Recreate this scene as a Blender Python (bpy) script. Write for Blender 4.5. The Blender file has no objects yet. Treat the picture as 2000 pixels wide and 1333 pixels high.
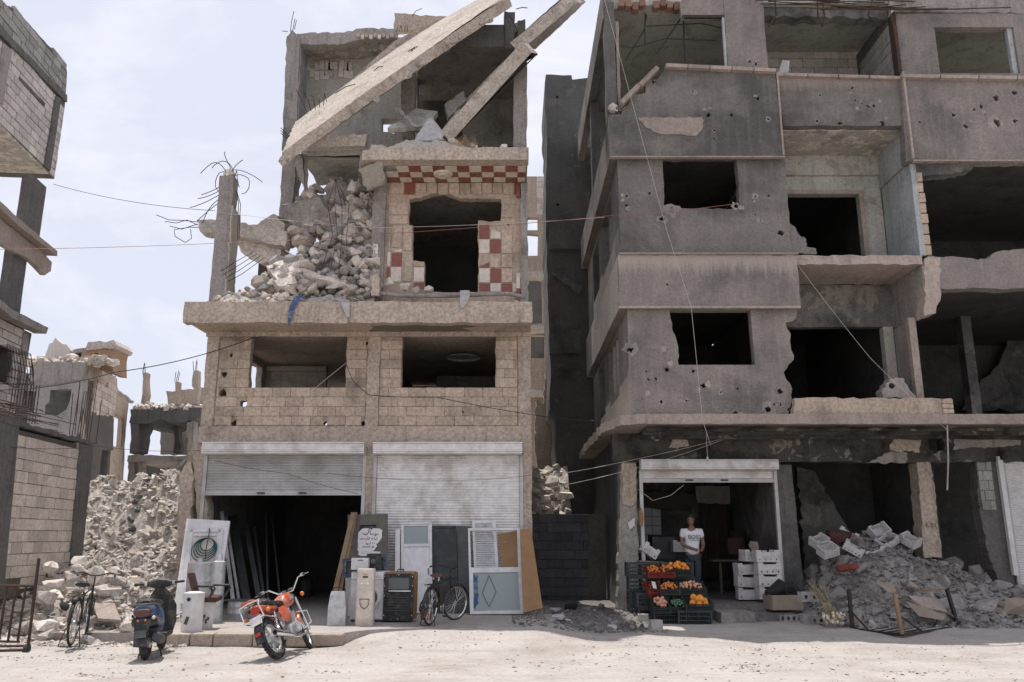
import bpy, bmesh, math, random
import numpy as np
from mathutils import Vector, Matrix, Euler, noise
from mathutils.geometry import delaunay_2d_cdt
R = math.radians
SC = bpy.context.scene
COL = SC.collection
# ------------------------------------------------------------------ camera
FPX = 1640.0                                  # focal length for a 2000 px wide frame
PITCH = math.atan(383.5 / FPX)
EYE = 1.63
CP, SP = math.cos(PITCH), math.sin(PITCH)
cam = bpy.data.objects.new('camera', bpy.data.cameras.new('camera')); COL.objects.link(cam)
cam.data.sensor_width = 36.0; cam.data.lens = 36.0 * FPX / 2000.0
cam.data.clip_start = 0.1; cam.data.clip_end = 3000
cam.location = (0, 0, EYE); cam.rotation_euler = (math.pi / 2 + PITCH, 0, 0)
SC.camera = cam
# ------------------------------------------------------------------ world and sun
SUN_TO = Vector((-0.13, 0.22, 1.0)).normalized()          # direction towards the sun
ELEV = math.asin(SUN_TO.z); AZ = math.atan2(SUN_TO.x, SUN_TO.y)
world = bpy.data.worlds.new('World'); SC.world = world; world.use_nodes = True
wn, wl = world.node_tree.nodes, world.node_tree.links
wn.clear()
wout = wn.new('ShaderNodeOutputWorld'); wbg = wn.new('ShaderNodeBackground')
wbg.inputs['Strength'].default_value = 0.105
wl.new(wbg.outputs[0], wout.inputs['Surface'])
sky = wn.new('ShaderNodeTexSky'); sky.sky_type = 'NISHITA'; sky.sun_disc = False
sky.sun_elevation = ELEV; sky.sun_rotation = AZ; sky.dust_density = 2.0; sky.air_density = 1.0
wtc = wn.new('ShaderNodeTexCoord')
wmap = wn.new('ShaderNodeMapping'); wmap.inputs['Scale'].default_value = (1.0, 1.0, 2.2)
wmap.inputs['Rotation'].default_value = (0.2, 0.5, 0.3)
wl.new(wtc.outputs['Generated'], wmap.inputs[0])
wno = wn.new('ShaderNodeTexNoise'); wno.inputs['Scale'].default_value = 2.8; wno.inputs['Detail'].default_value = 8
wno.inputs['Roughness'].default_value = 0.58; wno.inputs['Distortion'].default_value = 0.6
wl.new(wmap.outputs[0], wno.inputs['Vector'])
wra = wn.new('ShaderNodeValToRGB'); wra.color_ramp.elements[0].position = 0.5; wra.color_ramp.elements[1].position = 0.78
wl.new(wno.outputs['Fac'], wra.inputs[0])
wveil = wn.new('ShaderNodeMixRGB'); wveil.inputs['Fac'].default_value = 0.8          # thin high veil over the blue
wveil.inputs['Color2'].default_value = (8.1, 8.25, 9.4, 1)
wl.new(sky.outputs[0], wveil.inputs['Color1'])
wcl = wn.new('ShaderNodeMixRGB'); wcl.inputs['Color2'].default_value = (10, 10, 10.3, 1)
wmu = wn.new('ShaderNodeMath'); wmu.operation = 'MULTIPLY'; wmu.inputs[1].default_value = 0.9
wl.new(wra.outputs[0], wmu.inputs[0]); wl.new(wmu.outputs[0], wcl.inputs['Fac'])
wl.new(wveil.outputs[0], wcl.inputs['Color1']); wl.new(wcl.outputs[0], wbg.inputs['Color'])
sl = bpy.data.lights.new('sun', 'SUN'); sl.energy = 4.4; sl.angle = R(0.55); sl.color = (1.0, 0.955, 0.90)
so = bpy.data.objects.new('sun', sl); COL.objects.link(so); so.location = (0, 0, 40)
so.rotation_euler = SUN_TO.to_track_quat('Z', 'Y').to_euler()
SC.view_settings.view_transform = 'Standard'; SC.view_settings.look = 'None'
SC.view_settings.exposure = 0.08; SC.view_settings.gamma = 1.0; SC.view_settings.use_curve_mapping = False
SC.render.engine = 'CYCLES'
SC.cycles.max_bounces = 7; SC.cycles.diffuse_bounces = 4; SC.cycles.glossy_bounces = 3; SC.cycles.transmission_bounces = 4
SC.cycles.use_denoising = True

# ------------------------------------------------------------------ measuring helpers
def P(px, py, Y):
    "world point at depth Y seen at photo pixel (px, py)"
    u = (px - 1000) / FPX; v = (666.5 - py) / FPX
    k = Y / (CP - v * SP)
    return Vector((u * k, Y, EYE + (SP + v * CP) * k))
def G(px, py, z=0.0):
    "world point at height z seen at photo pixel"
    u = (px - 1000) / FPX; v = (666.5 - py) / FPX
    k = (z - EYE) / (SP + v * CP)
    return Vector((u * k, (CP - v * SP) * k, z))
def PX(px, py, X):
    "world point on the plane x = X seen at photo pixel"
    u = (px - 1000) / FPX; v = (666.5 - py) / FPX
    k = X / u
    return Vector((X, (CP - v * SP) * k, EYE + (SP + v * CP) * k))

# ------------------------------------------------------------------ materials
MATS = {}
def nmat(name):
    m = bpy.data.materials.new(name); m.use_nodes = True
    nt = m.node_tree; nt.nodes.clear()
    o = nt.nodes.new('ShaderNodeOutputMaterial'); b = nt.nodes.new('ShaderNodeBsdfPrincipled')
    nt.links.new(b.outputs[0], o.inputs[0])
    MATS[name] = m
    return m, nt, b
def nd(nt, t, **k):
    n = nt.nodes.new(t)
    for a, v in k.items():
        if a in n.inputs.keys(): n.inputs[a].default_value = v
        else: setattr(n, a, v)
    return n
def rgba(c): return (c[0], c[1], c[2], 1.0)
def ramp(nt, src, lo, hi):
    n = nt.nodes.new('ShaderNodeMapRange'); n.inputs['From Min'].default_value = lo; n.inputs['From Max'].default_value = hi
    nt.links.new(src, n.inputs['Value']); return n.outputs['Result']
def mix(nt, fac, a, b, mode='MIX'):
    n = nt.nodes.new('ShaderNodeMixRGB'); n.blend_type = mode
    for s, v in (('Fac', fac), ('Color1', a), ('Color2', b)):
        if isinstance(v, (int, float)): n.inputs[s].default_value = v
        elif isinstance(v, tuple): n.inputs[s].default_value = rgba(v)
        else: nt.links.new(v, n.inputs[s])
    return n.outputs[0]
def mul(nt, a, k):
    n = nt.nodes.new('ShaderNodeMath'); n.operation = 'MULTIPLY'; n.inputs[1].default_value = k
    if isinstance(a, (int, float)): n.inputs[0].default_value = a
    else: nt.links.new(a, n.inputs[0])
    return n.outputs[0]
def masonry(name, a, b, stain=(.05, .05, .05), stain_amt=.5, stain_lo=.55, stain_scale=1.1, streak=.35, streak_col=None, sscale=(5.0, 5.0, .35),
            fine=.25, bump=.35, bscale=45.0, rand=.0, peel=None, peel_amt=0.0, peel_scale=1.6, grain='noise', rough=.92, bdist=.02):
    "weathered mineral surface: two tones, fine speckle, soot or rain stains, peeled patches, relief"
    m, nt, bs = nmat(name); L = nt.links
    geo = nd(nt, 'ShaderNodeNewGeometry'); pos = geo.outputs['Position']
    n1 = nd(nt, 'ShaderNodeTexNoise', Scale=1.3, Detail=6, Roughness=.62); L.new(pos, n1.inputs['Vector'])
    n2 = nd(nt, 'ShaderNodeTexNoise', Scale=16.0, Detail=5, Roughness=.7); L.new(pos, n2.inputs['Vector'])
    c = mix(nt, ramp(nt, n1.outputs['Fac'], .32, .68), a, b)
    if rand:
        oi = nd(nt, 'ShaderNodeObjectInfo')
        k = ramp(nt, oi.outputs['Random'], 0, 1)
        hs = nd(nt, 'ShaderNodeHueSaturation'); L.new(c, hs.inputs['Color'])
        mr = nt.nodes.new('ShaderNodeMapRange'); mr.inputs['To Min'].default_value = 1 - rand; mr.inputs['To Max'].default_value = 1 + rand * .7
        L.new(k, mr.inputs['Value']); L.new(mr.outputs[0], hs.inputs['Value']); c = hs.outputs[0]
    if peel:
        n5 = nd(nt, 'ShaderNodeTexNoise', Scale=peel_scale, Detail=7, Roughness=.6, Distortion=.5); L.new(pos, n5.inputs['Vector'])
        pf = ramp(nt, n5.outputs['Fac'], .60 - peel_amt * .25, .615 - peel_amt * .25)
        c = mix(nt, pf, c, peel)
    if stain_amt:
        n3 = nd(nt, 'ShaderNodeTexNoise', Scale=stain_scale, Detail=7, Roughness=.65, Distortion=.3); L.new(pos, n3.inputs['Vector'])
        c = mix(nt, mul(nt, ramp(nt, n3.outputs['Fac'], stain_lo, stain_lo + .16), stain_amt), c, stain)
    if streak:
        mp = nd(nt, 'ShaderNodeMapping'); mp.inputs['Scale'].default_value = sscale; L.new(pos, mp.inputs[0])
        n4 = nd(nt, 'ShaderNodeTexNoise', Scale=1.6, Detail=5, Roughness=.7); L.new(mp.outputs[0], n4.inputs['Vector'])
        c = mix(nt, mul(nt, ramp(nt, n4.outputs['Fac'], .5, .72), streak), c, streak_col or stain)
    mr = nt.nodes.new('ShaderNodeMapRange'); mr.inputs['From Min'].default_value = .3; mr.inputs['From Max'].default_value = .7
    mr.inputs['To Min'].default_value = 1 - fine; mr.inputs['To Max'].default_value = 1 + fine * .8
    L.new(n2.outputs['Fac'], mr.inputs['Value'])
    hs2 = nd(nt, 'ShaderNodeHueSaturation'); L.new(mr.outputs[0], hs2.inputs['Value']); L.new(c, hs2.inputs['Color'])
    L.new(hs2.outputs[0], bs.inputs['Base Color'])
    bs.inputs['Roughness'].default_value = rough; bs.inputs['Specular IOR Level'].default_value = .25
    if grain == 'noise':
        n6 = nd(nt, 'ShaderNodeTexNoise', Scale=bscale, Detail=4, Roughness=.7); L.new(pos, n6.inputs['Vector']); hgt = n6.outputs['Fac']
    else:
        n6 = nd(nt, 'ShaderNodeTexVoronoi', Scale=bscale); L.new(pos, n6.inputs['Vector']); hgt = n6.outputs['Distance']
    ad = nd(nt, 'ShaderNodeMath'); ad.operation = 'ADD'; L.new(hgt, ad.inputs[0]); L.new(n2.outputs['Fac'], ad.inputs[1])
    bp = nd(nt, 'ShaderNodeBump', Strength=bump, Distance=bdist); L.new(ad.outputs[0], bp.inputs['Height']); L.new(bp.outputs[0], bs.inputs['Normal'])
    return m
def drip_mat(name, src, ztop, length, col):
    "pale lime run-off below a ledge, in ragged vertical tongues"
    m = MATS[src].copy(); m.name = name; MATS[name] = m; nt = m.node_tree; L = nt.links
    bs = [n for n in nt.nodes if n.type == 'BSDF_PRINCIPLED'][0]; c = bs.inputs['Base Color'].links[0].from_socket
    geo = nd(nt, 'ShaderNodeNewGeometry'); sx = nd(nt, 'ShaderNodeSeparateXYZ'); L.new(geo.outputs['Position'], sx.inputs[0])
    mp = nd(nt, 'ShaderNodeMapping'); mp.inputs['Scale'].default_value = (9.0, 9.0, .5); L.new(geo.outputs['Position'], mp.inputs[0])
    n = nd(nt, 'ShaderNodeTexNoise', Scale=1.5, Detail=6, Roughness=.7); L.new(mp.outputs[0], n.inputs['Vector'])
    a = ramp(nt, sx.outputs['Z'], ztop - length, ztop)
    ad = nd(nt, 'ShaderNodeMath'); ad.operation = 'ADD'; L.new(a, ad.inputs[0]); L.new(n.outputs['Fac'], ad.inputs[1])
    L.new(mix(nt, mul(nt, ramp(nt, ad.outputs[0], .92, 1.3), .75), c, col), bs.inputs['Base Color'])
def plain(name, col, rough=.6, metal=0.0, dirt=None, dirt_amt=.4, dirt_scale=4.0, dirt_lo=.5, var=.12, spec=.4, bump=0.0, bscale=30, coat=0, emit=None):
    "painted, plastic, cloth or metal surface with a little wear"
    m, nt, bs = nmat(name); L = nt.links
    tc = nd(nt, 'ShaderNodeNewGeometry'); pos = tc.outputs['Position']
    n1 = nd(nt, 'ShaderNodeTexNoise', Scale=6.0, Detail=5, Roughness=.65); L.new(pos, n1.inputs['Vector'])
    c = mix(nt, ramp(nt, n1.outputs['Fac'], .35, .65), tuple(x * (1 - var) for x in col), tuple(min(1, x * (1 + var)) for x in col))
    if dirt:
        n2 = nd(nt, 'ShaderNodeTexNoise', Scale=dirt_scale, Detail=8, Roughness=.7); L.new(pos, n2.inputs['Vector'])
        c = mix(nt, mul(nt, ramp(nt, n2.outputs['Fac'], dirt_lo, dirt_lo + .12), dirt_amt), c, dirt)
    L.new(c, bs.inputs['Base Color'])
    bs.inputs['Roughness'].default_value = rough; bs.inputs['Metallic'].default_value = metal; bs.inputs['Specular IOR Level'].default_value = spec
    bs.inputs['Coat Weight'].default_value = coat
    rr = nt.nodes.new('ShaderNodeMapRange'); rr.inputs['To Min'].default_value = max(.05, rough - .12); rr.inputs['To Max'].default_value = min(1, rough + .15)
    L.new(n1.outputs['Fac'], rr.inputs['Value']); L.new(rr.outputs[0], bs.inputs['Roughness'])
    if bump:
        n3 = nd(nt, 'ShaderNodeTexNoise', Scale=bscale, Detail=4); L.new(pos, n3.inputs['Vector'])
        bp = nd(nt, 'ShaderNodeBump', Strength=bump, Distance=.01); L.new(n3.outputs['Fac'], bp.inputs['Height']); L.new(bp.outputs[0], bs.inputs['Normal'])
    return m

# concrete and masonry
masonry('tan_concrete', (.53, .435, .35), (.43, .355, .292), stain=(.10, .085, .075), stain_amt=.55, stain_lo=.56, streak=.35, bump=.8, fine=.42)
masonry('tan_plaster', (.58, .46, .36), (.48, .385, .305), stain=(.16, .13, .11), stain_amt=.6, streak=.35, bump=.8, fine=.34, rand=.16)
masonry('tan_mortar', (.44, .35, .275), (.34, .27, .215), stain=(.07, .06, .055), stain_amt=.6, stain_lo=.55, bump=.7, fine=.35)
masonry('grey_concrete', (.36, .325, .295), (.27, .247, .225), stain=(.06, .058, .055), stain_amt=.6, stain_lo=.54, streak=.45, bump=.5, fine=.3)
masonry('dark_concrete', (.16, .15, .14), (.115, .11, .105), stain=(.04, .04, .04), stain_amt=.6, streak=.5, bump=.45, fine=.3)
masonry('broken_concrete', (.68, .605, .535), (.54, .483, .43), stain=(.27, .243, .215), stain_amt=.45, stain_lo=.53, stain_scale=3, streak=0, bump=.6, fine=.38, rand=.38)
masonry('rubble_dust', (.51, .46, .41), (.40, .36, .322), stain=(.2, .18, .16), stain_amt=.5, stain_lo=.56, stain_scale=1.2, streak=0, bump=.6, fine=.35, bscale=18, bdist=.04)
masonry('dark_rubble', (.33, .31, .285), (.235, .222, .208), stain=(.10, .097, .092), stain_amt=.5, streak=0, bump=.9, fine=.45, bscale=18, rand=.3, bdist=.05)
masonry('roughcast', (.245, .221, .2), (.18, .165, .152), stain=(.075, .072, .069), stain_amt=.75, stain_lo=.47, stain_scale=.5, streak=.25, streak_col=(.36, .30, .265), bump=.75, bscale=34, grain='vor', fine=.2, bdist=.03)
masonry('roughcast_warm', (.32, .28, .252), (.235, .21, .193), stain=(.12, .116, .112), stain_amt=.7, stain_lo=.5, stain_scale=.55, streak=.4, streak_col=(.43, .355, .305), bump=.75, bscale=34, grain='vor', fine=.2, bdist=.03)
drip_mat('band_drip', 'roughcast_warm', 7.44, .75, (.47, .395, .345)); drip_mat('parapet_drip', 'roughcast', 11.7, .6, (.38, .31, .27))
masonry('sill_stone', (.43, .35, .30), (.33, .275, .24), stain=(.13, .115, .105), stain_amt=.5, streak=.3, bump=.4, rand=.15)
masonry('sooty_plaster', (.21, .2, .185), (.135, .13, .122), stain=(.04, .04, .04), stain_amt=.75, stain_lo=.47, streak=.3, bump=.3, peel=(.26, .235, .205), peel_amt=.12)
masonry('soot_shade_black', (.085, .085, .08), (.125, .12, .112), stain=(.025, .025, .025), stain_amt=.6, streak=.2, bump=.3, peel=(.13, .12, .11), peel_amt=.0)  # soot in the burnt building; painted-in shade in the middle building's rooms
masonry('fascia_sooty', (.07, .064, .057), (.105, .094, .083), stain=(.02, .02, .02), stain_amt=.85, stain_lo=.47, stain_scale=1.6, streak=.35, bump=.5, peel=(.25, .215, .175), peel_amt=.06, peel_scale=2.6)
masonry('pale_plaster', (.50, .475, .42), (.40, .38, .335), stain=(.12, .115, .10), stain_amt=.5, stain_lo=.52, streak=.3, bump=.35, peel=(.47, .42, .36), peel_amt=.1)
masonry('green_plaster', (.50, .49, .43), (.40, .395, .35), stain=(.10, .10, .09), stain_amt=.5, streak=.35, bump=.3, peel=(.38, .34, .29), peel_amt=.1)
masonry('blue_grey_plaster', (.43, .45, .45), (.33, .35, .355), stain=(.08, .085, .085), stain_amt=.5, streak=.4, bump=.3)
masonry('peeling_soffit', (.47, .435, .375), (.37, .345, .3), stain=(.07, .065, .06), stain_amt=.5, stain_lo=.52, stain_scale=3, streak=0, bump=.8, peel=(.62, .56, .48), peel_amt=.3, peel_scale=3.5)
masonry('block_white', (.64, .59, .55), (.54, .495, .46), stain=(.22, .195, .18), stain_amt=.4, streak=.2, bump=.6, fine=.22, rand=.2)
masonry('block_beige', (.66, .575, .50), (.56, .485, .42), stain=(.20, .165, .14), stain_amt=.4, streak=.25, bump=.6, fine=.25, rand=.2)
masonry('block_grey', (.39, .37, .345), (.30, .285, .267), stain=(.10, .095, .09), stain_amt=.4, streak=.2, bump=.6, fine=.25, rand=.25)
masonry('block_dark', (.13, .13, .13), (.095, .095, .098), stain=(.05, .05, .05), stain_amt=.4, streak=.2, bump=.5, rand=.25)
masonry('joint_dark', (.15, .135, .12), (.11, .10, .09), stain_amt=.3, streak=0, bump=.6)
masonry('red_brick', (.29, .17, .125), (.23, .135, .105), stain=(.12, .08, .065), stain_amt=.4, streak=0, bump=.5, rand=.25)
masonry('orange_plaster', (.40, .25, .16), (.34, .215, .145), stain=(.45, .39, .33), stain_amt=.8, stain_lo=.55, stain_scale=1.3, streak=.2, bump=.5)
masonry('road_dirt', (.465, .43, .395), (.405, .375, .348), stain=(.31, .262, .228), stain_amt=.75, stain_lo=.5, stain_scale=.6, streak=.65, streak_col=(.30, .26, .232), sscale=(.22, 2.0, 1.0), bump=.55, bscale=25, fine=.16, bdist=.03)
masonry('apron_concrete', (.40, .36, .33), (.33, .30, .275), stain=(.2, .175, .155), stain_amt=.5, stain_lo=.52, stain_scale=.9, streak=0, bump=.4, fine=.22)
masonry('litter_dirt', (.24, .22, .205), (.17, .158, .148), stain=(.08, .078, .075), stain_amt=.5, streak=0, bump=.8, bscale=22, fine=.4, bdist=.04)
masonry('kerb_stone', (.47, .39, .32), (.39, .325, .27), stain=(.2, .165, .135), stain_amt=.5, streak=.1, bump=.8, rand=.15)
masonry('slab_concrete', (.62, .545, .465), (.50, .43, .365), stain=(.16, .125, .10), stain_amt=.6, stain_lo=.54, stain_scale=2.6, streak=.4, streak_col=(.26, .2, .155), sscale=(1.4, 6.0, 1.4), bump=1.0, fine=.4, bscale=20, bdist=.04)
# paints, metals, cloth
plain('steel_dark', (.045, .043, .042), .5, .6, dirt=(.16, .07, .035), dirt_amt=.6)
plain('rebar', (.055, .038, .03), .75, .3, dirt=(.14, .06, .03), dirt_amt=.6)
plain('shutter_metal', (.72, .69, .675), .45, .1, dirt=(.40, .35, .30), dirt_amt=.6, dirt_scale=1.8, spec=.5)
plain('shutter_dull_shaded', (.46, .45, .44), .45, .2, dirt=(.2, .185, .17), dirt_amt=.5, dirt_scale=1.5)  # greyer bars and rails; also the shadowed tone of the left curtain
plain('galvanised', (.52, .53, .53), .42, .5, dirt=(.2, .2, .2), dirt_amt=.4, dirt_scale=8)
plain('chrome', (.72, .72, .72), .14, 1.0, dirt=(.25, .22, .2), dirt_amt=.4, dirt_scale=20, dirt_lo=.56)
plain('white_paint', (.66, .635, .63), .5, 0, dirt=(.4, .37, .34), dirt_amt=.35, dirt_scale=3, dirt_lo=.55)
plain('cream_plastic', (.62, .55, .475), .42, 0, dirt=(.38, .31, .25), dirt_amt=.3, dirt_scale=5)
plain('white_plastic', (.62, .61, .61), .4, 0, dirt=(.4, .37, .34), dirt_amt=.3, dirt_scale=5)
plain('black_plastic', (.018, .019, .02), .5, 0, dirt=(.17, .15, .135), dirt_amt=.4, dirt_scale=10)
plain('rubber', (.022, .021, .021), .8, 0, dirt=(.16, .14, .12), dirt_amt=.45, dirt_scale=14)
plain('dark_grey', (.07, .072, .075), .6, 0, dirt=(.14, .13, .12), dirt_amt=.4)
plain('red_paint', (.50, .075, .028), .25, 0, var=.05, coat=.25, dirt=(.42, .3, .24), dirt_amt=.5, dirt_scale=7, dirt_lo=.47)
plain('amber', (.70, .17, .03), .25, 0, var=.05)
plain('red_lens', (.42, .03, .02), .2, 0, var=.05)
plain('blue_paint', (.03, .075, .165), .38, 0, coat=.2, dirt=(.26, .23, .21), dirt_amt=.45, dirt_scale=7, dirt_lo=.48)
plain('brown_leather', (.10, .045, .03), .5, 0)
plain('maroon_cloth', (.075, .035, .033), .85, 0, bump=.3)
plain('brown_board', (.27, .15, .068), .6, 0, dirt=(.58, .5, .42), dirt_amt=.75, dirt_scale=7, dirt_lo=.63)
plain('wood_plank', (.25, .17, .10), .75, 0, dirt=(.12, .08, .05), dirt_amt=.4)
plain('grey_wood', (.13, .115, .098), .85, 0, dirt=(.07, .065, .055), dirt_amt=.6, dirt_scale=5, bump=.4)
plain('paper', (.68, .64, .63), .8, 0, var=.05)
plain('ink', (.03, .03, .035), .8)
plain('cardboard', (.26, .21, .165), .85, 0, dirt=(.24, .17, .115), dirt_amt=.4)
plain('wall_rag', (.10, .085, .07), .9)
plain('soffit_olive', (.17, .14, .10), .85, 0, dirt=(.4, .32, .25), dirt_amt=.5, dirt_scale=6, dirt_lo=.6)
plain('foam_white', (.56, .54, .525), .75, 0, dirt=(.33, .3, .275), dirt_amt=.55, dirt_scale=5)
plain('crate_green', (.028, .038, .036), .5, 0, dirt=(.09, .09, .085), dirt_amt=.4)
plain('crate_red', (.20, .03, .02), .5, 0)
plain('orange_fruit', (.70, .26, .035), .45, 0, var=.1)
plain('apricot_fruit', (.62, .20, .045), .5, 0, var=.2)
plain('onion_fruit', (.55, .30, .20), .5, 0, var=.2)
plain('skin', (.215, .115, .08), .55, 0, var=.06)
plain('hair', (.012, .010, .009), .6, 0)
plain('shirt_white', (.72, .72, .76), .85, 0, var=.04, bump=.1)
plain('jeans', (.035, .045, .055), .85, 0, var=.15, bump=.2)
plain('hose_green', (.008, .075, .075), .4, 0)
plain('blue_cloth', (.05, .09, .19), .85, 0, dirt=(.4, .4, .42), dirt_amt=.5, dirt_scale=9)
plain('grey_cloth', (.42, .40, .395), .9, 0, dirt=(.22, .2, .19), dirt_amt=.5, dirt_scale=8)
plain('black_cloth', (.018, .017, .017), .8, 0, bump=.2)
plain('red_cloth', (.2, .045, .028), .9, 0, bump=.3)
plain('dry_grass', (.42, .28, .15), .85, 0)
plain('garlic_stem', (.30, .25, .15), .8, 0)
plain('garlic_bulb', (.60, .50, .39), .65, 0)
plain('tile_white', (.62, .545, .47), .28, 0, dirt=(.38, .31, .25), dirt_amt=.5, dirt_scale=9, dirt_lo=.55)
plain('tile_red', (.23, .075, .052), .28, 0, dirt=(.2, .08, .055), dirt_amt=.5, dirt_scale=12)
plain('wire_black', (.02, .02, .02), .6)
plain('wire_red', (.28, .12, .09), .6)
plain('wire_pale', (.5, .46, .42), .6)
plain('bulb_white', (.72, .70, .68), .3)
plain('navy_plastic', (.015, .03, .06), .35, 0, dirt=(.25, .28, .3), dirt_amt=.5, dirt_scale=10)
plain('teal_metal', (.032, .036, .037), .5, .2, dirt=(.12, .10, .09), dirt_amt=.4)
def glass_mat(name, tint, rough=.15, alpha=.55):
    m, nt, bs = nmat(name)
    bs.inputs['Base Color'].default_value = rgba(tint); bs.inputs['Roughness'].default_value = rough
    bs.inputs['Alpha'].default_value = alpha; bs.inputs['Specular IOR Level'].default_value = .6
glass_mat('dusty_glass', (.33, .38, .37), .3, .75)
glass_mat('dark_glass', (.10, .12, .125), .12, .9)

# ------------------------------------------------------------------ mesh helpers
class MB:
    def __init__(s): s.v = []; s.f = []
    def add(s, vs, fs):
        o = len(s.v); s.v.extend([tuple(v) for v in vs]); s.f.extend([tuple(i + o for i in f) for f in fs]); return s
    def box(s, c, d, rot=None):
        c = Vector(c); h = Vector(d) * .5
        vs = [Vector((x * h.x, y * h.y, z * h.z)) for x in (-1, 1) for y in (-1, 1) for z in (-1, 1)]
        if rot is not None:
            m = rot if isinstance(rot, Matrix) else Euler(rot).to_matrix()
            vs = [m @ v for v in vs]
        return s.add([c + v for v in vs], [(0, 1, 3, 2), (4, 6, 7, 5), (0, 4, 5, 1), (2, 3, 7, 6), (0, 2, 6, 4), (1, 5, 7, 3)])
    def bx(s, x0, x1, y0, y1, z0, z1):
        return s.box(((x0 + x1) / 2, (y0 + y1) / 2, (z0 + z1) / 2), (abs(x1 - x0), abs(y1 - y0), abs(z1 - z0)))
    def bbox(s, x0, x1, y0, y1, z0, z1, b=.02):
        "box with chamfered edges"
        c = Vector(((x0 + x1) / 2, (y0 + y1) / 2, (z0 + z1) / 2)); h = Vector((abs(x1 - x0), abs(y1 - y0), abs(z1 - z0))) * .5
        return s.cbox(c, h * 2, b)
    def cbox(s, c, d, b=.02, rot=None):
        bm = bmesh.new(); bmesh.ops.create_cube(bm, size=1.0)
        for v in bm.verts: v.co = Vector((v.co.x * d[0], v.co.y * d[1], v.co.z * d[2]))
        bmesh.ops.bevel(bm, geom=bm.edges[:], offset=min(b, min(d) * .45), segments=2, affect='EDGES', profile=.6)
        m = (rot if isinstance(rot, Matrix) else Euler(rot).to_matrix()) if rot is not None else Matrix.Identity(3)
        bm.verts.index_update()
        vs = [Vector(c) + m @ v.co for v in bm.verts]; fs = [[v.index for v in f.verts] for f in bm.faces]; bm.free()
        return s.add(vs, fs)
    def beam(s, p0, p1, w, h, up=(0, 0, 1)):
        p0, p1 = Vector(p0), Vector(p1); d = p1 - p0; L = d.length; d.normalize()
        u = Vector(up)
        if abs(d.dot(u)) > .98: u = Vector((0, 1, 0))
        a = d.cross(u).normalized(); b = a.cross(d).normalized()
        m = Matrix((a, d, b)).transposed()
        return s.box((p0 + p1) / 2, (w, L, h), m)
    def tube(s, pts, r, n=6, caps=True):
        pts = [Vector(p) for p in pts]; rs = r if isinstance(r, (list, tuple)) else [r] * len(pts)
        rings = []; prev = None
        for i, p in enumerate(pts):
            d = (pts[min(i + 1, len(pts) - 1)] - pts[max(i - 1, 0)])
            if d.length < 1e-9: d = Vector((0, 0, 1))
            d.normalize()
            if prev is None:
                a = d.cross(Vector((0, 0, 1)) if abs(d.z) < .9 else Vector((1, 0, 0))).normalized()
            else:
                a = (prev - d * prev.dot(d))
                a = a.normalized() if a.length > 1e-6 else d.orthogonal().normalized()
            prev = a; b = d.cross(a)
            rings.append([p + (a * math.cos(2 * math.pi * k / n) + b * math.sin(2 * math.pi * k / n)) * rs[i] for k in range(n)])
        return s.loft(rings, caps)
    def loft(s, rings, caps=True, close=False):
        n = len(rings[0]); vs = [v for r in rings for v in r]; fs = []
        m = len(rings)
        for i in range(m if close else m - 1):
            j = (i + 1) % m
            for k in range(n):
                fs.append((i * n + k, i * n + (k + 1) % n, j * n + (k + 1) % n, j * n + k))
        if caps and not close: fs.append(tuple(range(n))[::-1]); fs.append(tuple((m - 1) * n + k for k in range(n)))
        return s.add(vs, fs)
    def lathe(s, prof, c=(0, 0, 0), axis=(0, 0, 1), n=20, caps=False):
        "profile of (radius, height) turned about the axis through c"
        ax = Vector(axis).normalized(); a = ax.orthogonal().normalized(); b = ax.cross(a); c = Vector(c)
        return s.loft([[c + ax * h + (a * math.cos(2 * math.pi * k / n) + b * math.sin(2 * math.pi * k / n)) * max(r, 1e-4) for k in range(n)] for r, h in prof], caps)
    def torus(s, c, axis, Rr, r, n=32, m=8, flat=1.0):
        ax = Vector(axis).normalized(); a = ax.orthogonal().normalized(); b = ax.cross(a); c = Vector(c)
        rings = []
        for i in range(n):
            t = 2 * math.pi * i / n; d = a * math.cos(t) + b * math.sin(t)
            rings.append([c + d * (Rr + r * math.cos(2 * math.pi * k / m)) + ax * (r * flat * math.sin(2 * math.pi * k / m)) for k in range(m)])
        return s.loft(rings, False, True)
    def ball(s, c, r, n=10, m=7, sc=(1, 1, 1)):
        c = Vector(c)
        return s.loft([[c + Vector((math.sin(t) * math.cos(a) * r * sc[0], math.sin(t) * math.sin(a) * r * sc[1], math.cos(t) * r * sc[2]))
                        for a in [2 * math.pi * k / n for k in range(n)]] for t in [max(.02, math.pi * j / m) for j in range(m)] + [math.pi - .02]], True)
    def prism(s, outer, holes, vec):
        "planar polygon with holes (3D points) extruded by vec"
        vec = Vector(vec); kept = []
        for h in holes:                      # holes that touch each other would break the fill
            c = sum((Vector(p) for p in h), Vector()) / len(h); r = max((Vector(p) - c).length for p in h)
            bb = [(min(p[k] for p in h) - .012, max(p[k] for p in h) + .012) for k in range(3)]
            if all(any(bb[k][1] < q[k][0] or q[k][1] < bb[k][0] for k in range(3)) for q, _ in kept): kept.append((bb, h))
        holes = [h for _, h in kept]
        loops = [[Vector(p) for p in outer]] + [[Vector(p) for p in h] for h in holes]
        flat = [p for l in loops for p in l]; n = len(flat)
        nrm = Vector((0, 0, 0)); o0 = loops[0][0]
        for i in range(len(loops[0])): nrm += (loops[0][i] - o0).cross(loops[0][(i + 1) % len(loops[0])] - o0)
        nrm.normalize(); ax = nrm.orthogonal().normalized(); ay = nrm.cross(ax)
        p2 = [Vector(((p - o0).dot(ax), (p - o0).dot(ay))) for p in flat]; edges = []; lo2 = []; k = 0
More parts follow.
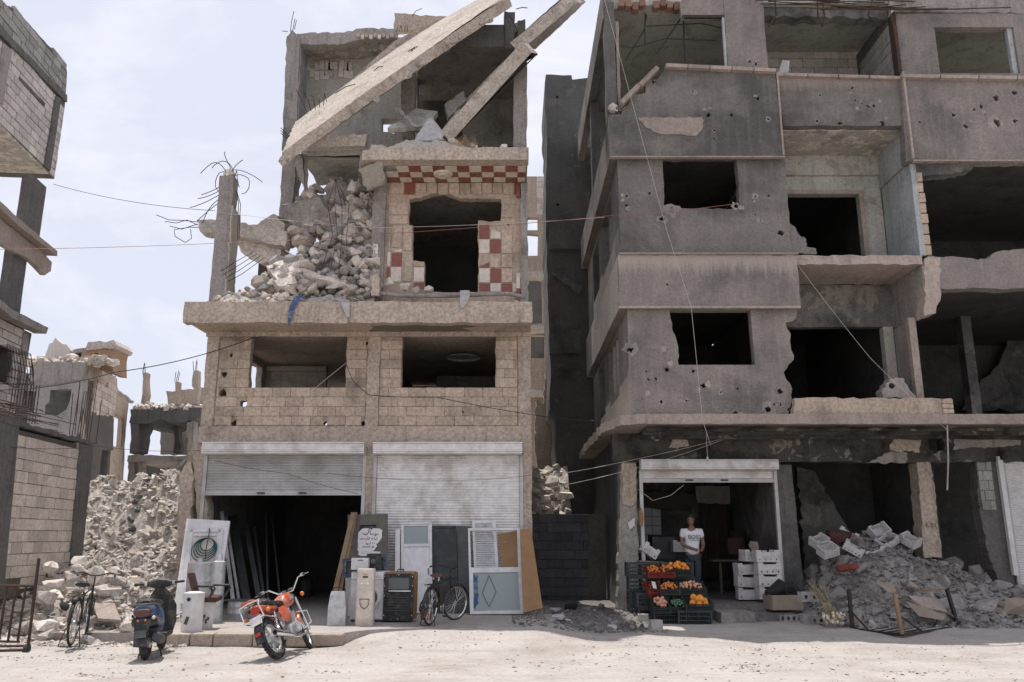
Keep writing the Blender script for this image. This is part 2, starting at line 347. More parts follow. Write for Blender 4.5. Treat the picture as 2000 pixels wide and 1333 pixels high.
        for l in loops:
            lo2.append(p2[k:k + len(l)]); edges += [(k + i, k + (i + 1) % len(l)) for i in range(len(l))]; k += len(l)
        ov, _, of = delaunay_2d_cdt(p2, edges, [], 0, 1e-5)[:3]
        def inside(poly, x, y):
            c = False; q = poly[-1]
            for p in poly:
                if (p.y > y) != (q.y > y) and x < (q.x - p.x) * (y - p.y) / (q.y - p.y) + p.x: c = not c
                q = p
            return c
        d0 = [v.x for v in ov]; base = [o0 + ax * v.x + ay * v.y for v in ov]; nb = len(base); fs = []; off = len(flat) * 2
        flip = nrm.dot(vec) > 0
        for t in of:
            cx = sum(ov[i].x for i in t) / len(t); cy = sum(ov[i].y for i in t) / len(t)
            if not inside(lo2[0], cx, cy) or any(inside(h, cx, cy) for h in lo2[1:]): continue
            t = tuple(t)[::-1] if flip else tuple(t)
            fs.append(tuple(i + off for i in t)); fs.append(tuple(i + off + nb for i in t[::-1]))
        extra = base + [p + vec for p in base]
        k = 0
        for l in loops:
            m = len(l)
            for i in range(m):
                a, b = k + i, k + (i + 1) % m
                fs.append((a, b, b + n, a + n))
            k += m
        return s.add(flat + [p + vec for p in flat] + extra, fs)
    def hull(s, c, d, rnd, n=14, rot=None):
        vs, fs = rock(rnd, n)
        m = Euler(rot if rot is not None else [rnd.uniform(0, 6.28) for _ in range(3)]).to_matrix()
        return s.add([Vector(c) + m @ Vector((v[0] * d[0], v[1] * d[1], v[2] * d[2])) for v in vs], fs)
def rock(rnd, n=14, boxy=.5):
    bm = bmesh.new()
    for i in range(n):
        p = Vector((rnd.uniform(-1, 1), rnd.uniform(-1, 1), rnd.uniform(-1, 1)))
        q = p.normalized(); m = max(abs(p.x), abs(p.y), abs(p.z)); bq = p / m
        bm.verts.new(q.lerp(bq, boxy) * rnd.uniform(.42, .5))
    bmesh.ops.convex_hull(bm, input=bm.verts[:])
    for v in [v for v in bm.verts if not v.link_faces]: bm.verts.remove(v)
    bm.verts.index_update()
    vs = [tuple(v.co) for v in bm.verts]; fs = [tuple(v.index for v in f.verts) for f in bm.faces]; bm.free()
    return vs, fs
ORG = {}
def worg(o): return ORG.get(o.name, Vector((0, 0, 0))) if o else Vector((0, 0, 0))
def mk(name, mb, mat, parent=None, smooth=False, label=None):
    "link a collected mesh as ONE object; vertices are given in the same space as the parent was built in"
    me = bpy.data.meshes.new(name); og = worg(parent)
    me.from_pydata([(v[0] - og.x, v[1] - og.y, v[2] - og.z) for v in mb.v], [], mb.f)
    bm = bmesh.new(); bm.from_mesh(me); bmesh.ops.remove_doubles(bm, verts=bm.verts[:], dist=1e-5); bmesh.ops.recalc_face_normals(bm, faces=bm.faces[:]); bm.to_mesh(me); bm.free()
    me.materials.append(MATS[mat] if isinstance(mat, str) else mat)
    if smooth:
        me.polygons.foreach_set('use_smooth', [True] * len(me.polygons))
        try: me.set_sharp_from_angle(angle=R(38))
        except Exception: pass
    o = bpy.data.objects.new(name, me); COL.objects.link(o)
    if parent: o.parent = parent
    ORG[o.name] = og.copy()
    if label: o['label'] = label
    return o
def tag(o, label, cat, group=None, kind=None):
    if label: o['label'] = label
    if cat: o['category'] = cat
    if group: o['group'] = group
    if kind: o['kind'] = kind
    return o
def thing(name, label, cat, loc=(0, 0, 0), group=None):
    o = bpy.data.objects.new(name, None); COL.objects.link(o); o.empty_display_size = .2
    o.location = loc; ORG[o.name] = Vector(loc)
    return tag(o, label, cat, group)
def struct(name, mb, mat, smooth=False):
    o = mk(name, mb, mat, None, smooth); o['kind'] = 'structure'; return o
def copy_tree(o, parent=None):
    c = o.copy(); COL.objects.link(c); c.parent = parent
    for ch in o.children: copy_tree(ch, c)
    return c
def place(root, loc, rotz=0.0, rx=0.0, ry=0.0):
    root.location = loc; root.rotation_euler = (rx, ry, rotz); return root
def rag(pts, step=.25, amp=.04, seed=1, keep=()):
    "break the edges of a planar polygon (3D points) into an uneven line; edges whose index is in keep stay straight"
    rnd = random.Random(seed); out = []
    pts = [Vector(p) for p in pts]; n = len(pts)
    nn = Vector((0, 0, 0))
    for i in range(n): nn += pts[i].cross(pts[(i + 1) % n])
    nn.normalize()
    for i in range(n):
        a, b = pts[i], pts[(i + 1) % n]; out.append(a)
        if i in keep: continue
        d = b - a; L = d.length; k = int(L / step)
        if k < 1: continue
        side = d.normalized().cross(nn)
        for j in range(1, k + 1):
            t = (j + rnd.uniform(-.35, .35)) / (k + 1)
            out.append(a + d * t + side * rnd.uniform(-amp, amp))
    return out
def disc(c, r, u, v, rnd, n=8, j=.3):
    return [Vector(c) + (Vector(u) * math.cos(6.2832 * k / n) + Vector(v) * math.sin(6.2832 * k / n)) * r * rnd.uniform(1 - j, 1 + j * .4) for k in range(n)]
def rect(x0, x1, z0, z1, y): return [Vector((x0, y, z0)), Vector((x1, y, z0)), Vector((x1, y, z1)), Vector((x0, y, z1))]
def srect(y0, y1, z0, z1, x): return [Vector((x, y0, z0)), Vector((x, y1, z0)), Vector((x, y1, z1)), Vector((x, y0, z1))]
# unit pieces that share their mesh between copies
def unit_mesh(name, seed, kind):
    rnd = random.Random(seed); m = MB()
    if kind == 'block':
        bm = bmesh.new(); bmesh.ops.create_cube(bm, size=1.0)
        bmesh.ops.bevel(bm, geom=[e for e in bm.edges], offset=.03, segments=1, affect='EDGES')
        for v in bm.verts: v.co += Vector((rnd.uniform(-.012, .012), rnd.uniform(-.03, .03), rnd.uniform(-.02, .02)))
        bm.verts.index_update(); m.add([v.co for v in bm.verts], [[v.index for v in f.verts] for f in bm.faces]); bm.free()
    else:
        vs, fs = rock(rnd, rnd.randint(11, 18), {'chunk': .55, 'flat': .8}[kind]); m.add(vs, fs)
    me = bpy.data.meshes.new(name); me.from_pydata(m.v, [], m.f); me.update()
    return me
BLOCK_ME = {}
def block_mesh(mat, i):
    k = (mat, i)
    if k not in BLOCK_ME:
        me = unit_mesh('block', 100 + i, 'block'); me.materials.append(MATS[mat]); BLOCK_ME[k] = me
    return BLOCK_ME[k]
CHUNK_ME = {}
def chunk_mesh(mat, i, kind='chunk'):
    k = (mat, i, kind)
    if k not in CHUNK_ME:
        me = unit_mesh('chunk', 300 + i, kind); me.materials.append(MATS[mat]); CHUNK_ME[k] = me
    return CHUNK_ME[k]
def piece(name, me, parent, loc, scale, rot=(0, 0, 0)):
    o = bpy.data.objects.new(name, me); COL.objects.link(o)
    if parent: o.parent = parent
    o.location = Vector(loc) - worg(parent); o.scale = scale; o.rotation_euler = rot
    return o
def blocks(parent, O, u, n, outer, holes, L=.42, H=.21, depth=.1, mat='block_white', seed=1, gap=.012, proud=.012, name='block', drop=0.0, maxn=300):
    "courses of separate blocks over the polygon outer [(u,z)], leaving out rect holes (u0,u1,z0,z1); n points out of the wall"
    rnd = random.Random(seed); O = Vector(O); u = Vector(u).normalized(); n = Vector(n).normalized()
    rot = Matrix((u, -n, Vector((0, 0, 1)))).transposed().to_euler()
    zs = [p[1] for p in outer]; z = min(zs); row = 0; cnt = 0
    while z < max(zs) - H * .35 and cnt < maxn:
        zm = z + H / 2; xs = []
        for i in range(len(outer)):
            (x0, a), (x1, b) = outer[i], outer[(i + 1) % len(outer)]
            if (a <= zm) != (b <= zm): xs.append(x0 + (x1 - x0) * (zm - a) / (b - a))
        xs.sort(); spans = [(xs[i], xs[i + 1]) for i in range(0, len(xs) - 1, 2)]
        for (h0, h1, g0, g1) in holes:
            if g0 < zm < g1:
                ns = []
                for (a, b) in spans:
                    if h1 <= a or h0 >= b: ns.append((a, b)); continue
                    if h0 - a > .04: ns.append((a, h0))
                    if b - h1 > .04: ns.append((h1, b))
                spans = ns
        for (a, b) in spans:
            x = a; first = True
            while x < b - .03 and cnt < maxn:
                l = L * (.5 if (first and row % 2) else 1.0) * rnd.uniform(.93, 1.05); first = False
                e = min(x + l, b)
                if b - e < L * .2: e = b
                if rnd.random() >= drop:
                    piece(name, block_mesh(mat, rnd.randint(0, 4)), parent,
                          O + u * ((x + e) / 2) + Vector((0, 0, zm)) + n * (proud - depth / 2 + rnd.uniform(-.008, .008)),
                          (max(.02, e - x - gap), depth, H - gap), (rot.x, rot.y, rot.z + rnd.uniform(-.006, .006)))
                    cnt += 1
                x = e
        z += H; row += 1
    return cnt
def scatter_mesh(name, pts, mat, seed, parent=None, flat=.6, kinds=10, boxy=.55):
    "many small fragments joined into one mesh; pts = [(x,y,z,size)]"
    rnd = random.Random(seed); protos = [rock(rnd, rnd.randint(8, 12), boxy) for _ in range(kinds)]
    V = []; Fc = []; off = 0; og = worg(parent)
    for (x, y, z, s) in pts:
        vs, fs = protos[rnd.randrange(kinds)]
        m = Euler((rnd.uniform(-.5, .5), rnd.uniform(-.5, .5), rnd.uniform(0, 6.28))).to_matrix()
        a = np.array(vs) * np.array([s * rnd.uniform(.7, 1.5), s * rnd.uniform(.7, 1.3), s * flat * rnd.uniform(.6, 1.3)])
        a = a @ np.array(m).T + np.array([x - og.x, y - og.y, z - og.z])
        V.append(a); Fc += [tuple(i + off for i in f) for f in fs]; off += len(vs)
    me = bpy.data.meshes.new(name)
    if V: me.from_pydata(np.concatenate(V).tolist(), [], Fc)
    me.materials.append(MATS[mat]); o = bpy.data.objects.new(name, me); COL.objects.link(o)
    if parent: o.parent = parent
    ORG[o.name] = og.copy(); o['kind'] = 'stuff'
    return o
def fbm(x, y, s=1.0, o=4, z=0.0): return noise.fractal(Vector((x * s, y * s, z)), .6, 2.1, o)
def sst(a, b, x):
    t = max(0.0, min(1.0, (x - a) / (b - a))); return t * t * (3 - 2 * t)
def grid_mesh(xs, ys, hf):
    m = MB(); nx, ny = len(xs), len(ys)
    m.v = [(x, y, hf(x, y)) for y in ys for x in xs]
    m.f = [(j * nx + i, j * nx + i + 1, (j + 1) * nx + i + 1, (j + 1) * nx + i) for j in range(ny - 1) for i in range(nx - 1)]
    return m
def frange(a, b, s):
    n = max(1, int(round((b - a) / s))); return [a + (b - a) * i / n for i in range(n + 1)]
def wire(name, pts, r, mat, label, cat='cable', sag=0.0, group=None, n=14):
    P0, P1 = Vector(pts[0]), Vector(pts[-1]); out = []
    for a, b in zip(pts[:-1], pts[1:]):
        a, b = Vector(a), Vector(b)
        for i in range(n):
            t = i / n; q = a.lerp(b, t); q.z -= sag * 4 * t * (1 - t); out.append(q)
    out.append(P1)
    return tag(mk(name, MB().tube(out, r * .72, 5), mat), label, cat, group)
def rebars(mb, base, dirs, r=.008):
    for b, pts in dirs: pass
# ================================================================== ground
def gh(x, y):
    h = .035 * fbm(x, y, .35, 3) + .012 * fbm(x, y, 1.7, 3)
    h += .15 * sst(13.0, 14.7, y) * sst(-2.9, -2.2, x) * (1 - sst(.4, 1.4, x)) * (1 - sst(24, 26, y))
    h += .05 * sst(14.2, 16.0, y) * sst(1.0, 2.0, x)
    h -= .03 * sst(-5.6, -5.2, x) * (1 - sst(-2.9, -2.5, x)) * sst(13.3, 13.7, y)
    return h
xs = [-900, -300, -120, -60, -36, -24, -18] + frange(-14, 14, .16) + [18, 24, 36, 60, 120, 300, 900]
ys = [-60, -20, -5, 2, 5, 7] + frange(8.5, 19, .14) + [21, 24, 30, 45, 80, 200, 600, 1500]
struct('ground', grid_mesh(xs, ys, gh), 'road_dirt', True)
APZ = .17
ap = [Vector((x, y, APZ)) for x, y in ((-6.7, 13.9), (-5.4, 13.9), (-2.62, 13.9), (-2.3, 14.35), (-1.2, 14.75), (-.2, 14.8), (.55, 15.15), (.8, 16.2), (.75, 18.0), (.4, 27), (-6.7, 27))]
pave = struct('pavement', MB().prism(rag(ap, .3, .05, 4, keep=(0, 1, 7, 8, 9, 10)), [], (0, 0, -.3)), 'apron_concrete')
x = -5.4; rk = random.Random(5)
for l in (.42, .36, .62, .5, .34, .55):
    m = MB().cbox((x + l / 2, 13.78 + rk.uniform(-.02, .02), .08), (l - .015, .26, .19 + rk.uniform(-.012, .01)), .03)
    mk('kerb_stone', m, 'kerb_stone', pave); x += l
# loose grit and pebbles that lie along the road edge
rg = random.Random(11); pts = []
cl = [(rg.uniform(-9, 11), rg.uniform(9.8, 14.2), rg.uniform(.15, .6)) for _ in range(46)]
for cx, cy, cr in cl:
    for _ in range(rg.randint(12, 60)):
        x, y = rg.gauss(cx, cr), rg.gauss(cy, cr * .35)
        if y > 13.4 and -5.6 < x < -2.4: continue
        s = .008 + .035 * rg.random() ** 3; pts.append((x, y, gh(x, y) + s * .1, s * 1.6))
for _ in range(3200):
    x = rg.uniform(-9, 11); y = 9.6 + 5.2 * rg.random() ** .6
    if -5.5 < x < -2.5 and y > 13.6: continue
    s = .006 + .024 * rg.random() ** 4
    pts.append((x, y, gh(x, y) + s * .1, s * 1.6))
scatter_mesh('gravel', pts, 'broken_concrete', 12, flat=.4)

# ================================================================== helpers for buildings
def shutter(parent, x0, x1, ztop, zbot, Y, drum_h=.27, drum_d=.3, mat='shutter_metal', pitch=.056, lock=True, shaded_mat=None):
    m = MB(); z = ztop - drum_h; pr = []
    while z > zbot + .08:
        pr += [(z, 0.0), (z - pitch * .3, -.016), (z - pitch * .62, -.016), (z - pitch * .9, 0.0)]; z -= pitch
    pr.append((zbot + .08, 0.0)); n = len(pr)
    rw = random.Random(int(x0 * 100)); nx = 9; V = []
    for i in range(nx):
        xx = x0 + .04 + (x1 - x0 - .08) * i / (nx - 1)
        for (zz, dy) in pr: V.append((xx, Y + dy + .028 * fbm(xx, zz, .9, 3), zz))
    m.add(V, [(i * n + k, i * n + k + 1, (i + 1) * n + k + 1, (i + 1) * n + k) for i in range(nx - 1) for k in range(n - 1)])
    mk('shutter_curtain', m, shaded_mat or mat, parent, True)
    mk('bottom_bar', MB().bbox(x0 + .03, x1 - .03, Y - .03, Y + .02, zbot, zbot + .085, .008), 'shutter_dull_shaded', parent)
    if drum_h > .05:
        m = MB(); pr = []; k = 9
        for i in range(k + 1):
            t = i / k; ang = math.pi * (.5 - t)
            r = 1 + (.035 if i % 2 else 0)
            pr.append((Y - drum_d * .55 - drum_d * .45 * r * max(0, math.cos(ang)) ** .6, ztop - drum_h / 2 + drum_h / 2 * math.sin(ang)))
        pts = [(Y + .02, ztop)] + pr + [(Y + .02, ztop - drum_h)]
        m.loft([[Vector((xx, a, b)) for a, b in pts] for xx in (x0 - .02, x1 + .02)], True)
        for j in range(6):
            zz = ztop - drum_h * (.1 + .155 * j); dy = drum_d * (.98 + .02 * math.sin(3.14 * (j + .5) / 6))
            m.bx(x0 - .018, x1 + .018, Y - dy - .012, Y - dy + .02, zz - .012, zz + .008)
        mk('shutter_drum', m, mat, parent)
    for xx in (x0, x1):
        mk('guide_rail', MB().bx(xx - .035, xx + .035, Y - .05, Y + .05, min(zbot, APZ if zbot < 3 else zbot), ztop - drum_h - .004), 'shutter_dull_shaded', parent)
    if lock:
        for f in (.36, .62):
            mk('shutter_handle', MB().box((x0 + (x1 - x0) * f, Y - .045, zbot + .05), (.16, .03, .03)), 'steel_dark', parent)
def chunks(parent, n, pos, size, mat, seed, name='rubble_chunk', kind='chunk', flat=(.45, 1.0)):
    rnd = random.Random(seed)
    for i in range(n):
        p = pos(rnd, i)
        if p is None: continue
        s = size(rnd, i) if callable(size) else rnd.uniform(*size)
        mt_ = mat if isinstance(mat, str) else rnd.choice(mat)
        piece(name, chunk_mesh(mt_, rnd.randint(0, 11), kind), parent, p, (s * rnd.uniform(.8, 1.6), s * rnd.uniform(.7, 1.1), s * rnd.uniform(*flat)),
              (rnd.uniform(-.6, .6), rnd.uniform(-.6, .6), rnd.uniform(0, 6.28)))
def bent_bar(p, d, L, bend, rnd, k=6):
    p = Vector(p); d = Vector(d).normalized(); out = [p.copy()]
    ax = Vector((rnd.uniform(-1, 1), rnd.uniform(-1, 1), rnd.uniform(-.3, .3))).normalized()
    for i in range(k):
        d = Matrix.Rotation(bend / k * rnd.uniform(.4, 1.6), 3, ax) @ d
        p = p + d * (L / k); out.append(p.copy())
    return out
def bars(name, parent, specs, r=.009, mat='rebar'):
    for pts in specs: mk(name, MB().tube(pts, r, 5), mat, parent)

# ================================================================== the middle building
mid = thing('ruined_building', 'tan concrete block building in the middle with collapsed slanting roof slabs and two shop shutters', 'building', (-3.1, 18, 0))
FY = 18.0; rm = random.Random(21)
W1 = (-5.74, -3.63, 4.74, 5.97); W2 = (-2.42, -.36, 4.77, 5.97)
# first floor wall with its windows and shot holes
holes = []
for (px, py, r) in ((452, 694, .05), (438, 731, .085), (437, 769, .10), (426, 726, .025), (475, 790, .11), (465, 792, .05), (458, 827, .075), (487, 792, .03), (454, 812, .03),
                    (566, 812, .04), (587, 833, .035), (636, 828, .05), (648, 833, .035), (673, 831, .045), (685, 833, .03), (709, 828, .055), (624, 790, .03),
                    (717, 671, .04), (749, 679, .03), (807, 793, .03), (904, 805, .03), (916, 822, .03), (893, 752, .06), (803, 833, .025), (970, 831, .04)):
    if W1[0] - .1 < P(px, py, FY).x < W1[1] + .1 and W1[2] - .1 < P(px, py, FY).z < W1[3]: continue
    holes.append(disc(P(px, py, FY + .03), r, (1, 0, 0), (0, 0, 1), rm, 8, .45))
def winhole(w, y, seed, a=.02): return rag(rect(w[0], w[1], w[2], w[3], y), .22, a, seed)
mk('facade_wall', MB().prism(rect(-6.68, .40, 3.93, 6.05, FY + .03), [winhole(W1, FY + .03, 3), winhole(W2, FY + .03, 4)] + holes, (0, .2, 0)), 'tan_mortar', mid)
bh = [(W1[0], W1[1], W1[2], W1[3] + .1), (W2[0], W2[1], W2[2], W2[3] + .1), (-3.17, -2.88, 0, 9), (-3.62, -3.35, 5.9, 6.2)]
for h in holes:
    xs_ = [p.x for p in h]; zs_ = [p.z for p in h]
    if max(xs_) - min(xs_) > .06: bh.append((min(xs_) + .01, max(xs_) - .01, min(zs_) - .02, max(zs_) + .02))
fw = [o for o in mid.children if o.name.startswith('facade_wall')][0]
blocks(fw, (0, FY, 0), (1, 0, 0), (0, -1, 0), [(-6.42, 3.97), (.12, 3.97), (.12, 5.86), (-6.42, 5.86)], bh, L=.41, H=.209, depth=.07, mat='tan_plaster', seed=8, gap=.010, proud=-.013, drop=.03)
for (a, b) in ((-6.70, -6.44), (-3.16, -2.89), (.14, .41)):
    mk('facade_column', MB().prism(rag(rect(a, b, 3.95, 6.02, FY - .012), .18, .012, int(a * 10) + 40), [], (0, .25, 0)), 'tan_concrete', mid)
mk('lintel_beam', MB().prism(rag(rect(-6.72, .42, 3.60, 3.955, FY - .03), .16, .03, 14, keep=(1, 2, 3)), [], (0, .33, 0)), 'tan_concrete', mid)
mk('window_lintel', MB().bx(W1[0] - .15, W1[1] + .12, FY - .004, FY + .2, 5.975, 6.045), 'tan_concrete', mid)
mk('window_lintel', MB().bx(W2[0] - .15, W2[1] + .12, FY - .004, FY + .2, 5.975, 6.045), 'tan_concrete', mid)
# ground floor: piers, sides, inner walls
mk('pier', MB().prism(rag(rect(-3.12, -2.92, APZ, 3.62, FY - .05), .3, .01, 31), [], (0, .35, 0)), 'tan_concrete', mid)
mk('pier', MB().prism(rag(rect(.23, .42, APZ, 3.62, FY - .05), .3, .01, 32), [], (0, .35, 0)), 'tan_concrete', mid)
lp = [P(376, 880, FY), P(400, 868, FY), P(404, 1010, FY), P(400, 1200, FY), P(378, 1200, FY), P(384, 1000, FY)]
mk('pier', MB().prism(rag(lp, .14, .025, 33), [], (0, .4, 0)), 'tan_concrete', mid)
lp = [P(352, 925, FY - .1), P(368, 902, FY - .1), P(378, 935, FY - .1), P(372, 1010, FY - .1), P(372, 1235, FY - .1), P(340, 1235, FY - .1), P(347, 1040, FY - .1)]
mk('cracked_pier', MB().prism(rag(lp, .14, .03, 34), [], (0, .4, 0)), 'tan_concrete', mid)
lp = [P(372, 880, FY + .1), P(398, 858, FY + .1), P(400, 880, FY + .1), P(384, 960, FY + .1), P(366, 905, FY + .1)]
mk('pier', MB().prism(rag(lp, .1, .03, 35), [], (0, .35, 0)), 'tan_concrete', mid)
mk('side_wall', MB().bx(-6.66, -6.48, FY + .35, 27, APZ, 3.7), 'dark_concrete', mid)
mk('side_wall', MB().bx(.2, .4, FY + .3, 27, 0, 3.7), 'grey_concrete', mid)
mk('inner_wall', MB().bx(-6.48, .2, 24.6, 24.8, APZ, 3.7), 'soot_shade_black', mid)
mk('inner_wall', MB().bx(-3.1, -2.95, FY + .4, 24.6, APZ, 3.7), 'soot_shade_black', mid)
mk('floor_slab', MB().bx(-6.65, .39, FY + .31, 27, 3.7, 3.94), 'dark_concrete', mid)
# first floor inside
mk('side_wall', MB().prism(srect(FY + .24, 27, 3.94, 6.02, -6.6), [rag(srect(19.9, 21.25, 4.5, 5.9, -6.6), .12, .05, 6)], (.15, 0, 0)), 'pale_plaster', mid)
mk('side_wall', MB().bx(.22, .39, FY + .24, 27, 3.94, 6.02), 'grey_concrete', mid)
mk('inner_wall', MB().bx(-6.45, -4.86, 21.6, 21.75, 3.94, 6.0), 'pale_plaster', mid)
mk('inner_wall', MB().bx(-4.75, .22, 24.6, 24.8, 3.94, 6.0), 'sooty_plaster', mid)
mk('inner_wall', MB().bx(-1.95, .2, 21.4, 21.55, 3.94, 5.7), 'sooty_plaster', mid)
mk('inner_wall', MB().bx(-3.1, -2.95, FY + .3, 24.6, 3.94, 6.0), 'sooty_plaster', mid)
mk('ceiling_cornice', MB().bx(-6.4, -4.86, 21.5, 21.595, 5.85, 5.98), 'pale_plaster', mid)
mk('ceiling_rose', MB().lathe([(.02, 0), (.34, .01), (.4, .03), (.42, .06)], (-1.2, 20.2, 5.98), (0, 0, -1), 22), 'pale_plaster', mid)
# first slab: balcony edge all along the front
mk('balcony_slab', MB().prism(rag([Vector((-6.86, 16.95, 5.99)), Vector((.42, 16.95, 5.99)), Vector((.42, 16.95, 6.44)), Vector((-6.86, 16.95, 6.44))], .2, .018, 41), [], (0, .24, 0)), 'tan_concrete', mid)
mk('balcony_slab', MB().bx(-6.80, .40, 17.19, 27, 6.055, 6.40), 'tan_concrete', mid)
sf = MB().prism(rag([Vector((-6.84, 17.19, 6.04)), Vector((.405, 17.19, 6.04)), Vector((.405, 18.1, 6.04)), Vector((-6.8, 18.1, 6.04))], .3, .01, 42), [], (0, 0, .02))
mk('soffit', sf, 'tan_plaster', mid)
mk('soffit_paint', MB().prism(rag([Vector(v) for v in ((-2.95, 17.3, 6.03), (-1.2, 17.22, 6.03), (-.2, 17.24, 6.03), (-1.1, 17.6, 6.03), (-.9, 17.9, 6.03), (-3.1, 17.92, 6.03))], .16, .05, 43), [], (0, 0, .008)), 'soffit_olive', mid)
mk('moulding', MB().bx(-6.72, .41, 17.93, 18.0, 5.93, 6.035), 'tan_concrete', mid)
# tile-fronted room on the second floor
def c7(x, y, Y=FY): return P(690 + x / 3.6025, 270 + y / 3.6025, Y)
op = [c7(x, y) for x, y in ((392, 432), (470, 420), (540, 395), (640, 380), (700, 402), (760, 425), (1040, 430), (1035, 585), (960, 590), (880, 580), (876, 1086), (505, 1086), (500, 870), (420, 862), (418, 615), (390, 610))]
rw = [Vector((-3.14, FY, 6.42)), Vector((.30, FY, 6.42)), Vector((.30, FY, 9.58)), Vector((-3.14, FY, 9.58))]
hb = [disc(c7(x, y), r, (1, 0, 0), (0, 0, 1), rm, 7, .4) for x, y, r in ((945, 855, .055), (1022, 902, .035), (1090, 612, .03))]
mk('tile_room_wall', MB().prism(rw, [rag(op, .12, .02, 51)] + hb, (0, .2, 0)), 'tan_plaster', mid)
trw = [o for o in mid.children if o.name.startswith('tile_room_wall')][0]
def tile(x0, x1, y0, y1, mat, cut=0, proud=.018):
    a, b = c7(x0, y1, FY - proud), c7(x1, y0, FY - proud); g = .006
    pts = [Vector((a.x + g, FY - proud, a.z + g)), Vector((b.x - g, FY - proud, a.z + g)), Vector((b.x - g, FY - proud, b.z - g)), Vector((a.x + g, FY - proud, b.z - g))]
    if cut == 1: pts = pts[:2] + [pts[2].lerp(pts[1], .35), pts[3].lerp(pts[2], .12)]
    if cut == 2: pts = [pts[0], pts[1], pts[2].lerp(pts[1], .25), pts[0].lerp(pts[3], .3)]
    if cut == 3: pts = [pts[0], pts[1], pts[2].lerp(pts[1], .1), pts[3].lerp(pts[0], .9)]
    mk('wall_tile', MB().prism(pts, [], (0, proud - .002, 0)), mat, trw)
Rd, Wh = 'tile_red', 'tile_white'
for t in ((884, 960, 610, 708, Rd), (962, 1038, 640, 708, Wh, 1), (884, 960, 712, 810, Wh), (962, 1038, 712, 810, Rd), (884, 960, 868, 912, Rd, 3),
          (884, 962, 916, 1017, Wh), (964, 1040, 916, 1017, Rd), (884, 962, 1021, 1076, Rd), (964, 1040, 1021, 1082, Wh), (1042, 1118, 1021, 1082, Rd), (1120, 1158, 1021, 1082, Wh),
          (236, 264, 800, 903, Wh), (266, 345, 806, 903, Rd), (290, 345, 772, 802, Wh, 2), (232, 260, 907, 985, Rd), (262, 340, 907, 1012, Wh), (424, 502, 908, 1012, Wh),
          (358, 436, 310, 398, Rd), (424, 500, 1016, 1060, Rd), (1134, 1186, 305, 398, Rd)):
    tile(*t)
pads = [(250, 356), (438, 514), (516, 592), (594, 670), (672, 748), (750, 826), (828, 904), (906, 976), (978, 1050), (1054, 1130)]
for i, (a, b) in enumerate(pads): tile(a, b, 312 + rm.uniform(-4, 4), 398 + rm.uniform(-14, 2), 'tan_plaster', 0, .03)
for (a, b, y0, y1) in ((246, 385, 455, 540), (246, 385, 548, 605), (246, 268, 610, 795), (270, 345, 610, 770), (349, 415, 620, 790), (349, 415, 865, 1010), (1044, 1130, 460, 560), (964, 1038, 816, 912), (1042, 1120, 816, 910), (1042, 1120, 916, 1015), (1042, 1120, 640, 810), (424, 500, 872, 905)):
    tile(a, b, y0, y1, 'tan_plaster', 0, .022)
mk('pillar', MB().prism(rag(rect(-3.16, -2.87, 6.42, 9.5, FY - .1), .3, .012, 52), [], (0, .28, 0)), 'grey_concrete', mid)
mk('pillar', MB().prism(rag(rect(.2, .36, 6.42, 9.5, FY - .14), .15, .02, 53), [], (0, .4, 0)), 'grey_concrete', mid)
mk('pillar_plaster', MB().prism(rag(rect(-3.12, -3.02, 7.35, 8.05, FY - .118), .1, .02, 54), [], (0, .016, 0)), 'white_paint', mid)
for k, (z0, z1) in enumerate(((6.62, 7.02), (7.02, 7.38), (9.2, 9.45))):
    mk('wall_tile', MB().bx(.1, .185, FY - .1, FY - .03, z0, z1), (Rd, Wh, Rd)[k], mid)
# second slab with the tiled underside
o2 = [Vector((-3.25, 16.8, 9.59)), Vector((.36, 16.8, 9.59)), Vector((.36, 16.8, 9.88)), Vector((-3.0, 16.8, 9.88)), Vector((-3.25, 16.8, 9.8))]
mk('upper_slab', MB().prism(rag(o2, .16, .02, 61, keep=(0,)), [], (0, .3, 0)), 'tan_concrete', mid)
fl = [Vector((-3.35, 17.1, 9.60)), Vector((.34, 17.1, 9.60)), Vector((.34, 24, 9.60)), Vector((-5.3, 24, 9.60)), Vector((-5.35, 19.4, 9.60)), Vector((-4.2, 19.2, 9.60)), Vector((-3.5, 18.2, 9.60))]
us = mk('upper_slab', MB().prism(rag(fl, .2, .05, 62, keep=(0, 1, 2)), [], (0, 0, .24)), 'grey_concrete', mid)
mk('soffit_edge', MB().prism(rag([P(700, 330, 16.9), P(745, 312, 16.9), P(752, 360, 17.6), P(716, 372, 17.6)], .1, .03, 63), [], (0, .3, .1)), 'pale_plaster', mid)
for j in range(3):
    for i in range(12):
        x0 = -2.82 + i * .268 - (.0 if j else .0); y0 = 17.14 + j * .275
        if (j == 0 and i < 1) or x0 > .2: continue
        x1 = min(x0 + .262, .3)
        if 5 <= i <= 5 and j == 1: pass
        mk('soffit_tile', MB().bx(x0, x1, y0, y0 + .269, 9.575, 9.597), (Rd, Wh)[(i + j) % 2], us)
mk('ceiling_medallion', MB().lathe([(.02, .05), (.1, .055), (.12, .03), (.19, .04), (.22, .0)], (-1.55, 17.5, 9.574), (0, 0, -1), 22), 'tile_white', mid)
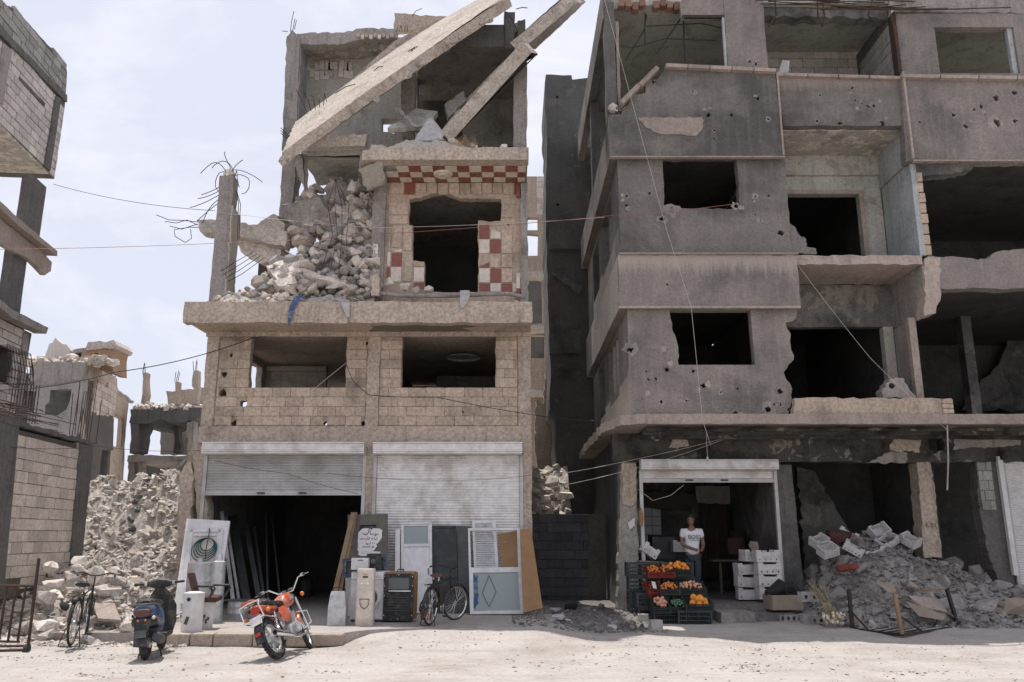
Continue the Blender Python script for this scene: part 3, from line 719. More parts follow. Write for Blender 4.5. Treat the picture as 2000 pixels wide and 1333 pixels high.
# inside the tile room
mk('inner_wall', MB().bx(-3.1, .3, 22.5, 22.7, 6.4, 9.6), 'soot_shade_black', mid)
mk('side_wall', MB().bx(-3.1, -2.92, FY + .2, 22.5, 6.4, 9.6), 'soot_shade_black', mid)
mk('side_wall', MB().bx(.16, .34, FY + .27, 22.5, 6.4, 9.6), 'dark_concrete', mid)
q = c7(725, 580, 21.5)
mk('wall_niche', MB().prism([c7(x, y, 22.4) for x, y in ((630, 545), (820, 540), (825, 600), (800, 615), (660, 612), (640, 600))], [[c7(x, y, 22.4) for x, y in ((655, 560), (690, 552), (735, 565), (795, 556), (805, 595), (670, 600))]], (0, .08, 0)), 'sooty_plaster', mid)
mk('roof_drain_pipe', MB().tube([c7(180, 1092, 17.3), c7(330, 1108, 17.3), c7(600, 1112, 17.3), c7(840, 1105, 17.3), c7(1090, 1095, 17.3), c7(1210, 1120, 17.3)], .045, 8), 'grey_concrete', mid, True)
mk('balcony_post', MB().prism(rag([c7(128, 1110, 17.2), c7(182, 1110, 17.2), c7(188, 985, 17.2), c7(165, 955, 17.2), c7(135, 965, 17.2)], .08, .02, 65), [], (0, .25, 0)), 'tan_concrete', mid)
# freestanding corner column with bent bars
cc = mk('corner_column', MB().prism(rag(rect(-6.73, -6.40, 6.42, 9.74, FY - .05), .25, .015, 71), [], (0, .34, 0)), 'grey_concrete', mid)
mk('column_head', MB().hull((-6.56, 18.1, 9.82), (.3, .3, .3), random.Random(5)), 'broken_concrete', mid)
mk('column_render', MB().prism(rag(srect(FY - .05, FY + .5, 6.42, 9.0, -6.40), .14, .05, 72, keep=(0,)), [], (.035, 0, 0)), 'pale_plaster', mid)
rb = random.Random(9); sp = []
for i in range(9): sp.append(bent_bar((-6.56 + rb.uniform(-.13, .13), 18.1 + rb.uniform(-.1, .12), 9.7), (rb.uniform(-.5, .5), 0, 1), rb.uniform(.7, 1.1), rb.choice((-3.2, 3.2, 2.2, -4)), rb, 9))
for i in range(5): sp.append(bent_bar((-6.7, 18.0, 9.5 - .1 * i), (-1, 0, -.75), rb.uniform(.45, .8), .6, rb))
sp.append([P(463, 375, 18), P(470, 400, 18), P(468, 430, 18), P(467, 465, 18)]); sp.append([P(461, 372, 18.1), P(466, 395, 18.1), P(465, 430, 18.1), P(464, 468, 18.1)])
bars('reinforcing_bar', cc, sp)
# fallen edge beam on the left with its bars
fb = mk('fallen_beam', MB().prism(rag([P(384, 430, 18.6), P(430, 428, 18.6), P(560, 452, 18.6), P(556, 482, 18.6), P(470, 462, 18.6), P(428, 455, 18.6), P(390, 452, 18.6)], .12, .03, 73), [], (0, .4, 0)), 'broken_concrete', mid)
sp = [[P(386, 434, 18.7), P(360, 431, 18.7), P(330, 430, 18.7), P(305, 420, 18.7)], [P(386, 440, 18.7), P(365, 430, 18.7), P(345, 436, 18.7), P(322, 433, 18.7)],
      [P(388, 445, 18.7), P(372, 444, 18.7), P(360, 446, 18.7), P(340, 449, 18.7), P(342, 462, 18.7), P(362, 474, 18.7), P(374, 466, 18.7), P(372, 448, 18.7)], [P(386, 438, 18.7), P(355, 448, 18.7), P(332, 442, 18.7)]]
bars('reinforcing_bar', fb, sp)
mk('fallen_slab', MB().prism(rag([P(458, 470, 18.9), P(500, 465, 18.9), P(548, 488, 18.9), P(545, 500, 18.9), P(520, 512, 18.9), P(495, 510, 18.9), P(470, 492, 18.9)], .12, .04, 74), [], (.3, 1.2, .1)), 'broken_concrete', mid)
mk('fallen_slab', MB().prism(rag([P(500, 440, 19), P(535, 418, 19), P(556, 440, 19), P(556, 470, 19), P(520, 460, 19)], .1, .04, 75), [], (.1, .6, .1)), 'broken_concrete', mid)
for i in range(4):
    a = P(495 + i * 7, 492 + 4 * i, 18.4)
    mk('reinforcing_bar', MB().tube([a, P(460 + i * 4, 512 + i * 8, 18.0), P(432 + i * 4, 530 + i * 7 if i < 5 else 515, 17.9)], .008, 5), 'rebar', mid)
CY = 19.75
# third floor, left part: column, side wall, back wall, strip of roof
mk('upper_column', MB().prism(rag([P(543, 480, CY), P(566, 478, CY), P(577, 320, CY), P(586, 75, CY), P(570, 58, CY), P(560, 72, CY), P(551, 300, CY)], .2, .02, 81), [], (0, .3, 0)), 'grey_concrete', mid)
uc = [o for o in mid.children if o.name.startswith('upper_column')][0]
sp = [[P(567, 62, CY + .1), P(570, 40, CY + .1), P(574, 22, CY + .1)], [P(572, 60, CY + .2), P(576, 37, CY + .2)], [P(575, 58, CY + .1), P(579, 40, CY + .1)], [P(562, 62, CY), P(551, 61, CY)]]
sp += [[P(548, 250 + i * 5, CY - .05), P(560, 262 + i * 5, CY - .05), P(578, 285 + i * 3, CY - .05)] for i in range(3)]
bars('reinforcing_bar', uc, sp)
mk('column_fork', MB().prism(rag([P(566, 478, CY + .1), P(580, 470, CY + .1), P(574, 392, CY + .1), P(587, 330, CY + .1), P(583, 300, CY + .1), P(566, 320, CY + .1)], .15, .02, 82), [], (0, .3, 0)), 'grey_concrete', mid)
a, b, c_, d = P(588, 70, CY + .1), P(583, 262, CY + .1), P(594, 262, 20.9), P(602, 112, 20.9)
mk('side_wall', MB().prism([a, b, c_, d], [], (-.12, 0, 0)), 'blue_grey_plaster', mid)
BY = 21.0
wy = BY
bw = [P(586, 290, wy), P(815, 290, wy), P(815, 110, wy), P(586, 110, wy)]
wh = [P(745, 258, wy), P(762, 258, wy), P(768, 262, wy), P(778, 255, wy), P(778, 232, wy), P(745, 232, wy)]
mk('back_wall', MB().prism(bw, [wh], (0, .35, 0)), 'pale_plaster', mid)
rb = random.Random(17)
for i in range(22):
    px = 592 + (i % 11) * 9.2 + rb.uniform(-2, 2); py = 128 + (i // 11) * 17 + rb.uniform(-3, 3)
    if rb.random() < .15: continue
    a = P(px, py, wy)
    mk('block', MB().prism(rag([P(px - 4.6, py + 8, wy - .04), P(px + 4.6, py + 8, wy - .04), P(px + 4.6, py - 8, wy - .04), P(px - 4.6, py - 8, wy - .04)], .06, .012, i), [], (0, .05, 0)), 'block_white', mid)
mk('roof_edge', MB().prism(rag([P(574, 88, CY + .05), P(668, 86, CY + .05), P(700, 78, CY + .05), P(775, 74, CY + .05), P(775, 56, CY + .05), P(705, 56, CY + .05), P(672, 64, CY + .05), P(580, 66, CY + .05)], .12, .03, 84), [], (0, .3, 0)), 'grey_concrete', mid)
mk('roof_soffit', MB().prism(rag([P(580, 84, CY + .3), P(800, 80, CY + .3), P(800, 114, BY), P(592, 116, BY)], .2, .02, 85), [], (0, .02, .12)), 'peeling_soffit', mid)
mk('roof_parapet', MB().prism(rag([P(770, 62, 20.5), P(905, 48, 20.5), P(905, 34, 20.5), P(850, 32, 20.5), P(800, 28, 20.5), P(770, 26, 20.5)], .12, .025, 86), [], (0, .2, 0)), 'tan_concrete', mid)
for i in range(9): mk('block', MB().box(P(700 + i * 8.2, 70 + (i % 2) * 3, CY + .02), (.085, .06, .11), (0, rb.uniform(-.1, .1), 0)), ('tan_plaster', 'broken_concrete')[i % 2], mid)
sp = [[P(775 + i * 5, 62, 18.2), P(776 + i * 5 + rb.uniform(-2, 2), 50, 18.2)] for i in range(5)] + [[P(805, 32, 18.9), P(812, 22, 18.9), P(824, 17, 18.9)]]
bars('reinforcing_bar', mid, sp)
# third floor, right part: deep room, its shade painted into near-black walls
mk('inner_wall', MB().bx(-3.15, .3, 22.2, 22.4, 9.84, 15.0), 'soot_shade_black', mid)
mk('inner_wall', MB().bx(-6.4, -4.6, 20.2, 20.4, 6.4, 8.5), 'soot_shade_black', mid)  # near-black colour paints in the shade of the interior behind the column
mk('side_wall', MB().bx(.14, .33, FY + .3, 22.2, 9.84, 14.0), 'soot_shade_black', mid)
mk('roof_slab', MB().prism(rag([Vector((-2.6, 20.2, 14.0)), Vector((.33, 18.6, 14.0)), Vector((.33, 22.3, 14.0)), Vector((-2.6, 22.3, 14.0))], .3, .06, 88, keep=(1, 2)), [], (0, 0, .25)), 'grey_concrete', mid)
mk('roof_beam', MB().bx(-1.5, .02, 18.25, 18.5, 13.25, 13.85), 'dark_concrete', mid)
mk('right_column', MB().prism(rag([P(1003, 290, FY), P(1029, 290, FY), P(1030, 85, FY), P(1004, 78, FY)], .25, .015, 89), [], (0, .3, 0)), 'grey_concrete', mid)
mk('right_column', MB().prism(rag([P(986, 96, FY + .2), P(1004, 96, FY + .2), P(1006, 24, FY + .2), P(985, 22, FY + .2)], .2, .02, 90), [], (0, .3, 0)), 'dark_concrete', mid)
mk('inner_column', MB().prism(rag([P(786, 268, 18.9), P(808, 268, 18.9), P(812, 140, 18.9), P(782, 140, 18.9)], .25, .015, 91), [], (0, .3, 0)), 'grey_concrete', mid)
mk('plaster_patch', MB().prism(rag([P(900, 285, 22.1), P(1003, 285, 22.1), P(1003, 150, 22.1), P(960, 165, 22.1), P(905, 215, 22.1)], .3, .05, 92), [], (0, .06, 0)), 'pale_plaster', mid)
# the two slanting slabs of the fallen roof
def plate(pts, th, mat, name, seed, parent=mid, step=.2, amp=.03):
    n = (pts[1] - pts[0]).cross(pts[-1] - pts[0]).normalized()
    if n.z > 0: n = -n
    return mk(name, MB().prism(rag(pts, step, amp, seed), [], n * th), mat, parent)
ts = plate([P(551, 298, 17.2), P(720, 176, 17.2), P(990, -6, 17.2), P(985, -14, 18.4), P(822, 54, 19.3), P(768, 82, 19.4), P(584, 250, 19.2)], .24, 'slab_concrete', 'fallen_roof_slab', 93, step=.13, amp=.04)
for i in range(7):
    k = rb.uniform(0, 6); v = rb.uniform(.9, 1.1); a = P(625 + k * 45, (212 - k * 27.5) * v, 18.05); b = P(625 + k * 45 + rb.uniform(8, 45), (212 - k * 27.5) * v - rb.uniform(4, 30), 18.1)
    mk('reinforcing_bar', MB().tube([a, a.lerp(b, .5) + Vector((0, -.03, .03)), b], .012, 5), 'rebar', ts)
sp = [[P(600 + i * 8, 222 - i * 4, 18.6), P(590 + i * 11, 198 - i * 4, 18.4), P(578 + i * 15, 175 + i * 6, 18.3)] for i in range(5)]
bars('reinforcing_bar', ts, sp)
lb = plate([P(860, 258, 17.3), P(1018, 84, 17.3), P(1032, 88, 17.8), P(985, 118, 18.6), P(905, 200, 18.7)], .32, 'slab_concrete', 'fallen_roof_slab', 94, step=.13, amp=.035)
plate([P(996, 84, 17.9), P(1112, -12, 17.9), P(1128, -12, 18.5), P(1030, 80, 18.6)], .3, 'slab_concrete', 'fallen_roof_beam', 95, step=.13, amp=.035)
for i in range(16):
    u = rb.random(); a = P(551 + 440 * u, 300 - 304 * u + rb.uniform(6, 26), 17.32); piece('spalled_lump', chunk_mesh('slab_concrete', i % 8), ts, a, (rb.uniform(.12, .4), .16, rb.uniform(.08, .2)), (0, -.6 + rb.uniform(-.2, .2), rb.uniform(-.3, .3)))
mk('reinforcing_bar', MB().tube([P(1008, 18, 17.6), P(1020, 15, 17.6), P(1030, 16, 17.6)], .012, 5), 'rebar', ts)
mk('reinforcing_bar', MB().tube([P(995, 30, 17.9), P(1003, 45, 17.9), P(1012, 64, 17.9)], .012, 5), 'rebar', ts)
# hanging piece of the floor above the rubble
plate([P(588, 296, 18.5), P(712, 292, 18.5), P(700, 345, 19.9), P(622, 348, 20.2)], .14, 'pale_plaster', 'hanging_slab', 96)
plate([P(608, 272, 18.4), P(720, 268, 18.4), P(716, 292, 18.45), P(604, 296, 18.45)], .25, 'broken_concrete', 'hanging_slab', 97)
plate([P(590, 300, 18.4), P(602, 312, 18.4), P(602, 372, 18.6), P(585, 320, 18.6)], .12, 'grey_concrete', 'hanging_slab', 98)

# rubble of the second floor on the balcony slab
def hm(x, y):
    edge = sst(-6.9, -6.3, x)
    top = .12 + .25 * sst(17.0, 18.0, y) + (1.15 * sst(-5.9, -4.9, x) + 1.95 * sst(-4.75, -3.5, x)) * sst(17.5, 18.85, y)
    top *= (1 - .8 * sst(20.5, 22.5, y)); top = min(top, 3.1)
    front = sst(16.93, 17.25, y)
    return 6.40 + (top * edge + .16 * fbm(x, y, 1.6, 4) * edge) * front
heap = thing('rubble_heap', 'pile of grey broken masonry spilling from the collapsed second floor onto the balcony slab', 'rubble', (-4.8, 17.6, 6.44))
mk('rubble_base', grid_mesh(frange(-6.7, -2.95, .07), frange(16.96, 22.3, .08), hm), 'rubble_dust', heap)['kind'] = 'stuff'
rr = random.Random(31); rpoly = [(475, 572), (735, 575), (735, 366), (705, 356), (684, 420), (648, 462), (590, 488), (540, 510), (500, 545)]
def in_poly(x, y, po):
    c = False; q = po[-1]
    for p in po:
        if (p[1] > y) != (q[1] > y) and x < (q[0] - p[0]) * (y - p[1]) / (q[1] - p[1]) + p[0]: c = not c
        q = p
    return c
def pos_pile(r, i):
    while True:
        x, y = r.uniform(475, 735), r.uniform(350, 575)
        if in_poly(x, y, rpoly): break
    return P(x, y, 17.45 + 1.25 * max(0.0, (560 - y) / 210) ** .8 + r.uniform(-.08, .12))
chunks(heap, 270, pos_pile, lambda r, i: .15 + .25 * r.random() ** 1.8, ('broken_concrete', 'broken_concrete', 'grey_concrete', 'block_beige', 'block_grey'), 39, 'rubble_stone')
bpoly = [(588, 492), (650, 470), (690, 440), (712, 372), (690, 348), (636, 350), (600, 372), (578, 430)]
def pos_back(r, i):
    while True:
        x, y = r.uniform(575, 715), r.uniform(345, 495)
        if in_poly(x, y, bpoly): return P(x, y, 18.75 + .5 * (495 - y) / 150 + r.uniform(-.1, .1))
chunks(heap, 95, pos_back, lambda r, i: .18 + .42 * r.random() ** 1.8, ('grey_concrete', 'broken_concrete', 'block_grey', 'block_beige'), 45, 'rubble_stone', 'chunk', (.4, .9))
chunks(heap, 60, lambda r, i: (lambda x, y: Vector((x, y, hm(x, y) + .05)))(r.uniform(-6.3, -4.6), r.uniform(17.15, 18.2)), lambda r, i: .1 + .3 * r.random() ** 2, ('broken_concrete', 'block_beige'), 40, 'rubble_stone')
chunks(heap, 150, lambda r, i: (lambda x, y: Vector((x, y, hm(x, y) + .06)))(-5.9 + 2.9 * r.random() ** .8, r.uniform(17.5, 19.6)), lambda r, i: .12 + .34 * r.random() ** 2, 'broken_concrete', 33)
chunks(heap, 34, lambda r, i: Vector((r.uniform(-3.75, -3.2), 18.0 + r.uniform(0, .7), 6.6 + 2.7 * r.random())), (.2, .42), 'broken_concrete', 34)
pts = []
for _ in range(1500):
    x, y = rr.uniform(-6.6, -3.0), rr.uniform(17.0, 19.8); s = .02 + .09 * rr.random() ** 2.5; pts.append((x, y, hm(x, y) + s * .2, s))
scatter_mesh('rubble_fragments', pts, 'broken_concrete', 35, heap)
plate([P(520, 520, 17.7), P(575, 500, 17.9), P(590, 530, 17.6), P(545, 552, 17.4)], .25, 'broken_concrete', 'slab_fragment', 101, heap, .12)
plate([P(535, 548, 17.35), P(575, 540, 17.4), P(580, 552, 17.3), P(545, 560, 17.25)], .18, 'broken_concrete', 'slab_fragment', 102, heap, .1)
plate([P(590, 525, 17.5), P(680, 550, 17.3), P(682, 560, 17.3), P(592, 536, 17.4)], .15, 'broken_concrete', 'slab_fragment', 103, heap, .15)
for i in range(6):
    px, py = rr.uniform(588, 690), rr.uniform(365, 478); Yq = 18.7 + rr.random() * .5; a = P(px, py, Yq); s = rr.uniform(.4, .7)
    an = rr.uniform(-.9, .9)
    mk('slab_fragment', MB().prism(rag([a + Vector((s * math.cos(an + t), -.1 * math.sin(an * 3 + t), s * .7 * math.sin(an + t))) for t in (0.2, 1.7, 3.3, 4.9)], .12, .03, 110 + i), [], (.05, .12, .08)), 'grey_concrete', heap)
sp = [[P(655, 350, 17.9), P(640 + i * 14, 400, 17.9), P(650 + i * 9, 460, 17.8), P(630 + i * 16, 520 + 6 * i, 17.6)] for i in range(4)]
bars('reinforcing_bar', heap, sp, .007)
mk('hanging_chunk', MB().hull(P(687, 365, 17.7), (.22, .2, .38), random.Random(8)), 'broken_concrete', heap)
# thin debris on the upper slab and the tile balcony
deb = thing('slab_debris', 'stones and dust lying on the upper slab edge above the red and white tiles', 'rubble', (-1.5, 17.2, 9.88))
hd = lambda x, y: 9.86 + (.10 + .13 * fbm(x, y, 2.2, 3) + .22 * math.exp(-((x + 2.0) / .8) ** 2)) * sst(16.82, 17.1, y)
mk('debris_base', grid_mesh(frange(-3.1, .3, .07), frange(16.84, 19.2, .08), hd), 'rubble_dust', deb)['kind'] = 'stuff'
chunks(deb, 45, lambda r, i: (lambda x, y: Vector((x, y, hd(x, y) + .04)))(r.uniform(-3.0, .2), r.uniform(16.95, 18.6)), lambda r, i: .07 + .2 * r.random() ** 2, 'broken_concrete', 36)
plate([P(757, 250, 17.6) , P(812, 212, 18.2), P(855, 218, 18.3), P(838, 246, 17.7)], .12, 'pale_plaster', 'slab_fragment', 104, deb, .15)
plate([P(770, 208, 17.7), P(778, 212, 17.7), P(818, 248, 17.5), P(810, 250, 17.5)], .1, 'grey_concrete', 'slab_fragment', 105, deb, .1)
plate([P(868, 205, 18.4), P(905, 180, 18.6), P(912, 196, 18.4), P(875, 235, 18.2)], .2, 'grey_concrete', 'slab_fragment', 106, deb, .1)
deb2 = thing('balcony_debris', 'broken pots and stones lying along the tiled balcony ledge', 'rubble', (-1.5, 17.3, 6.44))
chunks(deb2, 40, lambda r, i: Vector((-2.9 + 3.1 * r.random(), r.uniform(17.15, 17.8), 6.47)), lambda r, i: .05 + .14 * r.random() ** 2, 'broken_concrete', 37)
for (x, y, w, h) in ((760, 553, .30, .24), (792, 560, .22, .22), (812, 566, .2, .16), (838, 566, .24, .15)):
    a = P(x, y, 17.45); mk('pot_shard', MB().hull(a, (w, .2, h), random.Random(x)), 'broken_concrete', deb2)
# roller shutters
sh = thing('roller_shutter', 'half raised grey corrugated roller shutter above the dark shop opening', 'roller shutter', (-4.85, FY, APZ), 'roller shutters')
shutter(sh, -6.5, -3.13, 3.60, 2.49, FY - .02, shaded_mat='shutter_dull_shaded')  # darker curtain metal paints in the shadow on the lower panel
sh = thing('roller_shutter', 'closed pale corrugated roller shutter behind the leaning doors and bicycle', 'roller shutter', (-1.35, FY, APZ), 'roller shutters')
shutter(sh, -2.9, .2, 3.60, APZ + .01, FY - .02)
# ================================================================== the right building
rbd = thing('burnt_building', 'soot-stained grey roughcast apartment building on the right with empty bays and a fruit shop below', 'building', (7, 18, 0))
rq = random.Random(77)
def shots(lst, Y, lim=None):
    out = [disc(P(px, py, Y), r * 1.1, (1, 0, 0), (0, 0, 1), rq, 9, .6) for px, py, r in lst]
    for (px, py, r), d in zip(lst, out):                      # chipped render round the hole
        if rq.random() < .6:
            c = P(px, py, Y - .004); k = rq.uniform(1.3, 2.3)
            mk('impact_scar', MB().prism(disc(c, r * (k + .4), (1, 0, 0), (0, 0, 1), rq, 12, .5), [[Vector((p.x, Y - .004, p.z)) for p in d]], (0, .003, 0)), rq.choice(('grey_concrete', 'roughcast_warm', 'roughcast_warm')), rbd)
    for _ in range(max(2, len(lst) // 2)):
        px, py, r = rq.choice(lst); c = P(px + rq.uniform(-13, 13), py + rq.uniform(-13, 13), Y - .003)
        mk('impact_scar', MB().prism(disc(c, rq.uniform(.03, .08), (1, 0, 0), (0, 0, 1), rq, 9, .5), [], (0, .002, 0)), rq.choice(('roughcast_warm', 'grey_concrete', 'sill_stone')), rbd)
    return out
def part(name, outer, holes, vec, mat, step=.25, amp=.015, seed=1, keep=()):
    return mk(name, MB().prism(rag(outer, step, amp, seed, keep), holes, vec), mat, rbd)
# first floor wall of the left bay
h = shots([(1298, 683, .06), (1302, 722, .05), (1267, 742, .035), (1262, 726, .02), (1281, 740, .035), (1355, 725, .035), (1374, 755, .06), (1367, 752, .05), (1441, 760, .025), (1407, 766, .025), (1340, 783, .03), (1292, 786, .035), (1255, 780, .02), (1273, 795, .02), (1436, 808, .045), (1524, 765, .05), (1500, 800, .06), (1512, 790, .03), (1262, 806, .12), (1232, 684, .07), (1540, 800, .035), (1525, 790, .03)], 17.0)
win = rag([Vector((3.30, 17, 6.27)), Vector((3.34, 17, 5.9)), Vector((3.45, 17, 5.5)), Vector((3.44, 17, 5.1)), Vector((5.02, 17, 5.1)), Vector((5.0, 17, 6.27))], .12, .02, 3, keep=(3, 4, 5))
ow = [Vector((2.40, 17, 4.05)), Vector((5.62, 17, 4.05)), Vector((5.75, 17, 4.6)), Vector((5.6, 17, 4.95)), Vector((5.82, 17, 5.2)), Vector((5.8, 17, 5.7)), Vector((5.72, 17, 6.0)), Vector((5.95, 17, 6.1)), Vector((5.97, 17, 6.3)), Vector((2.42, 17, 6.3))]
part('bay_wall', ow, [win] + h, (0, .22, 0), 'roughcast_warm', .12, .03, 5, keep=(0, 8, 9))
part('band', rect(2.24, 6.02, 6.32, 7.44, 16.86), shots([(1303, 556, .03)], 16.86), (0, .25, 0), 'band_drip', .16, .014, 6)
mk('band_moulding', MB().bx(2.21, 6.0, 16.83, 16.9, 6.27, 6.318), 'sill_stone', rbd)
mk('band_ledge', MB().bx(2.26, 6.04, 16.80, 17.02, 7.443, 7.475), 'sill_stone', rbd)
h = shots([(1224, 383, .04), (1224, 403, .035), (1269, 378, .04), (1227, 408, .02), (1475, 384, .03), (1525, 455, .06), (1475, 420, .02), (1502, 383, .025), (1312, 412, .07), (1293, 428, .05), (1295, 433, .04), (1437, 403, .05), (1380, 495, .02)], 17.0)
win = rag(rect(3.30, 4.93, 8.54, 9.74, 17.0), .15, .02, 7)
part('bay_wall', rect(2.31, 5.97, 7.476, 9.745, 17.0), [win] + h, (0, .22, 0), 'roughcast', .15, .015, 8, keep=(0, 2, 3))
b3 = [P(1190, 225, 16.86), P(1192, 305, 16.86), P(1530, 305, 16.86), P(1514, 142, 16.86), P(1300, 133, 16.86), P(1290, 148, 16.86), P(1283, 155, 16.86), P(1260, 158, 16.86), P(1260, 183, 16.86), P(1232, 186, 16.86), P(1226, 208, 16.86), P(1215, 212, 16.86), P(1214, 224, 16.86)]
h = shots([(1355, 180, .04), (1357, 186, .03), (1478, 190, .07), (1384, 224, .05), (1428, 225, .04), (1276, 160, .04), (1395, 256, .03), (1500, 233, .03), (1395, 271, .02)], 16.86)
part('band', b3, h, (0, .25, 0), 'roughcast', .14, .012, 9, keep=(0, 1, 2, 3))
mk('band_moulding', MB().bx(2.12, 5.93, 16.82, 16.92, 9.655, 9.69), 'sill_stone', rbd)
a, b = P(1300, 131, 16.8), P(1515, 141, 16.8)
for i in range(5):
    p, q = a.lerp(b, i / 5 + .004), a.lerp(b, (i + 1) / 5 - .004)
    mk('sill_stone', MB().beam(p + Vector((0, .12, .02)), q + Vector((0, .12, .02)), .34, .085), 'sill_stone', rbd)
for i in range(2):
    mk('sill_stone', MB().beam(P(1213 + i * 36, 205 - i * 34, 16.85), P(1247 + i * 36, 171 - i * 34, 16.85), .25, .1), 'sill_stone', rbd)
chunks(rbd, 9, lambda r, i: P(r.uniform(1190, 1230), r.uniform(206, 220), 16.95 + .2 * r.random()), (.08, .2), 'broken_concrete', 5, 'loose_stone')
mk('patch', MB().prism(rag([P(1245, 230, 16.855), P(1372, 230, 16.855), P(1374, 248, 16.855), P(1360, 266, 16.855), P(1290, 262, 16.855), P(1262, 250, 16.855)], .1, .02, 31), [], (0, -.012, 0)), 'sill_stone', rbd)
mk('edge_strip', MB().bx(5.885, 5.925, 16.84, 16.98, 9.72, 11.72), 'sill_stone', rbd)
# left flank along the alley
def sidewall(y0, y1, z0, z1, x, holes, t=.2, mat='roughcast', name='flank_wall', seed=3):
    mk(name, MB().prism(rag(srect(y0, y1, z0, z1, x), .4, .01, seed), holes, (t, 0, 0)), mat, rbd)
sidewall(17.24, 24.6, 4.05, 6.3, 2.42, [srect(18.6, 20.6, 4.75, 6.15, 2.42), srect(21.6, 23.2, 4.75, 6.15, 2.42)], seed=11, mat='roughcast_warm')
sidewall(17.24, 24.6, 7.45, 9.72, 2.33, [srect(18.5, 20.6, 8.1, 9.5, 2.33), srect(21.4, 23.0, 8.1, 9.5, 2.33)], seed=12)
sidewall(16.92, 24.7, 6.30, 7.44, 2.24, [], seed=13, mat='roughcast_warm')
sidewall(16.9, 24.7, 9.7, 10.62, 2.14, [], seed=14)
sidewall(17.2, 24.7, 13.3, 14.1, 2.1, [], seed=15)
sidewall(18.8, 26, 0, 4.0, 2.36, [], seed=16, mat='dark_concrete')
for (yy, z0, z1) in ((19.2, 4.75, 6.15), (19.9, 4.75, 6.15), (19.2, 8.1, 9.5), (19.9, 8.1, 9.5)):
    mk('window_post', MB().bx(2.45, 2.55, yy, yy + .12, z0, z1), 'grey_concrete', rbd)
mk('corner_column', MB().prism(rag(rect(2.13, 2.36, 10.64, 13.7, 17.15), .25, .015, 21), [], (0, .3, 0)), 'dark_concrete', rbd)
mk('corner_column', MB().prism(rag(rect(2.40, 2.47, 11.2, 13.3, 17.3), .3, .008, 22), [], (0, .1, 0)), 'sill_stone', rbd)
mk('corner_column', MB().prism(rag(rect(2.16, 2.4, 10.64, 13.3, 21), .25, .015, 23), [], (0, .3, 0)), 'dark_concrete', rbd)
# floors, roof, inner walls
mk('floor_slab', MB().bx(2.45, 17, 17.24, 24.6, 3.86, 4.045), 'dark_concrete', rbd)
mk('floor_slab', MB().bx(2.48, 5.95, 17.3, 24.6, 7.2, 7.44), 'soot_shade_black', rbd)
mk('floor_slab', MB().bx(6.05, 17, 18.7, 24.6, 7.2, 7.44), 'soot_shade_black', rbd)
mk('floor_slab', MB().bx(2.36, 5.86, 17.12, 24.6, 10.46, 10.62), 'soot_shade_black', rbd)
mk('floor_slab', MB().bx(6.0, 17, 18.7, 24.6, 10.5, 10.7), 'soot_shade_black', rbd)
mk('roof_slab', MB().prism(rag([Vector((2.3, 17.5, 13.75)), Vector((3.9, 17.25, 13.75)), Vector((17, 17.25, 13.75)), Vector((17, 24.7, 13.75)), Vector((2.3, 24.7, 13.75))], .3, .05, 24, keep=(2, 3)), [], (0, 0, .25)), 'green_plaster', rbd)
mk('back_wall', MB().bx(2.6, 17, 24.4, 24.6, 4.05, 7.2), 'soot_shade_black', rbd)
mk('back_wall', MB().bx(2.6, 17, 24.4, 24.6, 7.44, 10.46), 'soot_shade_black', rbd)
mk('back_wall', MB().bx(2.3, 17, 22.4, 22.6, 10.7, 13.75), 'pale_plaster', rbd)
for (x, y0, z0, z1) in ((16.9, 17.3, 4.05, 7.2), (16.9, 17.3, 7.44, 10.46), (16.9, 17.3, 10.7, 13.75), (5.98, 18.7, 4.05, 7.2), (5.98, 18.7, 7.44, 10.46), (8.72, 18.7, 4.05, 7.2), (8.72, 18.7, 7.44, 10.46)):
    mk('partition', MB().bx(x, x + .15, y0, 24.4, z0, z1), 'soot_shade_black', rbd)
# fascia and rooms of the top floor
part('bay_wall', rect(4.86, 5.76, 11.84, 13.75, 17.0), shots([(1464, 120, .04)], 17.0), (0, .22, 0), 'roughcast_warm', .2, .01, 33)
mk('window_frame', MB().bx(3.95, 4.86, 17.0, 17.06, 13.2, 13.26), 'steel_dark', rbd)
mk('window_frame', MB().bx(4.80, 4.85, 17.0, 17.08, 11.86, 13.2), 'blue_grey_plaster', rbd)
mk('lintel', MB().bx(3.9, 4.86, 17.02, 17.25, 13.28, 13.7), 'roughcast_warm', rbd)
for i in range(9):
    if i == 4: continue
    mk('hollow_brick', MB().box(P(1213 + i * 13.5, 12 + rq.uniform(-3, 5), 17.35), (.135, .2, .2 + rq.uniform(-.05, .05)), (rq.uniform(-.1, .1), rq.uniform(-.1, .1), 0)), 'red_brick', rbd)
for pts, r in (([(1335, 35), (1335, 90), (1338, 128)], .022), ([(1330, 35), (1310, 65), (1282, 105)], .02), ([(1262, 30), (1258, 60), (1222, 118)], .022), ([(1260, 25), (1259, 85)], .014),
               ([(1262, 52), (1300, 50), (1370, 46), (1412, 56)], .016), ([(1213, 60), (1205, 85), (1199, 105)], .016), ([(1210, 90), (1235, 94), (1270, 84), (1300, 76), (1400, 80)], .014)):
    mk('hanging_bar', MB().tube([P(x, y, 17.5) for x, y in pts], r, 5), 'teal_metal', rbd)
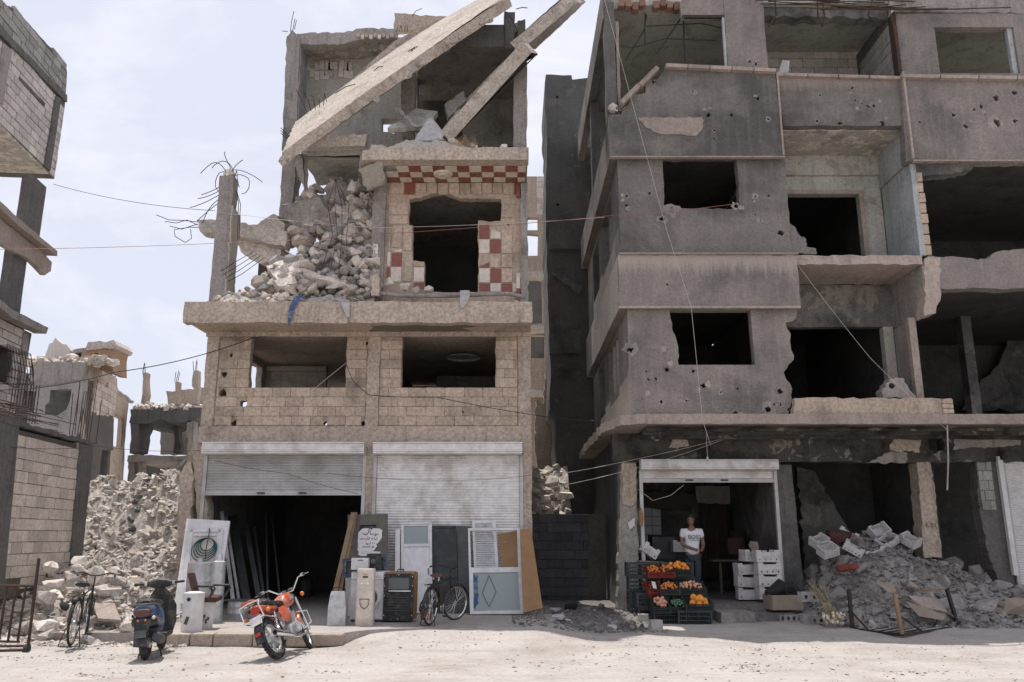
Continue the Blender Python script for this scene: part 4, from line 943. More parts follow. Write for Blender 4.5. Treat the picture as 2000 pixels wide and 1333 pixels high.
# recess between the bays
part('balcony_parapet', [P(1528, 300, 16.95), P(1530, 246, 16.95), P(1766, 246, 16.95), P(1758, 152, 16.95), P(1518, 146, 16.95)][1:], shots([(1665, 172, .03), (1670, 196, .03), (1696, 207, .04), (1706, 207, .04), (1684, 203, .02), (1602, 186, .03), (1596, 237, .03), (1724, 241, .06), (1640, 241, .05)], 16.95), (0, .2, 0), 'parapet_drip', .16, .014, 34)
a, b = P(1516, 147, 16.9), P(1757, 154, 16.9)
for i in range(4):
    p, q = a.lerp(b, i / 4 + .004), a.lerp(b, (i + 1) / 4 - .004); mk('sill_stone', MB().beam(p + Vector((0, .1, 0)), q + Vector((0, .1, 0)), .3, .07), 'sill_stone', rbd)
mk('balcony_soffit', MB().prism(rag([Vector((5.95, 17.15, 10.44)), Vector((8.68, 17.15, 10.44)), Vector((8.68, 18.44, 10.44)), Vector((5.95, 18.44, 10.44))], .3, .01, 35), [], (0, 0, .2)), 'peeling_soffit', rbd)
part('recess_wall', rect(5.98, 8.68, 7.48, 10.44, 18.46), [rect(6.12, 8.17, 7.5, 9.50, 18.46)], (0, .2, 0), 'green_plaster', .3, .004, 36)
mk('wall_step', MB().bx(5.98, 8.68, 18.38, 18.458, 9.95, 10.438), 'green_plaster', rbd)
mk('door_frame', MB().prism(rect(6.06, 8.27, 7.5, 9.60, 18.44), [rect(6.14, 8.16, 7.52, 9.5, 18.44)], (0, .018, 0)), 'sill_stone', rbd)
mk('recess_side', MB().prism(rag(srect(17.0, 18.45, 7.48, 9.62, 8.70), .3, .01, 37), [], (.12, 0, 0)), 'blue_grey_plaster', rbd)
mk('recess_side', MB().prism(rag(srect(16.9, 18.45, 9.63, 11.68, 8.66), .3, .006, 38), [], (.14, 0, 0)), 'blue_grey_plaster', rbd)
for k in range(8):
    mk('hollow_brick', MB().cbox((8.87 + rq.uniform(-.02, .02), 17.1, 7.6 + k * .24), (.16, .2, .215), .02, (0, rq.uniform(-.05, .05), 0)), 'tan_plaster', rbd)
mk('edge_strip', MB().bx(8.665, 8.71, 16.78, 16.9, 9.62, 11.7), 'sill_stone', rbd)
# first floor recess: slab edge, lintel, post, sill wall
mk('balcony_slab', MB().prism(rag([Vector((6.04, 16.98, 7.27)), Vector((8.72, 16.98, 7.27)), Vector((8.72, 16.98, 7.47)), Vector((6.04, 16.98, 7.47))], .16, .02, 40), [], (0, 1.46, 0)), 'sill_stone', rbd)
part('recess_wall', rect(5.98, 8.72, 6.27, 7.26, 18.45), [], (0, .2, 0), 'sooty_plaster', .3, .01, 41)
mk('recess_side', MB().prism(rag([Vector((8.70, 17.0, 7.26)), Vector((8.70, 18.44, 7.26)), Vector((8.70, 18.44, 6.28)), Vector((8.70, 17.5, 6.22)), Vector((8.70, 17.05, 6.45))], .12, .03, 42, keep=(0, 1)), [], (.2, 0, 0)), 'grey_concrete', rbd)
mk('post', MB().bx(8.38, 8.6, 18.4, 18.6, 4.05, 6.265), 'pale_plaster', rbd)
mk('post', MB().bx(8.46, 8.6, 17.35, 17.5, 4.05, 6.2), 'sill_stone', rbd)
mk('recess_side', MB().bx(8.62, 8.7, 17.52, 18.4, 4.4, 6.2), 'grey_concrete', rbd)
mk('sill_wall', MB().prism(rag([P(1551, 826, 16.8), P(1862, 826, 16.8), P(1858, 778, 16.8), P(1552, 778, 16.8)], .15, .02, 43), [], (0, .2, 0)), 'tan_plaster', rbd)
for k in range(3):
    mk('block', MB().cbox((8.78, 16.88, 4.1 + k * .1), (.22, .24, .09), .012), 'tan_plaster', rbd)
mk('broken_block', MB().prism(rag([P(1725, 778, 17.0), P(1790, 778, 17.0), P(1772, 752, 17.0), P(1762, 738, 17.0), P(1738, 740, 17.0), P(1722, 765, 17.0)], .08, .025, 44), [disc(P(1743, 754, 17.0), .07, (1, 0, 0), (0, 0, 1), rq, 8)], (0, .3, 0)), 'grey_concrete', rbd)
mk('broken_wall', MB().prism(rag([P(1541, 496, 17.05), P(1596, 496, 17.05), P(1594, 486, 17.05), P(1575, 482, 17.05), P(1575, 468, 17.05), P(1560, 458, 17.05), P(1555, 447, 17.05), P(1540, 435, 17.05)], .08, .02, 45), [], (0, .2, 0)), 'roughcast', rbd)
# right bay
part('band', [P(1770, 316, 16.86), P(2060, 316, 16.86), P(2060, 152, 16.86), P(1760, 150, 16.86)], shots([(1945, 192, .09), (1981, 183, .06), (1916, 208, .05), (1903, 215, .05), (1862, 225, .05), (1797, 239, .03), (1946, 240, .09), (1958, 240, .09), (1983, 237, .05), (1886, 247, .05), (1934, 198, .02), (1924, 224, .02)], 16.86), (0, .25, 0), 'roughcast_warm', .16, .014, 50)
mk('band_moulding', MB().bx(8.7, 13, 16.82, 16.92, 9.57, 9.6), 'sill_stone', rbd)
a, b = P(1760, 151, 16.8), P(2060, 156, 16.8)
for i in range(4):
    p, q = a.lerp(b, i / 4 + .004), a.lerp(b, (i + 1) / 4 - .004); mk('sill_stone', MB().beam(p + Vector((0, .12, .01)), q + Vector((0, .12, .01)), .34, .08), 'sill_stone', rbd)
part('bay_wall', rect(8.76, 13, 11.72, 13.3, 17.0), [rect(9.62, 11.42, 11.78, 12.95, 17.0)], (0, .22, 0), 'roughcast_warm', .25, .01, 51)
mk('edge_strip', MB().bx(8.68, 8.75, 16.96, 17.2, 11.75, 13.3), 'rebar', rbd)
mk('window_frame', MB().bx(11.3, 11.41, 17.05, 17.15, 11.78, 12.95), 'blue_grey_plaster', rbd)
part('band', [P(1822, 566, 17.0), P(2060, 562, 17.0), P(2060, 478, 17.0), P(2000, 486, 17.0), P(1970, 490, 17.0), P(1942, 494, 17.0), P(1934, 504, 17.0), P(1910, 508, 17.0), P(1868, 502, 17.0), P(1812, 500, 17.0)], [], (0, .3, 0), 'roughcast_warm', .12, .025, 52, keep=(1,))
mk('broken_block', MB().prism(rag([P(1806, 505, 16.97), P(1836, 503, 16.97), P(1838, 580, 16.97), P(1828, 612, 16.97), P(1806, 618, 16.97)], .1, .03, 53), [], (0, .35, 0)), 'sill_stone', rbd)
mk('lintel', MB().prism(rag([P(1776, 318, 17.02), P(1905, 318, 17.02), P(1900, 330, 17.02), P(1850, 340, 17.02), P(1798, 345, 17.02)], .1, .03, 54), [], (0, .3, 0)), 'sooty_plaster', rbd)
mk('wire_coil', MB().torus(P(1817, 348, 17.4), (0, .3, 1), .16, .02, 20, 6), 'wire_black', rbd)
for x in (10.0, 11.6):
    mk('room_column', MB().bx(x, x + .25, 21, 21.3, 4.05, 7.2), 'sooty_plaster', rbd)
mk('graffiti_wall', MB().prism(rag([P(1880, 800, 23.8), P(2010, 800, 23.8), P(2010, 650, 23.8), P(1975, 640, 23.8), P(1960, 690, 23.8)], .3, .1, 55), [], (0, .1, 0)), 'sooty_plaster', rbd)
# recess top room
part('top_back_wall', [P(1500, 150, 19.3), P(1700, 150, 19.3), P(1700, 60, 19.3), P(1500, 60, 19.3)], [], (0, .2, 0), 'joint_dark', .5, .0, 56)
tb = [o for o in rbd.children if o.name.startswith('top_back_wall')][0]
pa, pb = P(1500, 150, 19.3), P(1694, 92, 19.3)
blocks(tb, (0, 19.3, 0), (1, 0, 0), (0, -1, 0), [(pa.x, pa.z), (pb.x, pa.z), (pb.x, pb.z), (pa.x, pb.z)], [], L=.62, H=.25, depth=.1, mat='block_white', seed=61)
mk('top_beam', MB().bx(5.95, 9.2, 19.1, 19.35, pb.z + .01, pb.z + .45), 'green_plaster', rbd)
mk('top_side_wall', MB().prism(srect(17.22, 19.2, 11.7, 13.6, 8.78), [], (.15, 0, 0)), 'joint_dark', rbd)
tb = [o for o in rbd.children if o.name.startswith('top_side_wall')][0]
blocks(tb, (8.78, 0, 0), (0, 1, 0), (-1, 0, 0), [(17.24, 11.72), (19.05, 11.72), (19.05, 13.3), (17.24, 13.3)], [], L=.45, H=.22, depth=.1, mat='block_grey', seed=62)
mk('rubbish_bag', MB().hull(P(1530, 132, 17.2), (.4, .3, .24), random.Random(4)), 'grey_cloth', rbd)
# rods hanging along the roof edge
for i in range(16):
    y = rq.uniform(-6, 22); x0 = 1490 + rq.uniform(-20, 250); x1 = x0 + rq.uniform(120, 300)
    mk('roof_bar', MB().tube([P(x0, y, 16.9), P((x0 + x1) / 2, y + rq.uniform(-3, 6), 16.8), P(x1, y + rq.uniform(-4, 8), 16.9)], .014, 5), 'rebar', rbd)
for x in (1513, 1596, 1605, 1705):
    mk('roof_bar', MB().tube([P(x, -5, 17.1), P(x + rq.uniform(-10, 10), 30, 17.1), P(x + rq.uniform(-14, 14), 52, 17.1)], .018, 5), 'rebar', rbd)
mk('roof_edge', MB().prism(rag([P(1745, 22, 16.98), P(2060, 26, 16.98), P(2060, -8, 16.98), P(1745, -14, 16.98)], .15, .03, 57, keep=(1, 2)), [], (0, .3, 0)), 'grey_concrete', rbd)
mk('roof_edge', MB().prism(rag([P(1492, 32, 17.4), P(1745, 36, 17.4), P(1745, 0, 17.4), P(1492, -6, 17.4)], .15, .05, 58), [], (0, .3, 0)), 'sooty_plaster', rbd)
# ground floor: overhanging slab, fascia, columns
sl_ = [Vector((1.95, 24.5, 3.84)), Vector((1.95, 18.2, 3.84)), Vector((2.2, 16.9, 3.84)), Vector((2.6, 16.72, 3.84)), Vector((13, 16.72, 3.84)), Vector((13, 18.3, 3.84)), Vector((2.7, 18.3, 3.84)), Vector((2.7, 24.5, 3.84))]
mk('canopy_slab', MB().prism(rag(sl_, .15, .045, 70, keep=(4, 5, 6, 7)), [], (0, 0, .2)), 'sill_stone', rbd)
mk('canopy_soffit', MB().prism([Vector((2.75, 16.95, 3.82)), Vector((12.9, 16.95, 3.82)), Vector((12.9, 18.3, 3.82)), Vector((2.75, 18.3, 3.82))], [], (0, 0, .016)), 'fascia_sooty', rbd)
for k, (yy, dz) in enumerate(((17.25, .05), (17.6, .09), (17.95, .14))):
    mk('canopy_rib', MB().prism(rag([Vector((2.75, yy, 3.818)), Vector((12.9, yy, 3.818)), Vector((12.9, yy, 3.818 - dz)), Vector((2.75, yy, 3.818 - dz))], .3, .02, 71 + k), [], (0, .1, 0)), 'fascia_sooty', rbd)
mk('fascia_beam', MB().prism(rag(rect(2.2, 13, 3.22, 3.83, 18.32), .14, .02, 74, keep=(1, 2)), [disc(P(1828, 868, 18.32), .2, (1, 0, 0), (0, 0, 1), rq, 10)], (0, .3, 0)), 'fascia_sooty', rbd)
for k, pl in enumerate((((1306, 875), (1345, 872), (1330, 842), (1314, 850)), ((1690, 905), (1768, 905), (1772, 886), (1735, 884)), ((1738, 880), (1796, 884), (1800, 848), (1742, 852)), ((1860, 878), (1992, 870), (1992, 850), (1866, 848)), ((1278, 862), (1290, 858), (1286, 845), (1276, 850)))):
    mk('plaster_patch', MB().prism(rag([P(x, y, 18.315) for x, y in pl], .09, .03, 80 + k), [], (0, -.02, 0)), ('tan_concrete', 'grey_concrete')[k % 2], rbd)
def pier(pts, Y, mat, seed, d=.4, st=.14, am=.022):
    return mk('pier', MB().prism(rag([P(x, y, Y) for x, y in pts], st, am, seed), [], (0, d, 0)), mat, rbd)
c1 = pier([(1212, 868), (1243, 868), (1245, 1000), (1248, 1215), (1207, 1215), (1210, 1000)], 18.4, 'grey_concrete', 90)
mk('plaster_patch', MB().prism(rag([P(x, y, 18.395) for x, y in ((1214, 880), (1242, 880), (1243, 980), (1230, 990), (1215, 985))], .1, .02, 91), [], (0, -.02, 0)), 'tan_concrete', rbd)
mk('plaster_patch', MB().prism(rag([P(x, y, 18.39) for x, y in ((1226, 1022), (1240, 1012), (1238, 1028), (1230, 1034))], .05, .015, 92), [], (0, -.02, 0)), 'white_paint', rbd)
pier([(1508, 908), (1546, 908), (1571, 1160), (1528, 1160)], 18.36, 'dark_concrete', 93, am=.008)
c3 = pier([(1790, 900), (1816, 895), (1826, 960), (1840, 1090), (1805, 1090), (1800, 1000)], 18.36, 'tan_concrete', 94, am=.02, st=.12)
wallr = mk('brick_pier', MB().prism(rag([P(x, y, 18.38) for x, y in ((1912, 880), (1944, 876), (1962, 1000), (1982, 1140), (1950, 1140), (1925, 1060), (1908, 960))], .1, .03, 95), [], (0, .3, 0)), 'dark_concrete', rbd)
pa = P(1914, 1000, 18.38)
blocks(wallr, (0, 18.37, 0), (1, 0, 0), (0, -1, 0), [(pa.x + .05, 2.2), (pa.x + .36, 2.2), (pa.x + .36, 3.3), (pa.x + .05, 3.3)], [], L=.2, H=.21, depth=.06, mat='block_grey', seed=96)
def mark_text(name, body, p, size, mat, parent, rotz=0.0, tilt=0.0, ext=.001, shear=0.0, spacing=1.0):
    cu = bpy.data.curves.new(name, 'FONT'); cu.body = body; cu.size = size; cu.extrude = ext; cu.align_x = 'CENTER'; cu.align_y = 'CENTER'; cu.shear = shear; cu.space_character = spacing
    cu.materials.append(MATS[mat]); t = bpy.data.objects.new(name, cu); COL.objects.link(t)
    dg = bpy.context.evaluated_depsgraph_get(); me = bpy.data.meshes.new_from_object(t.evaluated_get(dg)); me.name = name
    COL.objects.unlink(t); bpy.data.objects.remove(t)
    o = bpy.data.objects.new(name, me); COL.objects.link(o)
    if parent: o.parent = parent
    o.location = Vector(p) - worg(parent); o.rotation_euler = (math.pi / 2 + tilt, 0, rotz)
    return o
mark_text('spray_number', '6 91', P(1819, 1027, 18.32), .135, 'soot_shade_black', c3)
# ground floor rooms
mk('shop_wall', MB().bx(2.56, 6.0, 23.0, 23.2, 0, 3.84), 'sooty_plaster', rbd)
mk('shop_wall', MB().bx(5.75, 5.98, 18.8, 23.0, 0, 3.84), 'sooty_plaster', rbd)
mk('shop_wall', MB().bx(6.0, 17, 22.0, 22.2, 0, 3.84), 'soot_shade_black', rbd)
mk('shop_wall', MB().prism(rag([Vector((8.3, 20.5, 0)), Vector((6.9, 20.5, 0)), Vector((6.9, 20.5, 3.3)), Vector((7.3, 20.5, 3.2)), Vector((7.8, 20.5, 2.2)), Vector((8.1, 20.5, 1.7))], .15, .05, 97), [], (0, .15, 0)), 'sooty_plaster', rbd)
mk('shop_wall', MB().bx(9.3, 9.45, 19.0, 22.0, 0, 3.84), 'soot_shade_black', rbd)
shopfl = struct('shop_floor', MB().prism(rag([Vector((2.7, 17.55, .33)), Vector((5.75, 17.45, .33)), Vector((5.75, 23, .33)), Vector((2.7, 23, .33))], .3, .03, 98, keep=(1, 2, 3)), [], (0, 0, -.35)), 'litter_dirt')
mk('step_stone', MB().prism(rag([Vector((3.98, 16.75, .235)), Vector((4.62, 16.72, .235)), Vector((4.62, 17.6, .235)), Vector((3.98, 17.6, .235))], .15, .02, 99), [], (0, 0, -.3)), 'grey_concrete', shopfl)
mk('step_stone', MB().prism(rag([Vector((4.63, 16.9, .2)), Vector((5.45, 16.95, .2)), Vector((5.45, 17.6, .2)), Vector((4.63, 17.6, .2))], .15, .02, 100), [], (0, 0, -.3)), 'litter_dirt', shopfl)
# white wall tiles inside the fruit shop
tw = mk('tiled_wall', MB().bx(2.75, 4.0, 22.9, 22.99, 1.2, 2.7), 'dark_concrete', rbd)
for i in range(5):
    for j in range(6):
        if rq.random() < .2: continue
        mk('wall_tile', MB().bx(2.78 + i * .24, 3.005 + i * .24, 22.88, 22.9, 1.22 + j * .24, 1.445 + j * .24), 'white_plastic', tw)
mk('curtain', MB().loft([[Vector((5.0 + .7 * t, 22.7 + .05 * math.sin(t * 40), z)) for t in [i / 30 for i in range(31)]] + [Vector((5.0 + .7 * t, 22.72 + .05 * math.sin(t * 40), z)) for t in [i / 30 for i in range(30, -1, -1)]] for z in (.6, 3.3)], True), 'wall_rag', rbd)
mk('wall_board', MB().prism(rag([P(x, y, 22.6) for x, y in ((1250, 960), (1365, 965), (1350, 1000), (1252, 990))], .2, .03, 101), [], (0, .05, 0)), 'wall_rag', rbd)
mk('wall_board', MB().prism(rag([P(x, y, 22.5) for x, y in ((1358, 950), (1430, 950), (1425, 985), (1362, 982))], .2, .03, 102), [], (0, .05, 0)), 'block_grey', rbd)
sh = thing('roller_shutter', 'rolled up grey shutter over the fruit shop with a bare bulb hanging in front', 'roller shutter', (4.2, 18.3, .33), 'roller shutters')
shutter(sh, 2.78, 5.68, 3.27, 2.78, 18.34, drum_h=.24, drum_d=.28, mat='shutter_metal')
sh = thing('roller_shutter', 'white roller shutter at the right edge beside the dark brick pier', 'roller shutter', (11.3, 18.4, 0), 'roller shutters')
shutter(sh, 10.68, 12.8, 3.50, .1, 18.42, drum_h=0, mat='white_paint', pitch=.05, lock=False)
mk('shutter_post', MB().beam(P(1950, 892, 18.3), P(1983, 1124, 18.3), .1, .1), 'white_paint', sh)
mk('roller_wheel', MB().lathe([(.02, -.05), (.11, -.05), (.11, .05), (.02, .05)], P(1957, 889, 18.25), (1, .2, 0), 14), 'rubber', sh)

# ================================================================== alley between the two buildings
tow = thing('burnt_tower', 'tall narrow soot-black concrete stair block standing in the alley beside the grey building', 'building', (1.8, 25, 0))
pl = [P(1087, 1010, 25), P(1160, 1010, 25), P(1168, 150, 25), P(1118, 156, 25), P(1116, 147, 25), P(1066, 146, 25), P(1064, 210, 25), P(1068, 236, 25), P(1066, 420, 25), P(1070, 600, 25), P(1076, 735, 25), P(1074, 800, 25), P(1085, 812, 25)]
mk('tower_wall', MB().prism(rag(pl, .35, .03, 120, keep=(0, 1, 2)), [disc(P(1088, 190, 25), .05, (1, 0, 0), (0, 0, 1), rq), disc(P(1089, 400, 25), .05, (1, 0, 0), (0, 0, 1), rq)], (0, 3, 0)), 'soot_shade_black', tow)
for (y0, y1) in ((448, 486), (645, 690)):
    mk('tower_band', MB().prism([P(1073, y1, 24.85), P(1135, y1, 24.85), P(1135, y0, 24.85), P(1073, y0, 24.85)], [], (0, .15, 0)), 'soot_shade_black', tow)
mk('tower_ledge', MB().prism(rag([P(1078, 532, 24.8), P(1092, 534, 24.8), P(1138, 560, 24.8), P(1132, 572, 24.8)], .2, .03, 121), [], (0, .2, 0)), 'dark_concrete', tow)
wl_ = thing('block_wall', 'dark grey hollow-block wall closing off the bottom of the alley', 'wall', (1.2, 21.5, 0))
mk('wall_core', MB().bx(.44, 2.32, 21.53, 21.7, 0, 2.2), 'joint_dark', wl_)
blocks(wl_, (0, 21.5, 0), (1, 0, 0), (0, -1, 0), [(.44, .0), (1.9, .0), (1.9, 2.2), (.44, 2.2)], [], L=.44, H=.22, depth=.12, mat='block_dark', seed=123)
bgb = thing('distant_ruin', 'pale gutted house seen through the slit of the alley', 'building', (1.0, 33, 0))
wp = [P(1020, 1000, 32), P(1095, 1000, 32), P(1095, 342, 32), P(1020, 345, 32)]
mk('wall', MB().prism(rag(wp, .5, .06, 124), [[P(x, y, 32) for x, y in ((1030, 500), (1050, 500), (1051, 458), (1030, 456))], [P(x, y, 32) for x, y in ((1030, 634), (1060, 632), (1058, 545), (1030, 545))], [P(x, y, 32) for x, y in ((1030, 700), (1064, 700), (1064, 655), (1030, 655))], [P(x, y, 32) for x, y in ((1030, 450), (1050, 450), (1050, 425), (1030, 425))]], (0, .3, 0)), 'tan_plaster', bgb)
mk('inner_wall', MB().bx(.2, 2.2, 36, 36.3, 8, 13), 'dark_concrete', bgb)
for (y0, y1, Y) in ((530, 542, 31.6), (636, 646, 31.5), (762, 774, 31.6)):
    mk('floor_edge', MB().prism(rag([P(1025, y1, Y), P(1068, y1, Y), P(1068, y0, Y), P(1025, y0, Y)], .3, .05, y0), [], (0, .5, 0)), 'block_beige', bgb)
blocks(bgb, (0, 32, 0), (1, 0, 0), (0, -1, 0), [(P(1048, 350, 32).x, P(0, 420, 32).z), (P(1066, 350, 32).x, P(0, 420, 32).z), (P(1066, 350, 32).x, P(0, 350, 32).z), (P(1048, 350, 32).x, P(0, 350, 32).z)], [], L=.4, H=.24, depth=.08, mat='block_beige', seed=4)
mk('broken_wall', MB().prism(rag([P(1055, 985, 28), P(1090, 985, 28), P(1090, 800, 28), P(1078, 730, 28), P(1064, 728, 28), P(1062, 790, 28), P(1048, 775, 28), P(1044, 880, 28)], .2, .07, 125), [], (0, .4, 0)), 'tan_plaster', bgb)
heap2 = thing('rubble_heap', 'pale rubble piled high in the alley behind the dark block wall', 'rubble', (1, 24, 0))
h2 = lambda x, y: 3.6 * sst(21.2, 24.6, y) + .35 * fbm(x, y, 1.2, 4) - .1
mk('rubble_base', grid_mesh(frange(.42, 1.6, .08), frange(21.75, 25, .1), h2), 'rubble_dust', heap2)['kind'] = 'stuff'
chunks(heap2, 150, lambda r, i: (lambda x, y: Vector((x, y, h2(x, y) + .05)))(r.uniform(.45, 1.5), r.uniform(22.3, 24.6)), lambda r, i: .12 + .3 * r.random() ** 2, 'broken_concrete', 127)
# ================================================================== tall block building at the left edge
tall = thing('block_building', 'unfinished pale block building on bare concrete posts rising at the left edge', 'building', (-11.8, 18, 0))
KD = Vector((-.093, 1, 0)).normalized(); NX = Vector((KD.y, -KD.x, 0))          # wall direction and its outward side
def LX(x0):                                                                      # a plane x = x0 - .093 y
    def f(px, py):
        u = (px - 1000) / FPX; v = (666.5 - py) / FPX; dy = CP - v * SP
        k = x0 / (u + .093 * dy); return Vector((u * k, dy * k, EYE + (SP + v * CP) * k))
    return f
A = LX(-10.0); Oa = Vector((-10.0, 0, 0))
def lw(f, pts): return [f(x, y) for x, y in pts]
def uz(p): return ((p - Oa).dot(KD), p.z)
top = lw(A, [(-90, -70), (8, 4), (30, 22), (129, 128), (131, 142), (127, 200), (-90, -20)])
tw_ = mk('upper_wall', MB().prism(rag(lw(A, [(-90, -75), (5, 5), (35, 22), (129, 128), (131, 142), (127, 205), (106, 350), (-90, 150)]), .2, .015, 1), [], -NX * 3.3), 'joint_dark', tall)
blocks(tw_, Oa, KD, NX, [uz(p) for p in lw(A, [(-60, -40), (5, 6), (35, 23), (129, 129), (126, 196), (-60, -2)])], [], L=.42, H=.2, depth=.08, mat='block_grey', seed=5, proud=.02, gap=.022)
blocks(tw_, Oa, KD, NX, [uz(p) for p in lw(A, [(-60, 10), (112, 190), (93, 325), (-60, 185)])], [], L=.4, H=.2, depth=.08, mat='block_white', seed=6, proud=.02, gap=.022)
blocks(tw_, Oa, KD, NX, [uz(p) for p in lw(A, [(115, 195), (125, 204), (106, 348), (96, 338)])], [], L=.4, H=.2, depth=.08, mat='block_white', seed=7, proud=.02, gap=.022)
def bandA(pts, mat, name, t=.06, seed=1): mk(name, MB().prism(rag(lw(A, pts), .3, .012, seed), [], NX * t), mat, tall)
bandA([(-60, -5), (126, 186), (126, 200), (-60, 12)], 'dark_concrete', 'ring_beam', .07, 11)
bandA([(105, 188), (116, 192), (95, 333), (84, 325)], 'dark_concrete', 'wall_post', .05, 12)
bandA([(2, 84), (19, 98), (2, 205), (-14, 190)], 'grey_concrete', 'wall_post', .05, 13)
bandA([(36, 150), (86, 202), (85, 208), (35, 157)], 'dark_concrete', 'lintel', .03, 14)
# underside of the upper floor
e = [A(-90, 150), A(106, 350), A(106, 350) - NX * 3.4, A(-90, 150) - NX * 3.4]
for p in e: p.z = e[1].z
mk('floor_slab', MB().prism(e, [], (0, 0, .25)), 'peeling_soffit', tall)
e2 = A(106, 350)
# posts
def postA(px0, px1, y0, y1, f=A, mat='grey_concrete', d=.32, seed=1):
    a, b = f(px0, y0), f(px0, y1); w = f(px1, (y0 + y1) / 2) - f(px0, (y0 + y1) / 2)
    w = KD * w.dot(KD); b = Vector((a.x, a.y, b.z))
    mk('post', MB().prism(rag([a, a + w, b + w, b], .3, .012, seed), [], -NX * d), mat, tall)
postA(62, 94, 340, 470, d=.22, seed=21, mat='dark_concrete'); postA(31, 58, 470, 640, d=.22, seed=22, mat='dark_concrete')
bandA([(-60, 360), (0, 418), (88, 490), (88, 500), (0, 432), (-60, 375)], 'sill_stone', 'slab_edge', .3, 31)
bandA([(-60, 380), (0, 436), (70, 490), (92, 512), (90, 530), (78, 538), (45, 505), (0, 482), (-60, 440)], 'sill_stone', 'slab_edge', .12, 32)
bandA([(-60, 560), (0, 606), (70, 640), (66, 652), (0, 622), (-60, 575)], 'grey_concrete', 'slab_edge', .3, 33)
lo = mk('lower_wall', MB().prism(rag(lw(A, [(-60, 580), (0, 618), (62, 652), (36, 800), (-60, 800)]), .3, .012, 34), [lw(A, [(-20, 668), (22, 685), (20, 748), (-22, 745)])], -NX * 3.3), 'joint_dark', tall)
blocks(lo, Oa, KD, NX, [uz(p) for p in lw(A, [(-60, 590), (0, 626), (48, 652), (30, 800), (-60, 800)])], [(uz(A(-20, 700))[0], uz(A(24, 700))[0], A(0, 748).z, A(0, 672).z)], L=.4, H=.2, depth=.08, mat='block_white', seed=8, proud=.02, gap=.022)
bandA([(42, 648), (53, 654), (40, 795), (30, 795)], 'grey_concrete', 'wall_post', .05, 35)
gr = mk('window_grille', MB().tube([A(-18, 672) + NX * .35, A(30, 692) + NX * .35, A(36, 752) + NX * .35, A(-18, 750) + NX * .35], .012, 5), 'steel_dark', tall)
for i in range(9):
    a, b = A(-18 + i * 6, 674 + i * 2.4), A(-18 + i * 6.4, 750)
    mk('grille_bar', MB().tube([a + NX * .05, a + NX * .35, a.lerp(b, .6) + NX * .4, b + NX * .36, b + NX * .05], .009, 5), 'steel_dark', tall)
for k in range(4):
    a, b = A(-18, 688 + k * 16), A(32, 704 + k * 14); mk('grille_bar', MB().tube([a + NX * .37, b + NX * .37], .009, 5), 'steel_dark', tall)
for i in range(10):
    a = A(-10 + i * 6, 752); mk('balcony_rail', MB().tube([a + NX * .4, Vector((a.x, a.y, a.z - .95)) + NX * .4], .011, 5), 'rebar', tall)
mk('hanging_cable', MB().tube([A(44, 728), A(54, 736), A(62, 752), A(58, 775), A(44, 786)], .013, 5), 'wire_black', tall)
# ================================================================== walled plot in front of it
plot = thing('walled_plot', 'single-storey beige block wall between dark concrete posts with reinforcing bars laid on top', 'building', (-9, 16, 0))
B = LX(-7.3); Ob = Vector((-7.3, 0, 0))
def uzb(p): return ((p - Ob).dot(KD), p.z)
bl = mk('wall_core', MB().prism([p - NX * .02 for p in lw(B, [(-60, 810), (30, 838), (160, 870), (150, 1150), (-60, 1180)])], [], -NX * 2.6), 'joint_dark', plot)
blocks(bl, Ob, KD, NX, [uzb(p) for p in lw(B, [(30, 838), (154, 868), (132, 1140), (8, 1140)])], [], L=.40, H=.205, depth=.1, mat='block_beige', seed=9, proud=.0, gap=.01)
def postB(pts, seed): mk('post', MB().prism(rag([p + NX * .04 for p in lw(B, pts)], .4, .01, seed), [], -NX * .4), 'dark_concrete', plot)
postB([(-40, 815), (33, 832), (4, 1150), (-60, 1150)], 41); postB([(154, 866), (179, 872), (153, 1130), (132, 1130)], 42)
bm_ = mk('ring_beam', MB().prism(rag([p + NX * .05 for p in lw(B, [(-60, 806), (30, 832), (180, 871), (180, 864), (30, 824), (-60, 796)])], .2, .02, 43), [], -NX * .35), 'dark_concrete', plot)
ra = random.Random(55)
for i in range(40):
    x0 = ra.uniform(-60, 90); x1 = x0 + ra.uniform(50, 120); yA = 796 + x0 * .24 + ra.uniform(-30, 18); yB = yA + (x1 - x0) * ra.uniform(.16, .3)
    a, b = B(x0, yA), B(min(x1, 215), yB); off = -NX * ra.uniform(-.2, 1.0)
    mk('reinforcing_bar', MB().tube([a + off, a.lerp(b, .5) + off + Vector((0, 0, ra.uniform(-.06, .06))), b + off], .008, 4), 'rebar', plot)
for i in range(10):
    a = B(146 + i * 4.6, 850 + i * 2) - NX * (.1 * (i % 3)); mk('starter_bar', MB().tube([a, a + Vector((ra.uniform(-.04, .04), 0, 1.15 + ra.uniform(-.25, .2)))], .009, 4), 'rebar', plot)
# ================================================================== shelled house behind the plot
hse = thing('shelled_house', 'two-storey pale block house with blasted window and orange parapet beyond the rubble', 'building', (-15, 30, 0))
HY = 30.0
mk('front_wall', MB().prism(rag([P(40, 1000, HY), P(146, 1000, HY), P(164, 708, HY), P(60, 708, HY)], .5, .04, 51), [[P(x, y, HY) for x, y in ((88, 810), (112, 812), (130, 800), (137, 782), (140, 760), (98, 762), (96, 785), (88, 792))], [P(x, y, HY) for x, y in ((40, 806), (64, 806), (72, 765), (42, 762))]], (0, .35, 0)), 'block_grey', hse)
mk('roof_beam', MB().prism(rag([P(60, 758, HY - .05), P(160, 742, HY - .05), P(168, 708, HY - .05), P(60, 706, HY - .05)], .4, .04, 52), [], (0, .3, 0)), 'grey_concrete', hse)
mk('inner_wall', MB().bx(-21, -16.6, 33, 33.2, 0, 8), 'soot_shade_black', hse)
